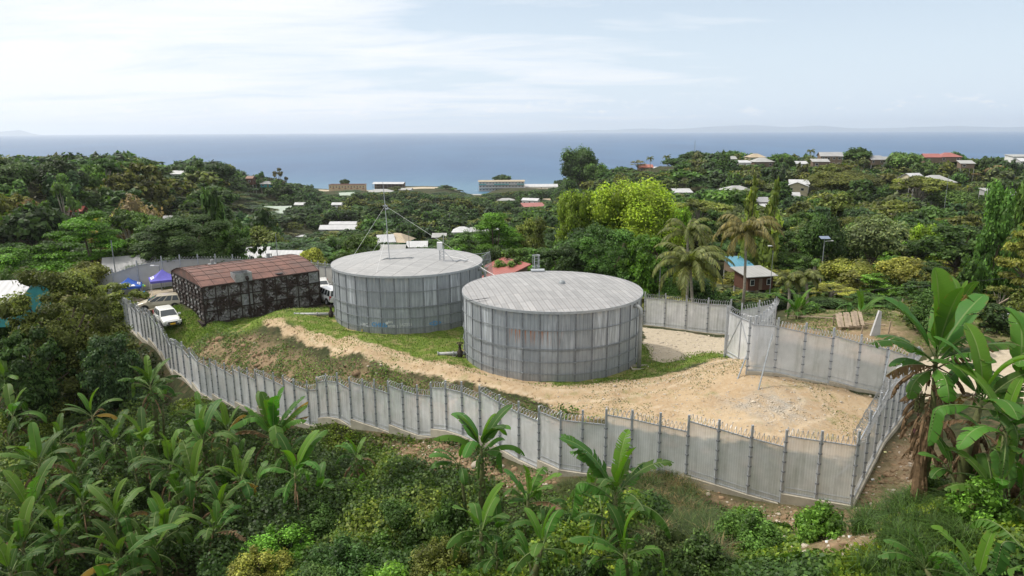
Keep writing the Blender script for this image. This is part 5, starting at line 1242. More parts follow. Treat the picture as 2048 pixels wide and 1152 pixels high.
# weeds and grass inside the compound
def weeds(n,poly,size,col,seed,thr=.5,fr=.5,h=.35,asp=.7,up=0):
    rs=RS(seed); a=poly.min(0);b_=poly.max(0); x=rs.uniform(a[0],b_[0],n); y=rs.uniform(a[1],b_[1],n); m=mask(poly,x,y,1.0,.8); k=(m>rs.rand(n))&(fbm(x*fr,y*fr,4)>thr*.94-.03*rs.rand(n))
    for T_ in (TA,TB): k&=np.hypot(x-T_[0],y-T_[1])>TR+.3
    x=x[k];y=y[k]; z=tz(x,y)+rs.rand(len(x))*h*np.clip((fbm(x*fr,y*fr,4)-.40)*6,.2,1.4); nr=np.tile([0,-.3,1.],(len(x),1)); v,f=leafcards(rs,np.stack([x,y,z],1),nr,size,asp=asp); return v,f,np.repeat(np.array(col)*rs.uniform(.7,1.3,(len(x),1)),4,0)
stuffobj('bank_weeds',[weeds(9000,YARD,.08,(.18,.15,.08),16,.60,.9,.05),weeds(60000,OUTG,.2,(.12,.16,.04),15,.47,.4,.3),weeds(130000,BANK,.17,(.12,.19,.035),5,.47),weeds(50000,BANK,.20,(.08,.14,.03),6,.49,.9,.5),weeds(24000,BANK,.15,(.24,.19,.10),8,.50,1.3,.2),weeds(9000,SOILF,.14,(.06,.11,.025),9,.53),weeds(9000,SOILR,.12,(.07,.11,.03),10,.58),weeds(16000,YARD,.10,(.13,.15,.05),12,.58,.3,.08)],'patchy green and dry weeds growing on the bank below the tanks','weeds')
def blades(n,poly,L,col,seed,thr=0,w=.02,clump=None,lean=.5,fr=.6,sub=None):
    rs=RS(seed); a=poly.min(0);b_=poly.max(0)
    if clump: 
        c=np.stack([rs.uniform(a[0],b_[0],clump),rs.uniform(a[1],b_[1],clump)],1); k=rs.randint(0,clump,n); x=c[k,0]+rs.normal(size=n)*.18; y=c[k,1]+rs.normal(size=n)*.18
    else: x=rs.uniform(a[0],b_[0],n); y=rs.uniform(a[1],b_[1],n)
    k=mask(poly,x,y,.8,.8)>.5*rs.rand(n)+.1
    if thr: k&=fbm(x*fr,y*fr,4)>thr
    for T_ in (TA,TB): k&=np.hypot(x-T_[0],y-T_[1])>TR+.38
    x=x[k];y=y[k];n=len(x); z=tz(x,y)-.02; az=rs.uniform(0,6.28,n); l=L*rs.uniform(.5,1.3,n); ln=lean*rs.uniform(.3,1.6,n)
    d=np.stack([np.cos(az),np.sin(az),np.zeros(n)],1); s_=np.stack([-np.sin(az),np.cos(az),np.zeros(n)],1)*w; p=np.stack([x,y,z],1)
    m=p+d*(l*ln*.35)[:,None]+np.array([0,0,1.])*(l*.6)[:,None]; t=p+d*(l*ln)[:,None]+np.array([0,0,1.])*(l*(.95-.35*np.minimum(ln,1.3)))[:,None]
    v=np.stack([p-s_,p+s_,m+s_*.8,m-s_*.8,t],1).reshape(-1,3); b=np.arange(n)[:,None]*5; f=np.concatenate([b+[0,1,2],b+[0,2,3],b+[3,2,4]],1).reshape(-1,3)
    return v,f,np.repeat(np.array(col)*rs.uniform(.65,1.4,(n,1)),5,0)
LG1=zone([(1290,960),(1380,975),(1420,1040),(1440,1152),(1300,1152),(1260,1040)]); LG2=zone([(1720,1060),(1800,1010),(1860,1000),(1950,1060),(1900,1152),(1700,1152)])
LG3=zone([(1120,985),(1290,985),(1290,1050),(1140,1060)])
stuffobj('grass',[blades(60000,GRASSM,.16,(.12,.19,.035),21,w=.03),blades(30000,GRASSC,.15,(.11,.19,.03),22,w=.03),blades(14000,PATH,.12,(.22,.20,.08),23,.52,w=.02),blades(12000,GRASSM,.2,(.20,.20,.06),24,.5,w=.03)],'short grass growing round the tanks and the parked car','grass')
stuffobj('long_grass',[blades(26000,LG1,1.15,(.075,.115,.035),25,clump=150,w=.014,lean=.8),blades(9000,LG1,1.1,(.26,.20,.11),26,clump=60,w=.012,lean=.8),blades(34000,LG2,1.0,(.07,.13,.03),27,clump=200,w=.014,lean=.9),blades(16000,LG3,1.0,(.10,.13,.045),28,clump=90,w=.014,lean=.8)],'long arching grass in tufts at the bottom of the slope','long grass')
# rocks and clods
def rocks(n,poly,size,col,seed,thr=0):
    rs=RS(seed); a=poly.min(0);b_=poly.max(0); x=rs.uniform(a[0],b_[0],n); y=rs.uniform(a[1],b_[1],n); k=mask(poly,x,y,.8,.8)>rs.rand(n)
    if thr: k&=fbm(x*.7,y*.7,3)>thr
    x=x[k];y=y[k];n=len(x); iv,fi=ico(); s=size*np.exp(rs.normal(size=n)*.5); z=tz(x,y); V=(iv[None]*(1+rs.normal(size=(n,len(iv),1))*.18))*s[:,None,None]*np.array([1,1,.65])+np.stack([x,y,z],1)[:,None]
    F=(fi[None]+(np.arange(n)*len(iv))[:,None,None]).reshape(-1,3); return V.reshape(-1,3),F
M['stone']=simple('pale_stone',(.46,.40,.32),.95,0,.3,1.3,.1); M['clod']=simple('earth_clod',(.24,.165,.10),.95,0,.4,1.3,.1)
def rockobj(name,ps,m,label):
    V=[];F=[];o=0
    for v,f in ps: V.append(v);F.append(f+o);o+=len(v)
    ob=link(name,fastmesh(name,np.concatenate(V),np.concatenate(F),[m])); tag(ob,label,name.replace('_',' '),kind='stuff')
rockobj('pale_stones',[rocks(5000,YARD,.035,0,31),rocks(1600,BANK,.08,0,32,.5),rocks(1500,SOILR,.06,0,33),rocks(1500,GRAVEL,.028,0,34),rocks(900,ROAD,.06,0,35),rocks(500,SOILF,.08,0,36)],M['stone'],'small pale stones strewn on the bare ground')
rockobj('soil_clods',[rocks(4500,BANK,.10,0,41),rocks(4000,SOILF,.09,0,42),rocks(5000,SOILR,.07,0,43),rocks(1800,PATH,.045,0,44),rocks(260,BANK,.26,0,45,.5)],M['clod'],'clods of brown earth on the cut bank')
# ---------------------------------------------------------------- forest fill
def ok(x,y,r,k=.75):
    for (a,b_,c) in TREES:
        if abs(a-x)<r+c and abs(b_-y)<r+c and math.hypot(a-x,b_-y)<(r+c)*k: return False
    for (a,b_,c) in HOUSES:
        if math.hypot(a-x,b_-y)<c+r*.6: return False
    return True
class Hgrid:
    def __init__(s): s.d={}
    def ok(s,x,y,r,k):
        i,j=int(x//12),int(y//12)
        for a in (-1,0,1):
            for b_ in (-1,0,1):
                for (u,v,c) in s.d.get((i+a,j+b_),()):
                    if math.hypot(u-x,v-y)<(r+c)*k: return False
        return True
    def add(s,x,y,r): s.d.setdefault((int(x//12),int(y//12)),[]).append((x,y,r))
HG=Hgrid()
for t_ in TREES: HG.add(*t_)
def house_clear(x,y,r):
    for (a,b_,c,depth) in HOUSES:
        if math.hypot(a-x,b_-y)<c+r*.35: return False
    return True
FILL=[] # (x,y,z,h,w,style,col,zone)
rf=random.Random(77)
def fillzone(n,ymin,ymax,pa,pb,hr,wr,styles,cols,zname,k=.62,maxtop=None,dens=None):
    c=0
    for _ in range(n):
        y=math.sqrt(rf.uniform(ymin**2,ymax**2)); px=rf.uniform(pa,pb); x=(px-1024)/FPX*y*1.03
        w=rf.uniform(*wr); 
        if dens and fbm(np.array([x*.012]),np.array([y*.012]),2)[0]<dens: w*=.6
        if not HG.ok(x,y,w/2,k) or not house_clear(x,y,w/2): continue
        z=float(tz(x,y,True)); h=rf.uniform(*hr)*(.7+.3*w/wr[1])*rf.uniform(.8,1.2)
        if maxtop is not None:
            row=maxtop(1024+x/y*FPX/1.02); ztop=px_top(x,y,row); h=min(h,ztop-z)
            if h<3: continue
        pxx=1024+x/y*FPX/1.02; hw=w/2/y*FPX*.8; row=0; dd=math.hypot(x,y)
        for (a,b_,rw,ds) in CAPS:
            if ds>dd and a-hw<pxx<b_+hw: row=max(row,rw)
        if row: h=max(1.8,min(h,px_top(x,y,row)-z))
        if z<SEA+.4: continue
        HG.add(x,y,w/2); FILL.append((x,y,z,h,w,rf.choice(styles),rf.choice(cols),zname)); c+=1
    return c
sky_l=lambda px: -4+np.interp(px,[-200,0,60,130,200,300,345,375,440,490,510,560,620,680],[300,308,318,312,312,312,335,330,318,335,355,352,362,372])
sky_r=lambda px: np.interp(px,[1100,1130,1170,1200,1240,1300,1380,1440,1480,1540,1560,1600,1650,1700,1760,1800,1850,1900,2000,2048,2300],[375,330,305,330,330,345,303,300,303,322,308,306,322,298,322,300,312,302,305,306,306])
sky_c=lambda px: np.interp(px,[560,620,660,740,800,870,890,950,1040,1100],[358,368,386,383,370,388,366,386,380,376])
# ---------------------------------------------------------------- houses
_hh=hit(1500,586); print('hut',_hh)
CAPS=[(1478,1508,470,121),(1518,1554,490,119),(1450,1548,602,float(np.hypot(_hh[0],_hh[1])))]
def rmat(name,col,sc=1.2): 
    m,nt,b=newmat(name); P=OBJC(nt); a=NOISE(nt,P,.35,5,.6); sp=N(nt,'ShaderNodeSeparateXYZ'); LK(nt,P,sp.inputs[0])
    rib=MT(nt,'SINE',MT(nt,'MULTIPLY',sp.outputs[0],9.0)); c=MIXC(nt,RAMP(nt,a,[(.35,0),(.68,1)]),tuple(k*.78 for k in col),col); c=MIXC(nt,RAMP(nt,NOISE(nt,P,1.6,5,.7),[(.6,0),(.78,.5)]),c,(.25,.17,.12))
    LK(nt,c,b.inputs['Base Color']); b.inputs['Roughness'].default_value=.5; BUMP(nt,rib,b,.03,.5); return m
RF={'white':rmat('white_roofing',(.56,.56,.56)),'pale':rmat('pale_roofing',(.38,.38,.36)),'tan':rmat('tan_roofing',(.45,.36,.24)),'red':rmat('red_roofing',(.42,.10,.07)),'rust':rmat('rusty_roofing',(.24,.12,.08)),'grey':rmat('grey_roofing',(.34,.34,.34)),'green':rmat('pale_green_roofing',(.40,.47,.38)),'orange':rmat('orange_red_roofing',(.42,.14,.09)),'coral':rmat('faded_red_roofing',(.36,.12,.10)),'blue':rmat('blue_sheet',(.12,.33,.45))}
WL={}
for k,c in {'cream':(.58,.52,.36),'white':(.68,.68,.66),'yellow':(.60,.45,.28),'teal':(.06,.30,.30),'green':(.10,.28,.17),'grey':(.36,.36,.35),'wood':(.11,.055,.038),'brown':(.20,.15,.11),'lightgrey':(.50,.50,.50),'mauve':(.34,.32,.36)}.items(): WL[k]=simple(k+'_wall',c,.85,0,.12,1.5,.15,0,(tuple(x_*.6 for x_ in c),.5))
M['win']=simple('dark_window',(.03,.035,.04),.25,0,.2,3,.5); M['tealrail']=simple('teal_railing',(.05,.33,.34),.6)
def house(px,pt,wpx,Yd,H,D,style,wall,roof,label,rz=0,nw=3,st=1,rh=1.2,ov=.5,open_=False,cat='house',group=None,name='house',stilts=0,base=None,door=True,extra=None,gy=0):
    p=at(px,Yd); zt=px_top(p[0],p[1],pt); g0=hit(px,gy) if gy else None
    if g0 is not None: p=g0; Yd=p[1]; zt=px_top(p[0],p[1],pt)
    w=wpx/FPX*(Yd*.975+(CAMZ-zt)*.22)
    zb=zt-H if base is None else base; root=empty(name,(p[0],p[1],zb),label,cat,group,R(rz)); HOUSES.append((p[0],p[1],max(w,D)*.5,45 if Yd>150 else 14))
    hh=H-rh; g=min(zb,float(tz(p[0],p[1]))-1.5)-zb
    W2,D2=w/2-ov*.6,D/2; CAPS.append((px-wpx*.5,px+wpx*.5,pt+H*FPX/Yd*(.42 if px>1250 else .55),math.hypot(p[0],p[1])))
    if not open_:
        z0=stilts
        MB().box((0,0,(hh+z0)/2),(2*W2,2*D2,hh-z0)).build('wall',WL[wall],root)
    s=MB()
    if open_ or stilts or g<-.6:
        nx=max(2,int(W2*2/4)+1)
        if -1.9<g<-.3 and not open_ and not stilts: s.box((0,0,g/2),(2*W2-.1,2*D2-.1,-g))
        else:
            for i in range(nx):
                for dy in (-D2+.1,D2-.1): s.bar((-W2+2*W2*i/(nx-1)*.98+.1,dy,g),(-W2+2*W2*i/(nx-1)*.98+.1,dy,hh if open_ else max(stilts,.01)),.22)
        s.build('footing' if not open_ else 'posts',WL['grey' if not stilts else 'brown'],root)
    if open_:
        s=MB(); s.box((0,D2*.5,hh*.5),(2*W2-.4,D2*.9,hh*.92))
        if st>1: s.box((0,0,hh*.5),(2*W2,2*D2,.25))
        s.build('wall',WL[wall],root)
    r=MB(); a,b=W2+ov,D2+ov; t=.12
    if style=='gable':     # ridge along local x
        v=[(-a,-b,hh-.15),(a,-b,hh-.15),(a,0,H),(-a,0,H),(a,b,hh-.15),(-a,b,hh-.15)]; v+=[(x_,y_,z_-t) for x_,y_,z_ in v]
        r.add(v,[(0,1,2,3),(3,2,4,5),(6,9,8,7),(9,11,10,8),(0,6,7,1),(5,4,10,11),(0,3,9,6),(3,5,11,9),(1,7,8,2),(2,8,10,4)])
        MB().add([(-W2,-D2,hh),(-W2,D2,hh),(-W2,0,H-.2),(W2,-D2,hh),(W2,D2,hh),(W2,0,H-.2)],[(0,2,1),(3,4,5)]).build('gable_wall',WL[wall],root)
    elif style=='front':   # ridge towards the viewer
        v=[(-a,-b,hh-.15),(0,-b,H),(a,-b,hh-.15),(-a,b,hh-.15),(0,b,H),(a,b,hh-.15)]; v+=[(x_,y_,z_-t) for x_,y_,z_ in v]
        r.add(v,[(0,1,4,3),(1,2,5,4),(6,9,10,7),(7,10,11,8),(0,6,7,1),(1,7,8,2),(3,4,10,9),(4,5,11,10),(0,3,9,6),(2,8,11,5)])
        MB().add([(-W2,-D2,hh),(W2,-D2,hh),(0,-D2,H-.2),(-W2,D2,hh),(W2,D2,hh),(0,D2,H-.2)],[(0,1,2),(3,5,4)]).build('gable_wall',WL[wall],root)
    elif style=='hip':
        k=min(a*.75,b); v=[(-a,-b,hh-.1),(a,-b,hh-.1),(a,b,hh-.1),(-a,b,hh-.1),(-a+k,0,H),(a-k,0,H)]; r.add(v,[(0,1,5,4),(1,2,5),(2,3,4,5),(3,0,4),(0,3,2,1)])
    elif style=='mono':
        v=[(-a,-b,hh),(a,-b,hh),(a,b,H),(-a,b,H)]; v+=[(x_,y_,z_-t) for x_,y_,z_ in v]; r.add(v,[(0,1,2,3),(4,7,6,5),(0,4,5,1),(1,5,6,2),(2,6,7,3),(3,7,4,0)])
        MB().add([(-W2,-D2,hh),(-W2,D2,hh),(-W2,D2,H-t),(W2,-D2,hh),(W2,D2,hh),(W2,D2,H-t)],[(0,2,1),(3,4,5),(1,2,5,4)]).build('gable_wall',WL[wall],root)
    elif style=='flat': r.box((0,0,hh+.15),(2*a,2*b,.3)); r.box((0,-b+.1,hh+.5),(2*a,.2,.4)); r.box((0,b-.1,hh+.5),(2*a,.2,.4))
    r.build('roof',RF[roof],root)
    if not open_:
        sh=(hh-stilts)/st
        for j in range(st):
            zc_=stilts+sh*(j+.55)
            for i in range(nw):
                xx=-W2+2*W2*(i+.5)/nw; ww=min(1.5,2*W2/nw*.5); hw=min(1.3,sh*.42)
                if door and j==0 and i==nw//2 and st==1 and nw>1: 
                    MB().box((xx,-D2-.02,stilts+sh*.4),(ww*.8,.08,sh*.78)).build('door',WL['brown'],root); continue
                f=MB().box((xx,-D2-.02,zc_),(ww,.1,hw)).build('window',WL['white'],root); o=MB().box((xx,-D2-.05,zc_),(ww*.85,.08,hw*.82)).build('pane',M['win'],f)
            if wall in('cream','yellow','white','wood') and j==0:
                MB().box((W2+.02,0,stilts+sh*.55),(.1,1.3,1.1)).build('window',M['win'],root)
    if extra: extra(root,W2,D2,hh)
    return root
def teal(root,W2,D2,hh):
    for j in (1,2):
        z=hh/3*j
        MB().box((0,-D2-.9,z),(2*W2,1.8,.2)).build('walkway',WL['lightgrey'],root)
        for i in range(6):
            xx=-W2+2*W2*(i+.5)/6; MB().box((xx,-D2-1.75,z+.65),(2*W2/6*.96,.08,1.0)).build('railing',M['tealrail'] if (j==2 and i in(0,2,3,5)) else WL['lightgrey'],root)
    s=MB()
    for i in range(13): s.bar((-W2+2*W2*i/12,-D2-1.7,0),(-W2+2*W2*i/12,-D2-1.7,hh),.25)
    s.build('columns',WL['lightgrey'],root)
def school(root,W2,D2,hh):
    s=MB()
    for i in range(13): s.bar((-W2+2*W2*i/12,-D2-.12,0),(-W2+2*W2*i/12,-D2-.12,hh),.5,.25)
    s.box((0,-D2-.1,hh*.5),(2*W2,.2,.35)); s.build('pilasters',WL['cream'],root)
    for i in range(6): MB().box((-W2+2*W2*(i*2+1.5)/12,-D2-.2,hh*.5+.9),(2.2,.2,.9)).build('panel',RF['coral'],root)
def gp(g): return g
HL=[
(696,368,72,770,10.5,9,'flat','yellow','rust','long yellow two storey school on the shore with rows of dark windows',0,12,2,.8,.3,False,'school','school_building',school),
(779,364,62,770,9,14,'gable','brown','white','unfinished open building with a white roof on the shore',-3,6,2,1.5,.5,True,'building','open_building',None),
(1003,360,92,790,12.5,9,'gable','lightgrey','tan','long three storey school with teal railings on the shore',2,14,3,1.3,.8,False,'school','school_building',teal),
(1082,368,66,800,7.5,12,'gable','white','white','long low white building right of the teal railed school',2,9,1,2.5,.5,False,'building','building',None),
(762,378,50,730,6,14,'hip','white','pale','low pale roof in front of the open white roofed building',6,5,1,2.5,.5,False,'house','house',None),
(812,376,26,740,5,9,'gable','grey','pale','small grey roof right of the open white roofed building',-8,3,1,1.5,.5,False,'house','house',None),
(695,386,30,680,5.5,14,'mono','green','green','pale green roofed house below the yellow school',20,3,1,2.2,.5,False,'house','house',None),
(905,386,40,740,4,9,'gable','grey','rust','brown roofed beach house left of the teal railed school',0,4,1,1.3,.5,False,'house','house',None),
(945,388,40,720,5,12,'gable','teal','pale','low house with blue green wall before the teal railed school',0,4,1,1.6,.5,False,'house','house',None),
(1062,396,34,570,6,8,'gable','white','white','white two windowed house above the red shelter in the valley',-20,3,1,1.5,.5,False,'house','house',None),
(1066,407,44,545,5,12,'mono','brown','coral','open shelter with a bright red roof in the valley',12,3,1,1.8,.5,True,'shelter','shelter',None),
(1093,397,15,600,4,5,'gable','wood','tan','tiny tan roofed hut right of the white valley house',0,2,1,1.2,.4,False,'hut','hut',None),
(1012,396,36,600,4,9,'hip','grey','pale','pale roof behind the dark valley trees right of centre',10,3,1,1.6,.5,False,'house','house',None),
(538,416,76,430,6.5,20,'mono','grey','green','wide pale green roof standing out in the left valley',6,5,1,2.6,.5,False,'building','building',None),
(512,409,40,445,4.5,10,'gable','brown','rust','rust brown roof just left of the wide pale green roof',15,3,1,1.6,.5,False,'house','house',None),
(531,403,24,480,4.5,8,'gable','grey','grey','grey roof above the wide pale green roof',-10,2,1,1.6,.5,False,'house','house',None),
(680,450,76,360,5.2,7,'gable','lightgrey','white','long white barrack building with a row of small windows',0,9,1,1.8,.3,False,'building','long_building',None),
(688,443,54,385,4,6,'gable','white','white','white roof just behind the long white barrack',0,6,1,1.2,.3,False,'building','long_building',None),
(603,405,22,470,4,6,'gable','white','white','small white roof among valley trees left of the guyed mast',0,2,1,1.2,.4,False,'house','house',None),
(676,405,20,480,4,6,'gable','white','white','small white roof between valley trees nearer the guyed mast',0,2,1,1.2,.4,False,'house','house',None),
(797,466,52,235,5.2,9,'hip','green','tan','green walled house with a broad tan roof behind the farther tank',-12,2,1,2.4,.6,False,'house','house',None),
(772,469,32,232,4,7,'gable','white','white','white roof joined to the left of the tan roofed green house',20,2,1,2.0,.5,False,'house','house',None),
(788,489,50,212,4.0,6,'gable','green','pale','low green walled house directly behind the farther tank roof',0,3,1,1.4,.5,False,'house','house',None),
(836,482,40,228,3.4,6,'gable','grey','white','low white roof left of the control box',4,2,1,1.4,.5,False,'house','house',None),
(925,453,38,300,4.2,9,'hip','white','white','white hip roof in the valley right of the control box',0,3,1,1.8,.5,False,'house','house',None),
(958,454,34,305,4.0,7,'gable','grey','pale','grey roof right of the white hip roof in the valley',10,3,1,1.4,.5,False,'house','house',None),
(1004,453,24,290,4.6,7,'front','cream','white','small white gable end above the vivid green layered tree',0,1,1,1.5,.4,False,'house','house',None),
(880,466,28,280,3.2,6,'gable','brown','pale','small pale roof left of the white hip roof in the valley',0,2,1,1.2,.4,False,'house','house',None),
(735,428,0,0,0,0,'','','','',0,0,0,0,0,0,'','',None),
(536,362,22,500,8.5,7,'hip','teal','pale','two storey blue green house on the hillside left of centre',0,2,1,1.8,.8,False,'house','stilt_house',None),
(504,352,14,490,6,6,'gable','wood','rust','brown hut under trees left of the blue green hillside house',0,1,1,1.4,.4,False,'hut','hut',None),
(362,341,24,330,4,6,'gable','white','white','white roof poking through the left ridge trees',0,2,1,1.3,.4,False,'house','house',None),
(166,412,24,195,3,4,'gable','wood','red','small dull red roof among the lower left ridge trees',10,1,1,1.1,.4,False,'hut','hut',None),
(340,431,16,230,3,4,'gable','grey','grey','tiny grey shed right of the tan blossoming tree',10,1,1,1.1,.4,False,'shed','shed',None),
(600,470,30,300,3,5,'gable','grey','white','little white roof left of the dirt road in the valley',0,1,1,1.2,.4,False,'house','house',None),
(1290,329,28,450,9,7,'gable','brown','orange','red roofed two storey hill house right of the lime trees skyline',0,3,2,1.5,.8,False,'house','hill_house',None),
(1319,334,24,455,6,7,'mono','lightgrey','white','pale house beside the red roofed hill house',0,2,1,1.3,.5,False,'house','hill_house',None),
(1458,312,20,410,4,7,'gable','brown','pale','partly hidden pale roof on the ridge, left end of the brown roofs',0,2,1,1.5,.4,False,'house','hill_house',None),
(1484,321,26,395,4.6,7,'mono','white','white','white walled house on the ridge below the brown roofs',0,3,1,1.0,.4,False,'house','hill_house',None),
(1508,307,34,420,4.5,9,'hip','cream','tan','tan roofed house on the ridge skyline',0,3,1,2.0,.5,False,'house','hill_house',None),
(1521,315,40,400,5.5,9,'hip','brown','pale','grey hip roofed house in front of the tan roofed one',0,3,1,2.2,.7,False,'house','hill_house',None),
(1597,322,24,385,4,6,'gable','white','white','small white house on the ridge between palms',0,2,1,1.2,.4,False,'house','hill_house',None),
(1655,304,42,390,8,9,'gable','brown','grey','long two level brown house on the ridge skyline',-12,4,2,2.0,.6,False,'house','hill_house',None),
(1636,318,32,380,4.5,6,'mono','brown','pale','lean to roof at the left of the long two level house',-12,2,1,1.3,.5,False,'house','hill_house',None),
(1744,311,26,395,5,8,'gable','brown','grey','grey roofed house right of the highest skyline tree',0,3,1,2.0,.5,False,'house','hill_house',None),
(1763,313,18,400,4,6,'gable','white','pale','small pale house next to the grey roofed one on the ridge',0,2,1,1.4,.5,False,'house','hill_house',None),
(1854,307,30,395,5,8,'gable','coral','coral','red walled house with a red roof on the ridge',-10,2,1,1.8,.5,False,'house','hill_house',None) if False else (1854,307,30,395,5,8,'gable','brown','coral','left of the two red roofs on the ridge',-10,2,1,1.8,.5,False,'house','hill_house',None),
(1888,305,42,395,5,9,'hip','brown','coral','right and larger of the two red roofs on the ridge',-6,3,1,2.2,.5,False,'house','hill_house',None),
(1925,321,26,370,4,6,'mono','brown','pale','pale shed roof below the larger red roof on the ridge',-15,2,1,1.4,.5,False,'house','hill_house',None),
(2030,309,44,390,4.4,7,'mono','white','pale','long pale building at the right end of the ridge',0,5,1,1.0,.5,False,'house','hill_house',None),
(2042,316,36,375,4,7,'gable','lightgrey','white','lower white roof at the right end of the ridge',0,3,1,1.4,.5,False,'house','hill_house',None),
(1591,363,44,330,8.5,8,'front','cream','white','cream two storey house with a white gable roof on the right slope',-18,2,2,1.9,.6,False,'house','house',None),
(1596,359,38,338,9,7,'gable','white','white','white roof rising behind the cream two storey house',-18,2,2,1.8,.5,False,'house','house',None),
(1584,385,28,318,3.2,4,'mono','white','white','low white annex roof in front of the cream house',-18,2,1,1.6,.4,False,'house','house_annex',None),
(1363,378,36,300,3.4,6,'mono','grey','white','long white roof above the bigger coconut palm',0,4,1,1.2,.4,False,'house','house',None),
(1470,371,60,290,3.6,9,'hip','brown','pale','pale roof hidden behind the shorter slim mast tree',5,2,1,1.8,.5,False,'house','house',None),
(1518,394,28,255,3.8,6,'gable','brown','grey','grey roofed hut between the two slim mast trees',5,2,1,1.4,.5,False,'hut','hut',None),
(1528,407,18,250,2.4,4,'mono','grey','white','white lean to roof just left of the taller slim mast tree',5,1,1,1.0,.4,False,'hut','hut',None),
(1858,350,62,300,6,10,'hip','brown','pale','pale hip roof with a long slope on the right hillside',-10,3,1,2.6,1.0,False,'house','house',None),
(1815,346,34,310,5,8,'gable','cream','white','white gable behind the brownish crowned tree',20,2,1,2.4,.5,False,'house','house',None),
(1968,377,28,270,2.6,5,'mono','grey','pale','narrow pale roof on the far right slope',0,2,1,.9,.4,False,'shed','shed',None),
(2015,386,70,250,3.0,9,'mono','mauve','grey','wide flat grey roof on the far right slope',0,4,1,1.0,.4,False,'building','building',None),
(500,494,88,117,4.2,9,'gable','white','white','left one of the large white roofs behind the rusty roofed tank',8,3,1,2.0,.5,False,'building','building',None),
(565,500,92,114,4.2,9,'gable','white','white','right one of the large white roofs behind the rusty roofed tank',-4,3,1,2.0,.5,False,'building','building',None),
(265,518,92,101,3.8,6,'mono','brown','grey','grey corrugated roof behind the blue tents',28,2,1,1.6,.5,False,'shed','shed',None),
(292,538,62,97,3.2,3.5,'mono','brown','grey','lower grey roof between the corrugated roof and the sheet fence',22,2,1,1.3,.4,False,'shed','shed',None),
(22,560,140,78,4.6,8,'gable','teal','white','teal walled shed with a white roof at the left edge',10,3,1,1.5,.6,False,'shed','shed',None),
(985,527,96,98,2.6,8,'mono','brown','coral','faded red roof slope seen between the two round tanks',-55,2,1,2.6,.4,False,'building','building',None),
(1504,538,64,88,3.1,4,'mono','wood','pale','reddish timber hut with a slanting white roof beyond the gate',14,3,1,.7,.6,False,'hut','timber_hut',None),
(1474,517,46,122,2.4,4,'mono','brown','blue','blue sheeted roof behind the coconut palm trunks',10,2,1,1.4,.4,False,'hut','hut',None),
(1022,462,0,0,0,0,'','','','',0,0,0,0,0,0,'','',None),
]
for r_ in HL:
    if r_[2]==0: continue
    (px,pt,wpx,Yd,H,D,style,wall,roof,label,rz,nw,st,rh,ov,op,cat,nm_,ex)=r_
    house(px,pt,wpx,Yd,H,D,style,wall,roof,label,rz,nw,st,rh,ov,op,cat,'houses of the settlement',nm_,extra=ex,stilts=4.2 if nm_=='stilt_house' else 0,gy={'timber_hut':594}.get(nm_,0))
TREES_H=1
for yy,px in ((340,600),(320,612),(300,622)): HOUSES.append((*at(px,yy)[:2],9,6))
# ---------------------------------------------------------------- poles, lamps, wires
def pole(px,pt,Yd,r,label,cat='pole',name='utility_pole',arm=None,mat='galv_dark',top=None):
    p=at(px,Yd); h=px_top(p[0],p[1],pt)-p[2]; e=empty(name,p,label,cat); MB().tube([(0,0,-.5),(0,0,h*.5),(0,0,h)],[r,r*.85,r*.65],7).build('pole',M[mat],e)
    if arm=='lamp': s=MB(); s.bar((0,0,h),(-.5,-.3,h+.12),.07); s.box((-.7,-.4,h+.12),(.5,.25,.1)); s.build('lamp_head',M['white'],e)
    if arm=='solar':
        MB().box((0,0,h+.25),(1.5,.9,.06),rot=Matrix.Rotation(.35,3,'X')).build('solar_panel',simple('solar_glass',(.16,.20,.28),.2,0,.1,3,.6),e); s=MB(); s.bar((0,0,h-.35),(.9,-.3,h-.2),.06); s.box((1.0,-.35,h-.2),(.4,.2,.08)); s.build('lamp_head',M['white'],e)
    if arm=='cross': s=MB(); s.bar((-.8,0,h-.3),(.8,0,h-.3),.1); [s.tube([(x_,0,h-.25),(x_,0,h-.05)],.04,5) for x_ in(-.7,0,.7)]; s.build('crossarm',M['wood'],e)
    return p+np.array([0,0,h])
A1=pole(236,480,95,.09,'tall slim grey pole standing behind the small blue tent')
pole(324,531,92.3,.08,'short lamp post with a white head behind the large blue tent','lamp post','street_lamp','lamp')
A2=pole(560,466,112,.08,'thin pole in front of the large white roofs')
A3=pole(1316,528,83,.08,'grey pole left of the bigger coconut palm')
A4=pole(1638,478,105,.09,'solar street lamp standing over the yellow green bushes','lamp post','street_lamp','solar')
A5=pole(1538,492,98,.05,'pale pole with a lamp at the foot of the taller slim mast tree','lamp post','street_lamp','lamp')
A6=pole(1387,281,425,.18,'thin radio mast on the ridge against the sea','mast','radio_mast')
A7=pole(820,462,200,.10,'thin pole behind the control box','pole','utility_pole','cross'); A8=pole(900,425,330,.12,'pole in the valley above the control box','pole','utility_pole','cross')
A9=pole(2075,545,70,.1,'pole just outside the right edge','pole'); 
pole(1880,352,260,.1,'thin pole by the pale hip roof on the right hillside')
def wire(pts,label,sag=.5,r=.016):
    s=MB()
    for a,b_ in zip(pts,pts[1:]):
        a=np.array(a);b_=np.array(b_); t=np.linspace(0,1,12)[:,None]; q=a+(b_-a)*t; q[:,2]-=sag*4*(t*(1-t))[:,0]; s.tube(q,r,3,cap=False)
    tag(s.build('overhead_wire',M['darkmetal']),label,'wire')
wire([A3,PY(1478,577,74),PY(1600,586,66),A9],'dark overhead wire running from the palms across the bushes to the right',.3)
wire([A7,A8],'thin wire between the two crossarm poles in the valley',1.5,.02)
wire([PY(1200,555,75),PY(1060,540,78)],'thin wire strung behind the two round tanks',.5,.02)
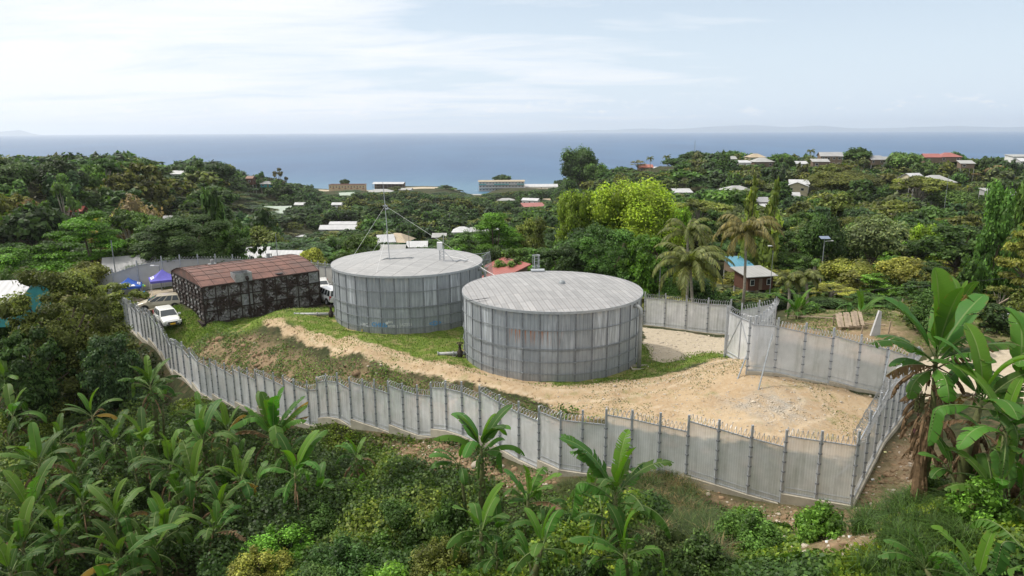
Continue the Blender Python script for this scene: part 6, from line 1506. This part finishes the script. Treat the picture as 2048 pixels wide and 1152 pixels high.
# ---------------------------------------------------------------- scrap and timber beyond the yard
def thing(mb,name,mat,label,cat,group=None): o=mb.build(name,mat); return tag(o,label,cat,group)
tp=hit(1700,655); e=empty('timber_stack',tp,'stack of weathered planks leaning on a low rack beyond the yard fence','timber')
for k in range(7): MB().box((-1.25+k*.38,.2*(k%2),.75+.03*k),(.33,2.2,.05),rot=Matrix.Rotation(.42+.04*(k%3),3,'X')@Matrix.Rotation(-.25,3,'Z')).build('plank',M['wood'],e)
s=MB(); 
for x_ in (-1.3,1.3):
    for y_ in (-.8,.9): s.bar((x_,y_,-.3),(x_,y_,.3 if y_<0 else 1.1),.1)
s.bar((-1.4,.9,1.05),(1.4,.9,1.05),.09); s.bar((-1.4,-.8,.28),(1.4,-.8,.28),.09); s.build('rack',M['wood'],e)
for (a,b_,lab) in (((1570,640,0),(1680,646,0),'long brown beam lying left of the stacked planks'),((1715,655,0),(1770,660,0),'low plank fence rail right of the stacked planks')):
    p=hit(*a[:2]);q=hit(*b_[:2]); p=p+[0,0,.5];q=q+[0,0,.5]; thing(MB().bar(p,q,.16,.12),'timber_beam',M['wood'],lab,'timber')
p=hit(1752,672); s=MB(); s.add([(-.5,0,0),(.45,.1,0),(.35,.1,2.4),(.05,0,2.5),(-.5,.25,0),(.45,.35,0),(.35,.3,2.4),(.05,.25,2.5)],[(0,1,2,3),(5,4,7,6),(0,3,7,4),(1,5,6,2),(2,6,7,3)]); o=thing(s,'boat_bow',WL['lightgrey'],'narrow pale blue and white wedge standing upright behind the fence','scrap'); o.location=tuple(p)
p=hit(1918,672); o=thing(MB().box((0,0,.5),(.9,.5,1.4)),'concrete_block',M['conc'],'grey concrete block behind the tallest banana plant','block'); o.location=tuple(p)
p=hit(2032,655); e=empty('scrap_roof',p,'corrugated iron sheet propped on posts at the right edge','shelter'); MB().box((0,0,1.0),(2.8,1.7,.05),rot=Matrix.Rotation(-.22,3,'Y')@Matrix.Rotation(.3,3,'X')).build('iron_sheet',RF['grey'],e)
for x_,y_ in ((-1.5,-.9),(1.5,-.9),(-1.5,.9),(1.5,.9)): MB().bar((x_,y_,-.3),(x_,y_,.95),.08).build('post',M['wood'],e)
p=hit(1990,645); s=MB(); s.bar((-.8,0,0),(-.8,0,1.6),.1); s.bar((-1,0,1.2),(1.2,.3,2.4),.09); s.bar((-.9,0,.6),(2,.2,.7),.09); s.bar((1.1,.1,-.2),(1.1,.1,1.4),.09); o=thing(s,'broken_lean_to',M['wood'],'broken timber frame left of the propped iron sheet','timber'); o.location=tuple(p)
for i,(px,py,lab) in enumerate(((1800,628,'leaning reddish post right of the low plank rail'),(1776,668,'short stake by the pale wedge'),(1722,668,'short stake in front of the stacked planks'))):
    p=hit(px,py); o=thing(MB().bar((0,0,-.3),(.12,0,1.7-.4*i),.1),'timber_post',M['wood'],lab,'post'); o.location=tuple(p)
for i,(px,py,c,lab) in enumerate(((1623,1105,(.6,.5,.05),'yellow plastic scrap on the littered soil, upper one'),(1640,1128,(.7,.6,.08),'yellow plastic scrap on the littered soil, lower one'),(1654,1085,(.7,.7,.7),'white litter scrap on the soil slope, uppermost'),(1700,1075,(.72,.72,.72),'white litter scrap right of the others on the soil'),(1745,960,(.7,.7,.68),'white scrap lying beside the return fence'),(1770,905,(.65,.62,.3),'pale yellow scrap in the ditch beside the return fence'),(1715,1101,(.7,.7,.7),'white litter scrap low on the soil by the long grass'))):
    p=hit(px,py); s=MB(); s.add([(-.09,-.06,.02),(.08,-.07,.03),(.1,.06,.07),(0,.08,.02),(-.07,.05,.06),(.01,0,.1)],[(0,1,5),(1,2,5),(2,3,5),(3,4,5),(4,0,5)]); o=thing(s,'litter_scrap',simple('litter%d'%i,c),lab,'litter','litter on the soil'); o.location=tuple(p)
# ---------------------------------------------------------------- vehicles
def paint(name,col): 
    m,nt,b=newmat(name); b.inputs['Base Color'].default_value=(*col,1); b.inputs['Roughness'].default_value=.28; b.inputs['Coat Weight'].default_value=.5; n=NOISE(nt,OBJC(nt),3,4,.6); LK(nt,MIXC(nt,RAMP(nt,n,[(.4,0),(.75,.25)]),col,tuple(c*.7 for c in col)),b.inputs['Base Color']); return m
M['glass']=simple('car_glass',(.035,.045,.05),.08,0,.1,2,.6); M['tyre']=simple('tyre_rubber',(.02,.02,.02),.85,0,.2,9); M['rim']=simple('wheel_rim',(.45,.45,.46),.35,.6,.1,9)
M['lampglass']=simple('headlight_glass',(.62,.62,.58),.15,0,.1,9,.6); M['tail']=simple('tail_lamp_red',(.35,.02,.02),.25,0,.1,9); M['grille']=simple('grille_dark',(.05,.05,.05),.5); M['plate']=simple('yellow_plate',(.70,.42,.03),.5,0,.05)
def car(name,label,cat,pos,head,L,Wd,H,col,prof,green,plate=None,tail='wagon'):
    """x = forward. prof: (x, zbottom, ztop, halfwidth) ; green: roof/belt stations"""
    e=empty(name,pos,label,cat,'vehicles parked inside the compound',math.atan2(head[1],head[0])); pm=paint(name+'_paint',col)
    V=[];n=10
    for (x_,zb,zt,w) in prof:
        zm=zb+(zt-zb)*.55
        V+=[(x_,0,zb),(x_,w*.82,zb),(x_,w*.97,zb+.08),(x_,w,zm),(x_,w*.93,zt-.06),(x_,w*.82,zt),(x_,0,zt+.035),(x_,-w*.82,zt),(x_,-w*.93,zt-.06),(x_,-w,zm),(x_,-w*.97,zb+.08),(x_,-w*.82,zb)]
    k=12;F=[(i*k+j,i*k+(j+1)%k,(i+1)*k+(j+1)%k,(i+1)*k+j) for i in range(len(prof)-1) for j in range(k)]+[tuple(range(k)),tuple(range((len(prof)-1)*k+k-1,(len(prof)-1)*k-1,-1))]
    s=MB(); s.add(V,F)
    # cabin shell
    zb_,zr=green['belt'],H; xs=green['base']; xr=green['roof']; wb=Wd/2*.90; wr=Wd/2*.72
    c=[(xs[0],wb,zb_),(xs[0],-wb,zb_),(xs[1],-wb,zb_),(xs[1],wb,zb_)]; t=[(xr[0],wr,zr-.07),(xr[0],-wr,zr-.07),(xr[1],-wr,zr-.05),(xr[1],wr,zr-.05)]; t2=[(xr[0]-.18,wr*.86,zr),(xr[0]-.18,-wr*.86,zr),(xr[1]+.15,-wr*.86,zr),(xr[1]+.15,wr*.86,zr)]
    s.add(c+t+t2,[(0,1,5,4),(1,2,6,5),(2,3,7,6),(3,0,4,7),(4,5,9,8),(5,6,10,9),(6,7,11,10),(7,4,8,11),(8,9,10,11)])
    s.build('body',pm,e,smooth=False)
    def gq(a,b_,c_,d_,off,nm):
        q=[np.array(p) for p in (a,b_,c_,d_)]; m=sum(q)/4; nrm=np.cross(q[1]-q[0],q[3]-q[0]); nrm/=np.linalg.norm(nrm); nrm=nrm*(1 if nrm@(m-np.array([0,0,zb_]))>0 else -1)
        v=[m+(p-m)*np.array([1,1,1])*off+nrm*.012 for p in q]; v+= [p-nrm*.03 for p in v]; MB().add(v,[(0,1,2,3),(0,4,5,1),(1,5,6,2),(2,6,7,3),(3,7,4,0)]).build(nm,M['glass'],e)
    gq(c[0],c[1],t[1],t[0],.90,'windscreen'); gq(c[2],c[3],t[3],t[2],.84,'rear_window')
    for sg in (1,-1):
        A=np.array((xs[0]-.12,sg*wb,zb_+.03)); B=np.array((xs[1]+.08,sg*wb,zb_+.03)); Ct=np.array((xr[1]+.05,sg*wr,zr-.1)); D=np.array((xr[0]-.1,sg*wr,zr-.1))
        m=green.get('win',3)
        for i in range(m):
            f0,f1=i/m+.02,(i+1)/m-.02; gq(A+(B-A)*f0,A+(B-A)*f1,D+(Ct-D)*f1,D+(Ct-D)*f0,.97,'side_window')
        o=MB().box((xs[0]-.35,sg*(Wd/2+.08),zb_+.06),(.18,.24,.16)).build('mirror',pm,e)
    rw=green.get('wheel',.34)
    for x_ in (L/2-.88,-L/2+.85):
        for sg in (1,-1):
            w=MB(); w.lathe([(rw*.55,-.10),(rw*.97,-.11),(rw,-.06),(rw,.06),(rw*.97,.11),(rw*.55,.10)],20); ty=w.build('wheel',M['tyre'],e,smooth=True); ty.rotation_euler=(R(90),0,0); ty.location=(x_,sg*(Wd/2-.08),rw)
            r=MB(); r.lathe([(.02,.07),(rw*.18,.09),(rw*.6,.075),(rw*.66,.11)],15); r.lathe([(.02,-.07),(rw*.18,-.09),(rw*.6,-.075),(rw*.66,-.11)],15)
            r.build('rim',M['rim'],ty)
            a=MB(); a.lathe([(rw*1.03,-.02),(rw*1.2,-.02),(rw*1.2,.02),(rw*1.03,.02)],18,a0=0,a1=math.pi); o=a.build('wheel_arch',M['grille'],e); o.rotation_euler=(R(90),0,0); o.location=(x_,sg*(Wd/2-.015),rw)
    xf=L/2
    for sg in (1,-1):
        MB().box((xf-.16,sg*(Wd/2-.28),prof[-2][2]-.16),(.34,.40,.20),rz=-sg*.35).build('headlight',M['lampglass'],e)
        MB().box((-xf+.06,sg*(Wd/2-.16),prof[1][2]-.12),(.16,.20,.42)).build('tail_light',M['tail'],e)
    MB().box((xf+.0,0,prof[-2][2]-.20),(.08,Wd*.46,.16)).build('grille',M['grille'],e); MB().box((xf+.03,0,.42),(.06,Wd*.62,.14)).build('lower_grille',M['grille'],e)
    if plate: MB().box((xf+.08,0,.50),(.03,.50,.16)).build('number_plate',M['plate'],e)
    e.scale=(1.13,1.13,1.13); return e
SUV=[(-2.22,.42,.85,.78),(-2.18,.30,1.02,.86),(-1.4,.24,1.06,.91),(-.2,.24,1.05,.92),(.9,.24,1.04,.91),(1.6,.25,.98,.89),(2.1,.28,.82,.80),(2.24,.34,.66,.66)]
p=hit(336,647)
car('parked_car','white four door sport utility car with a yellow number plate parked on the grass','car',p,(.62,-.78),4.5,1.92,1.62,(.74,.74,.70),SUV,{'belt':1.02,'base':(1.02,-2.0),'roof':(.30,-1.72),'win':3,'wheel':.36},plate=True)
p=hit(322,617)
car('parked_car','pale gold people carrier half hidden behind the left end of the rusty tank','car',p,(-.93,-.36),4.7,1.86,1.62,(.50,.44,.33),SUV,{'belt':.98,'base':(1.30,-2.1),'roof':(.25,-1.9),'win':4,'wheel':.34})
p=hit(657,603)
TRK=[(-2.5,.48,.92,.80),(-2.46,.42,1.08,.86),(-1.2,.40,1.10,.88),(0,.38,1.10,.89),(1.0,.38,1.10,.88),(1.8,.40,1.06,.87),(2.35,.44,.92,.80),(2.45,.5,.74,.7)]
car('parked_truck','white pickup truck with a canopy parked between the rusty tank and the farther round tank','pickup',p,(-.62,.78),4.9,1.84,1.82,(.72,.73,.73),TRK,{'belt':1.10,'base':(1.0,-2.4),'roof':(.45,-2.3),'win':4,'wheel':.40})
p=hit(645,583)
car('parked_car','white car mostly hidden behind the white pickup truck','car',p,(.3,-.9),4.3,1.75,1.5,(.74,.74,.72),SUV,{'belt':.98,'base':(1.02,-1.9),'roof':(.30,-1.5),'win':3,'wheel':.33})
# ---------------------------------------------------------------- tents, table, people
M['bluec']=simple('royal_blue_canvas',(.03,.10,.42),.75,0,.12,1.5); M['purpc']=simple('violet_blue_canvas',(.13,.12,.45),.75,0,.12,1.5); M['cloth']=simple('white_print',(.72,.72,.74),.8)
def tent(pos,rz,half,leg,peak,mat,label,prints):
    e=empty('canopy_tent',pos,label,'tent','blue canopy tents by the sheet fence',rz); h=half; s=MB()
    n=6
    for a in range(4):
        c1=np.array([(h,h),(-h,h),(-h,-h),(h,-h)][a]+(0,)) ; c2=np.array([(-h,h),(-h,-h),(h,-h),(h,h)][a]+(0,)); V=[];F=[]
        for i in range(n+1):
            t=i/n; z=leg+peak*(t**1.5); k=(1-t)
            V+=[c1*k+[0,0,z],(c1+c2)/2*k*.985+[0,0,z-.05*k],c2*k+[0,0,z]]
        for i in range(n):
            for j in range(2): F.append((i*3+j,i*3+j+1,i*3+j+4,i*3+j+3))
        s.add(V,F)
    s.build('canopy',mat,e)
    s=MB()
    for a in range(4):
        c1=np.array([(h,h),(-h,h),(-h,-h),(h,-h)][a]+(0,)); c2=np.array([(-h,h),(-h,-h),(h,-h),(h,h)][a]+(0,)); s.bar(c1+[0,0,leg-.14],c2+[0,0,leg-.14],.02,.30)
    s.build('valance',mat,e)
    for x_ in (-h+.05,h-.05):
        for y_ in (-h+.05,h-.05): MB().bar((x_,y_,0),(x_,y_,leg),.05).build('leg',M['white'],e)
    for a in prints:   # pale printed bands low on the roof slopes, with short dark bars of lettering
        d=np.array([(0,-1,0),(1,0,0),(0,1,0),(-1,0,0)][a],float); t=np.array([-d[1],d[0],0]); f=lambda u,v: d*h*(1-v)*.99+t*u*h+[0,0,leg+peak*v**1.5+.05]
        MB().add([f(-.55,.08),f(.55,.08),f(.45,.33),f(-.45,.33)],[(0,1,2,3)]).build('printed_band',M['cloth'],e)
        s=MB(); 
        for k in range(3): s.add([f(-.3+.2*k,.14)+[0,0,.02],f(-.18+.2*k,.14)+[0,0,.02],f(-.2+.2*k,.26)+[0,0,.02],f(-.3+.2*k,.26)+[0,0,.02]],[(0,1,2,3)])
        s.build('lettering',M['bluec'],e)
    return e
p=hit(262,600); tent(p,.45,1.5,2.1,1.05,M['bluec'],'smaller royal blue canopy tent with white printed bands',(0,1,3))
p=hit(330,588); tent(p,.55,1.65,2.2,1.25,M['purpc'],'larger violet blue canopy tent next to the rusty tank',(3,))
tb=hit(278,604); e=empty('folding_table',tb,'white folding table on the sand under the tents','table',None,.2)
MB().box((0,0,.74),(1.7,.75,.05)).build('table_top',M['cloth'],e)
for x_ in (-.7,.7):
    for y_ in (-.3,.3): MB().bar((x_*.9,y_,0),(x_*1.0,-y_,.73),.035).build('leg',M['galv'],e)
MB().box((.1,.1,.79),(.3,.22,.06)).build('bag',M['darkmetal'],None)
o=bpy.data.objects['bag']; o.location=tuple(tb); tag(o,'small dark bag lying on the white folding table','bag')
def balloon(p,c,lab):
    s=MB(); s.lathe([(.01,-.17),(.05,-.14),(.13,-.03),(.14,.06),(.09,.14),(.01,.17)],10); o=s.build('balloon',simple('balloon_%d'%int(p[0]*97),c,.35,0,.03),smooth=True); o.location=tuple(p); tag(o,lab,'balloon','party balloons')
for px,py,c,lab in ((240,590,(.75,.75,.70),'white balloon by the seated people'),(243,592,(.25,.60,.08),'green balloon by the seated people'),(250,593,(.15,.65,.15),'bright green balloon above a seated head'),(290,572,(.45,.60,.05),'yellow green balloon at the corner of the small blue tent'),(287,571,(.10,.50,.35),'turquoise balloon at the corner of the small blue tent'),(289,584,(.04,.25,.60),'blue balloon over the potted plant'),(292,587,(.75,.45,.03),'orange balloon over the potted plant')):
    b_=hit(px,598); q=PY(px,py,b_[1]); balloon(q,c,lab)
p=hit(293,601); e=empty('potted_plant',p,'bushy potted plant beside the folding table','plant'); MB().lathe([(.02,0),(.16,0),(.22,.32),(.19,.33),(.02,.30)],12).build('pot',M['darkmetal'],e)
v,f,_=blobleaves(RS(4),[[0,0,.75,.45,.45,.45]],260,.22); o=link('foliage',fastmesh('foliage',v,f,[M['leaf']]),e); o.color=(.05,.12,.03,1)
M['skin']=simple('brown_skin',(.11,.06,.04),.6); M['hair']=simple('black_hair',(.012,.011,.01),.8)
def person(pos,rz,col,label,sit=True):
    e=empty('person',pos,label,'person','people seated by the fence',rz)
    V=[(0,0,.50),(0,.02,.75),(0,.0,1.0),(0,0,1.12),(0,.03,1.28),(.2,0,1.02),(.26,.14,.80),(.18,.34,.72),(-.2,0,1.02),(-.26,.14,.80),(-.18,.34,.72),(.1,.05,.48),(.12,.46,.48),(.12,.48,.08),(.12,.62,.04),(-.1,.05,.48),(-.12,.46,.48),(-.12,.48,.08),(-.12,.62,.04)]
    E=[(0,1),(1,2),(2,3),(3,4),(2,5),(5,6),(6,7),(2,8),(8,9),(9,10),(0,11),(11,12),(12,13),(13,14),(0,15),(15,16),(16,17),(17,18)]
    Rr=[.15,.14,.13,.055,.105,.07,.05,.035,.07,.05,.035,.10,.07,.045,.035,.10,.07,.045,.035]
    me=bpy.data.meshes.new('body'); me.from_pydata(V,E,[]); ob=bpy.data.objects.new('body',me); COL.objects.link(ob); m=ob.modifiers.new('s','SKIN')
    for i,sv_ in enumerate(me.skin_vertices[0].data): sv_.radius=(Rr[i],Rr[i]); sv_.use_root=(i==0)
    ob.modifiers.new('d','SUBSURF').levels=1; dg=bpy.context.evaluated_depsgraph_get(); nm=bpy.data.meshes.new_from_object(ob.evaluated_get(dg)); bpy.data.objects.remove(ob)
    nm.materials.clear(); nm.materials.append(M['skin']); link('body',nm,e)
    # shirt: slightly larger torso and sleeves
    c=simple('shirt_%d'%int(pos[0]*31+pos[1]*7),col,.85); s=MB(); s.tube([(0,0,.48),(0,.02,.75),(0,0,1.02),(0,0,1.10)],[.19,.175,.18,.09],10); s.tube([(.12,0,1.04),(.22,0,1.02),(.27,.12,.84)],[.09,.10,.075],8); s.tube([(-.12,0,1.04),(-.22,0,1.02),(-.27,.12,.84)],[.09,.10,.075],8)
    s.build('shirt',c,e,smooth=True); s=MB(); s.lathe([(.01,.135),(.08,.115),(.118,.05),(.12,-.02),(.09,-.07)],10,(0,-.005,1.31)); s.build('hair',M['hair'],e,smooth=True)
    s=MB(); 
    for sg in (1,-1): s.tube([(sg*.09,.02,.48),(sg*.125,.46,.49),(sg*.125,.48,.12)],[.12,.085,.06],8)
    s.build('trousers',M['darkmetal'],e,smooth=True)
    ch=empty('plastic_chair',pos,'plastic chair under the '+label.split(' in a ')[-1].split(' seated')[0]+' figure by the fence','chair','chairs by the fence',rz); 
    MB().box((0,.05,.42),(.46,.46,.04)).build('seat',M['cloth'],ch); MB().box((0,-.2,.68),(.44,.04,.45)).build('backrest',M['cloth'],ch)
    for x_ in (-.2,.2):
        for y_ in (-.15,.25): MB().bar((x_,y_,0),(x_,y_,.42),.035).build('leg',M['cloth'],ch)
for (px,py,c,rz,lab) in ((259,609,(.05,.25,.45),2.6,'person in a turquoise blue shirt seated nearest the car by the fence'),(250,605,(.03,.10,.35),2.2,'person in a dark blue shirt seated in the middle of the group'),(243,603,(.55,.55,.55),2.0,'person in a white shirt seated at the left of the group')):
    person(hit(px,py),rz,c,lab)
# black tarpaulin bundle outside the fence
p=PY(222,652,84); p[2]=float(tz(p[0],p[1])); e=empty('tarpaulin_cover',p,'black tarpaulin hung over a frame outside the fence at left','tarpaulin'); rs=RS(3); V=[];F=[]
for i in range(9):
    for j in range(7): V.append((-1.3+2.6*i/8+rs.normal()*.05,.25*math.sin(i*1.7+j)+rs.normal()*.08,.3+2.3*j/6-(.35 if j==6 and i in(0,8) else 0)))
for i in range(8):
    for j in range(6): a=i*7+j; F.append((a,a+7,a+8,a+1))
MB().add(V,F).build('tarpaulin',simple('black_plastic',(.012,.013,.014),.45),e); s=MB(); s.bar((-1.3,.1,-.3),(-1.3,.1,2.6),.08); s.bar((1.3,.1,-.3),(1.3,.1,2.6),.08); s.bar((-1.3,.1,2.6),(1.3,.1,2.6),.08); s.build('frame',M['wood'],e)
nL=fillzone(3000,112,430,-260,600,(10,20),(10,19),['round','mass','lumpy','spread','round','umbrella'],['dark','dark','mid','blue','olive'],'left',.60,lambda p: float(sky_l(p)))
nL+=fillzone(1500,430,700,330,640,(9,14),(9,15),['round','mass','lumpy'],['dark','mid','blue'],'left',.60,lambda p: float(sky_l(p)))
nR=fillzone(5200,112,480,1060,2350,(8,15),(8,16),['round','mass','lumpy','spread','umbrella'],['dark','mid','blue','olive','dusty','mid'],'right',.60,lambda p: float(sky_r(p))+3)
nR+=fillzone(2500,480,840,1060,1420,(8,13),(9,15),['round','mass','lumpy'],['dark','mid','blue'],'centre',.60,lambda p: float(sky_r(p))+6)
nC=fillzone(6500,130,815,480,1180,(6,13),(8,16),['round','mass','lumpy','umbrella','spread'],['dark','mid','blue','dark','olive'],'centre',.62,lambda p: float(sky_c(p))+2)
nB=fillzone(700,84,125,1290,2200,(2.5,6.5),(3.5,8),['mass','bush','spread','layered'],['mid','olive','yolive','dark','bright'],'scrub',.60)
nB4=fillzone(260,60,86,1830,2300,(2,5),(3,6),['mass','bush','mass'],['mid','bright','dark','olive'],'scrub',.75)
nB2=fillzone(500,84,130,-200,240,(6,11),(7,11),['round','mass'],['dark','mid','olive'],'lefthollow',.6)
nB3=fillzone(700,96,135,850,1320,(5,10),(6,10),['round','mass','tall'],['dark','mid','bright'],'behind',.6)
print('fill',nL,nR,nC,nB,nB2,nB3,len(HAND))
ZL={'left':('dark tree in the dense wood covering the left ridge','trees of the left ridge wood'),'right':('rounded tree in the wood covering the right hillside','trees of the right hillside wood'),'centre':('tree among the houses of the central valley','trees of the central valley'),'scrub':('low bushy tree in the scrub beyond the dirt track','scrub trees beyond the dirt track'),'lefthollow':('leafy tree in the hollow behind the teal shed','trees behind the teal shed'),'behind':('leafy tree close behind the two round tanks','trees close behind the round tanks')}
CN={'dark':'deep green','mid':'mid green','blue':'bluish green','olive':'olive green','dusty':'dusty green','yolive':'yellowish','bright':'bright green'}
FILL.sort(key=lambda t: (t[3]*t[4])/ (t[0]**2+t[1]**2),reverse=True)
indiv=[t for t in FILL if abs(math.degrees(math.atan2(t[0],t[1])))<37.5]
ind=set(map(id,indiv[:215]))
masses={}
LM=[(145,560,'the round olive tree at far left'),(200,450,'the bright layered tree at left'),(285,430,'the tan blossoming tree'),(385,480,'the very wide dark tree'),(440,400,'the narrow dark tree top'),(490,515,'the white roofs behind the rusty tank'),(540,420,'the wide pale green roof'),(536,368,'the blue green hillside house'),(430,335,'the big crown ending the left ridge'),(345,330,'the dip of the left ridge'),(290,320,'the left ridge skyline crown'),(130,320,'the tall left ridge crown'),(30,320,'the left picture edge on the ridge'),(80,410,'the brownish feathery tree'),(40,480,'the left picture edge above the teal shed'),(696,375,'the yellow school'),(779,370,'the open white roofed building'),(1003,368,'the teal railed school'),(680,458,'the long white barrack'),(797,480,'the tan roofed green house'),(727,495,'the dense tree behind the mast'),(925,460,'the white hip roof'),(1063,405,'the red shelter in the valley'),(860,420,'the middle of the valley'),(780,400,'the top of the guyed mast'),(990,450,'the vivid green layered tree'),(1160,320,'the tall dark tree against the sea'),(1150,400,'the smaller lime tree'),(1275,390,'the biggest lime tree'),(1290,335,'the red roofed hill house'),(1390,310,'the dome shaped ridge tree'),(1363,382,'the long white roof'),(1380,515,'the bigger coconut palm'),(1492,400,'the shorter mast tree'),(1535,420,'the taller mast tree'),(1515,315,'the tan roofed ridge house'),(1655,312,'the long two level ridge house'),(1591,378,'the cream house'),(1500,555,'the timber hut'),(1638,500,'the solar lamp'),(1650,468,'the pale track on the slope'),(1715,305,'the highest skyline tree at right'),(1690,370,'the very broad olive crown'),(1765,470,'the light green layered tree'),(1846,465,'the small lime tree'),(1800,315,'the big rounded ridge tree'),(1870,310,'the two red ridge roofs'),(1858,360,'the pale hip roof on the hillside'),(1968,420,'the tallest vine draped tree'),(1985,345,'the leafless brownish tree'),(2030,312,'the pale building at the ridge end'),(2040,460,'the right picture edge'),(1700,600,'the stacked planks'),(1030,520,'the leaning ladder rails')]
used={}
OD=['','second ','third ','fourth ','fifth ','sixth ','seventh ','eighth ','ninth ','tenth ']
def landlabel(x,y,z,cn,kind):
    u,v=proj((x,y,z)); l=min(LM,key=lambda q:(q[0]-u)**2+((q[1]-v)*1.6)**2); dx,dy=u-l[0],v-l[1]
    d=('right of' if dx>0 else 'left of') if abs(dx)>abs(dy)*1.2 else ('below' if dy>0 else 'above'); k=(cn,kind,d,l[2]); n=used.get(k,0); used[k]=n+1
    return f"{OD[min(n,9)]}{cn} {kind} {d} {l[2]}"
rs=RS(99)
for t in FILL:
    x,y,z,h,w,st,co,zn=t
    if id(t) in ind:
        lb,gr=ZL[zn]; d=math.hypot(x,y); lb=landlabel(x,y,z+h*.6,CN.get(co,'green'),'bush' if st=='bush' else 'tree')
        place_tree(st,(x,y,z),h,w,co,lb,gr,lod='mid' if d<190 else 'far',split=d<240)
    else: masses.setdefault({'left':'left','lefthollow':'left','centre':'centre','behind':'centre'}.get(zn,'right'),[]).append(t)
for zn,ts in masses.items():
    parts=[]
    for (x,y,z,h,w,st,co,_) in ts:
        d=math.hypot(x,y); cm,tm,v,f,mi,B=proto(st,rs.randint(3),'far' if d<260 else 'tiny'); a=rs.uniform(0,6.28); c,s_=math.cos(a),math.sin(a)
        V=v*np.array([w/9.6,w/9.6,h/10]); V=np.stack([V[:,0]*c-V[:,1]*s_+x,V[:,0]*s_+V[:,1]*c+y,V[:,2]+z-.3],1)
        base=np.array(COLS[co])*rs.uniform(.8,1.25)*rs.uniform(.92,1.08,3); C=np.tile(base,(len(V),1)); 
        nl=int((mi==0).sum()); C[f[mi==1].ravel()]=base*.38  # core lumps tinted darker to stand for shade inside the crowns
        parts.append((V,f,C))
    stuffobj('far_wood',parts,{'left':'dense wood reading as one mass over the left ridge','right':'dense wood reading as one mass over the right hillside','centre':'mass of far trees between the valley houses'}[zn],'wood')
# ---------------------------------------------------------------- air
mh=bpy.data.materials.new('haze_mat'); mh.use_nodes=True; nt=mh.node_tree; nt.nodes.clear()
pv=N(nt,'ShaderNodeVolumePrincipled'); pv.inputs['Density'].default_value=6.5e-5; pv.inputs['Color'].default_value=(.92,.96,1,1); pv.inputs['Anisotropy'].default_value=.45
ov=N(nt,'ShaderNodeOutputMaterial'); LK(nt,pv.outputs[0],ov.inputs['Volume'])
hzb=MB().box((0,0,140),(72000,72000,420)).build('haze',mh); tag(hzb,kind='stuff')
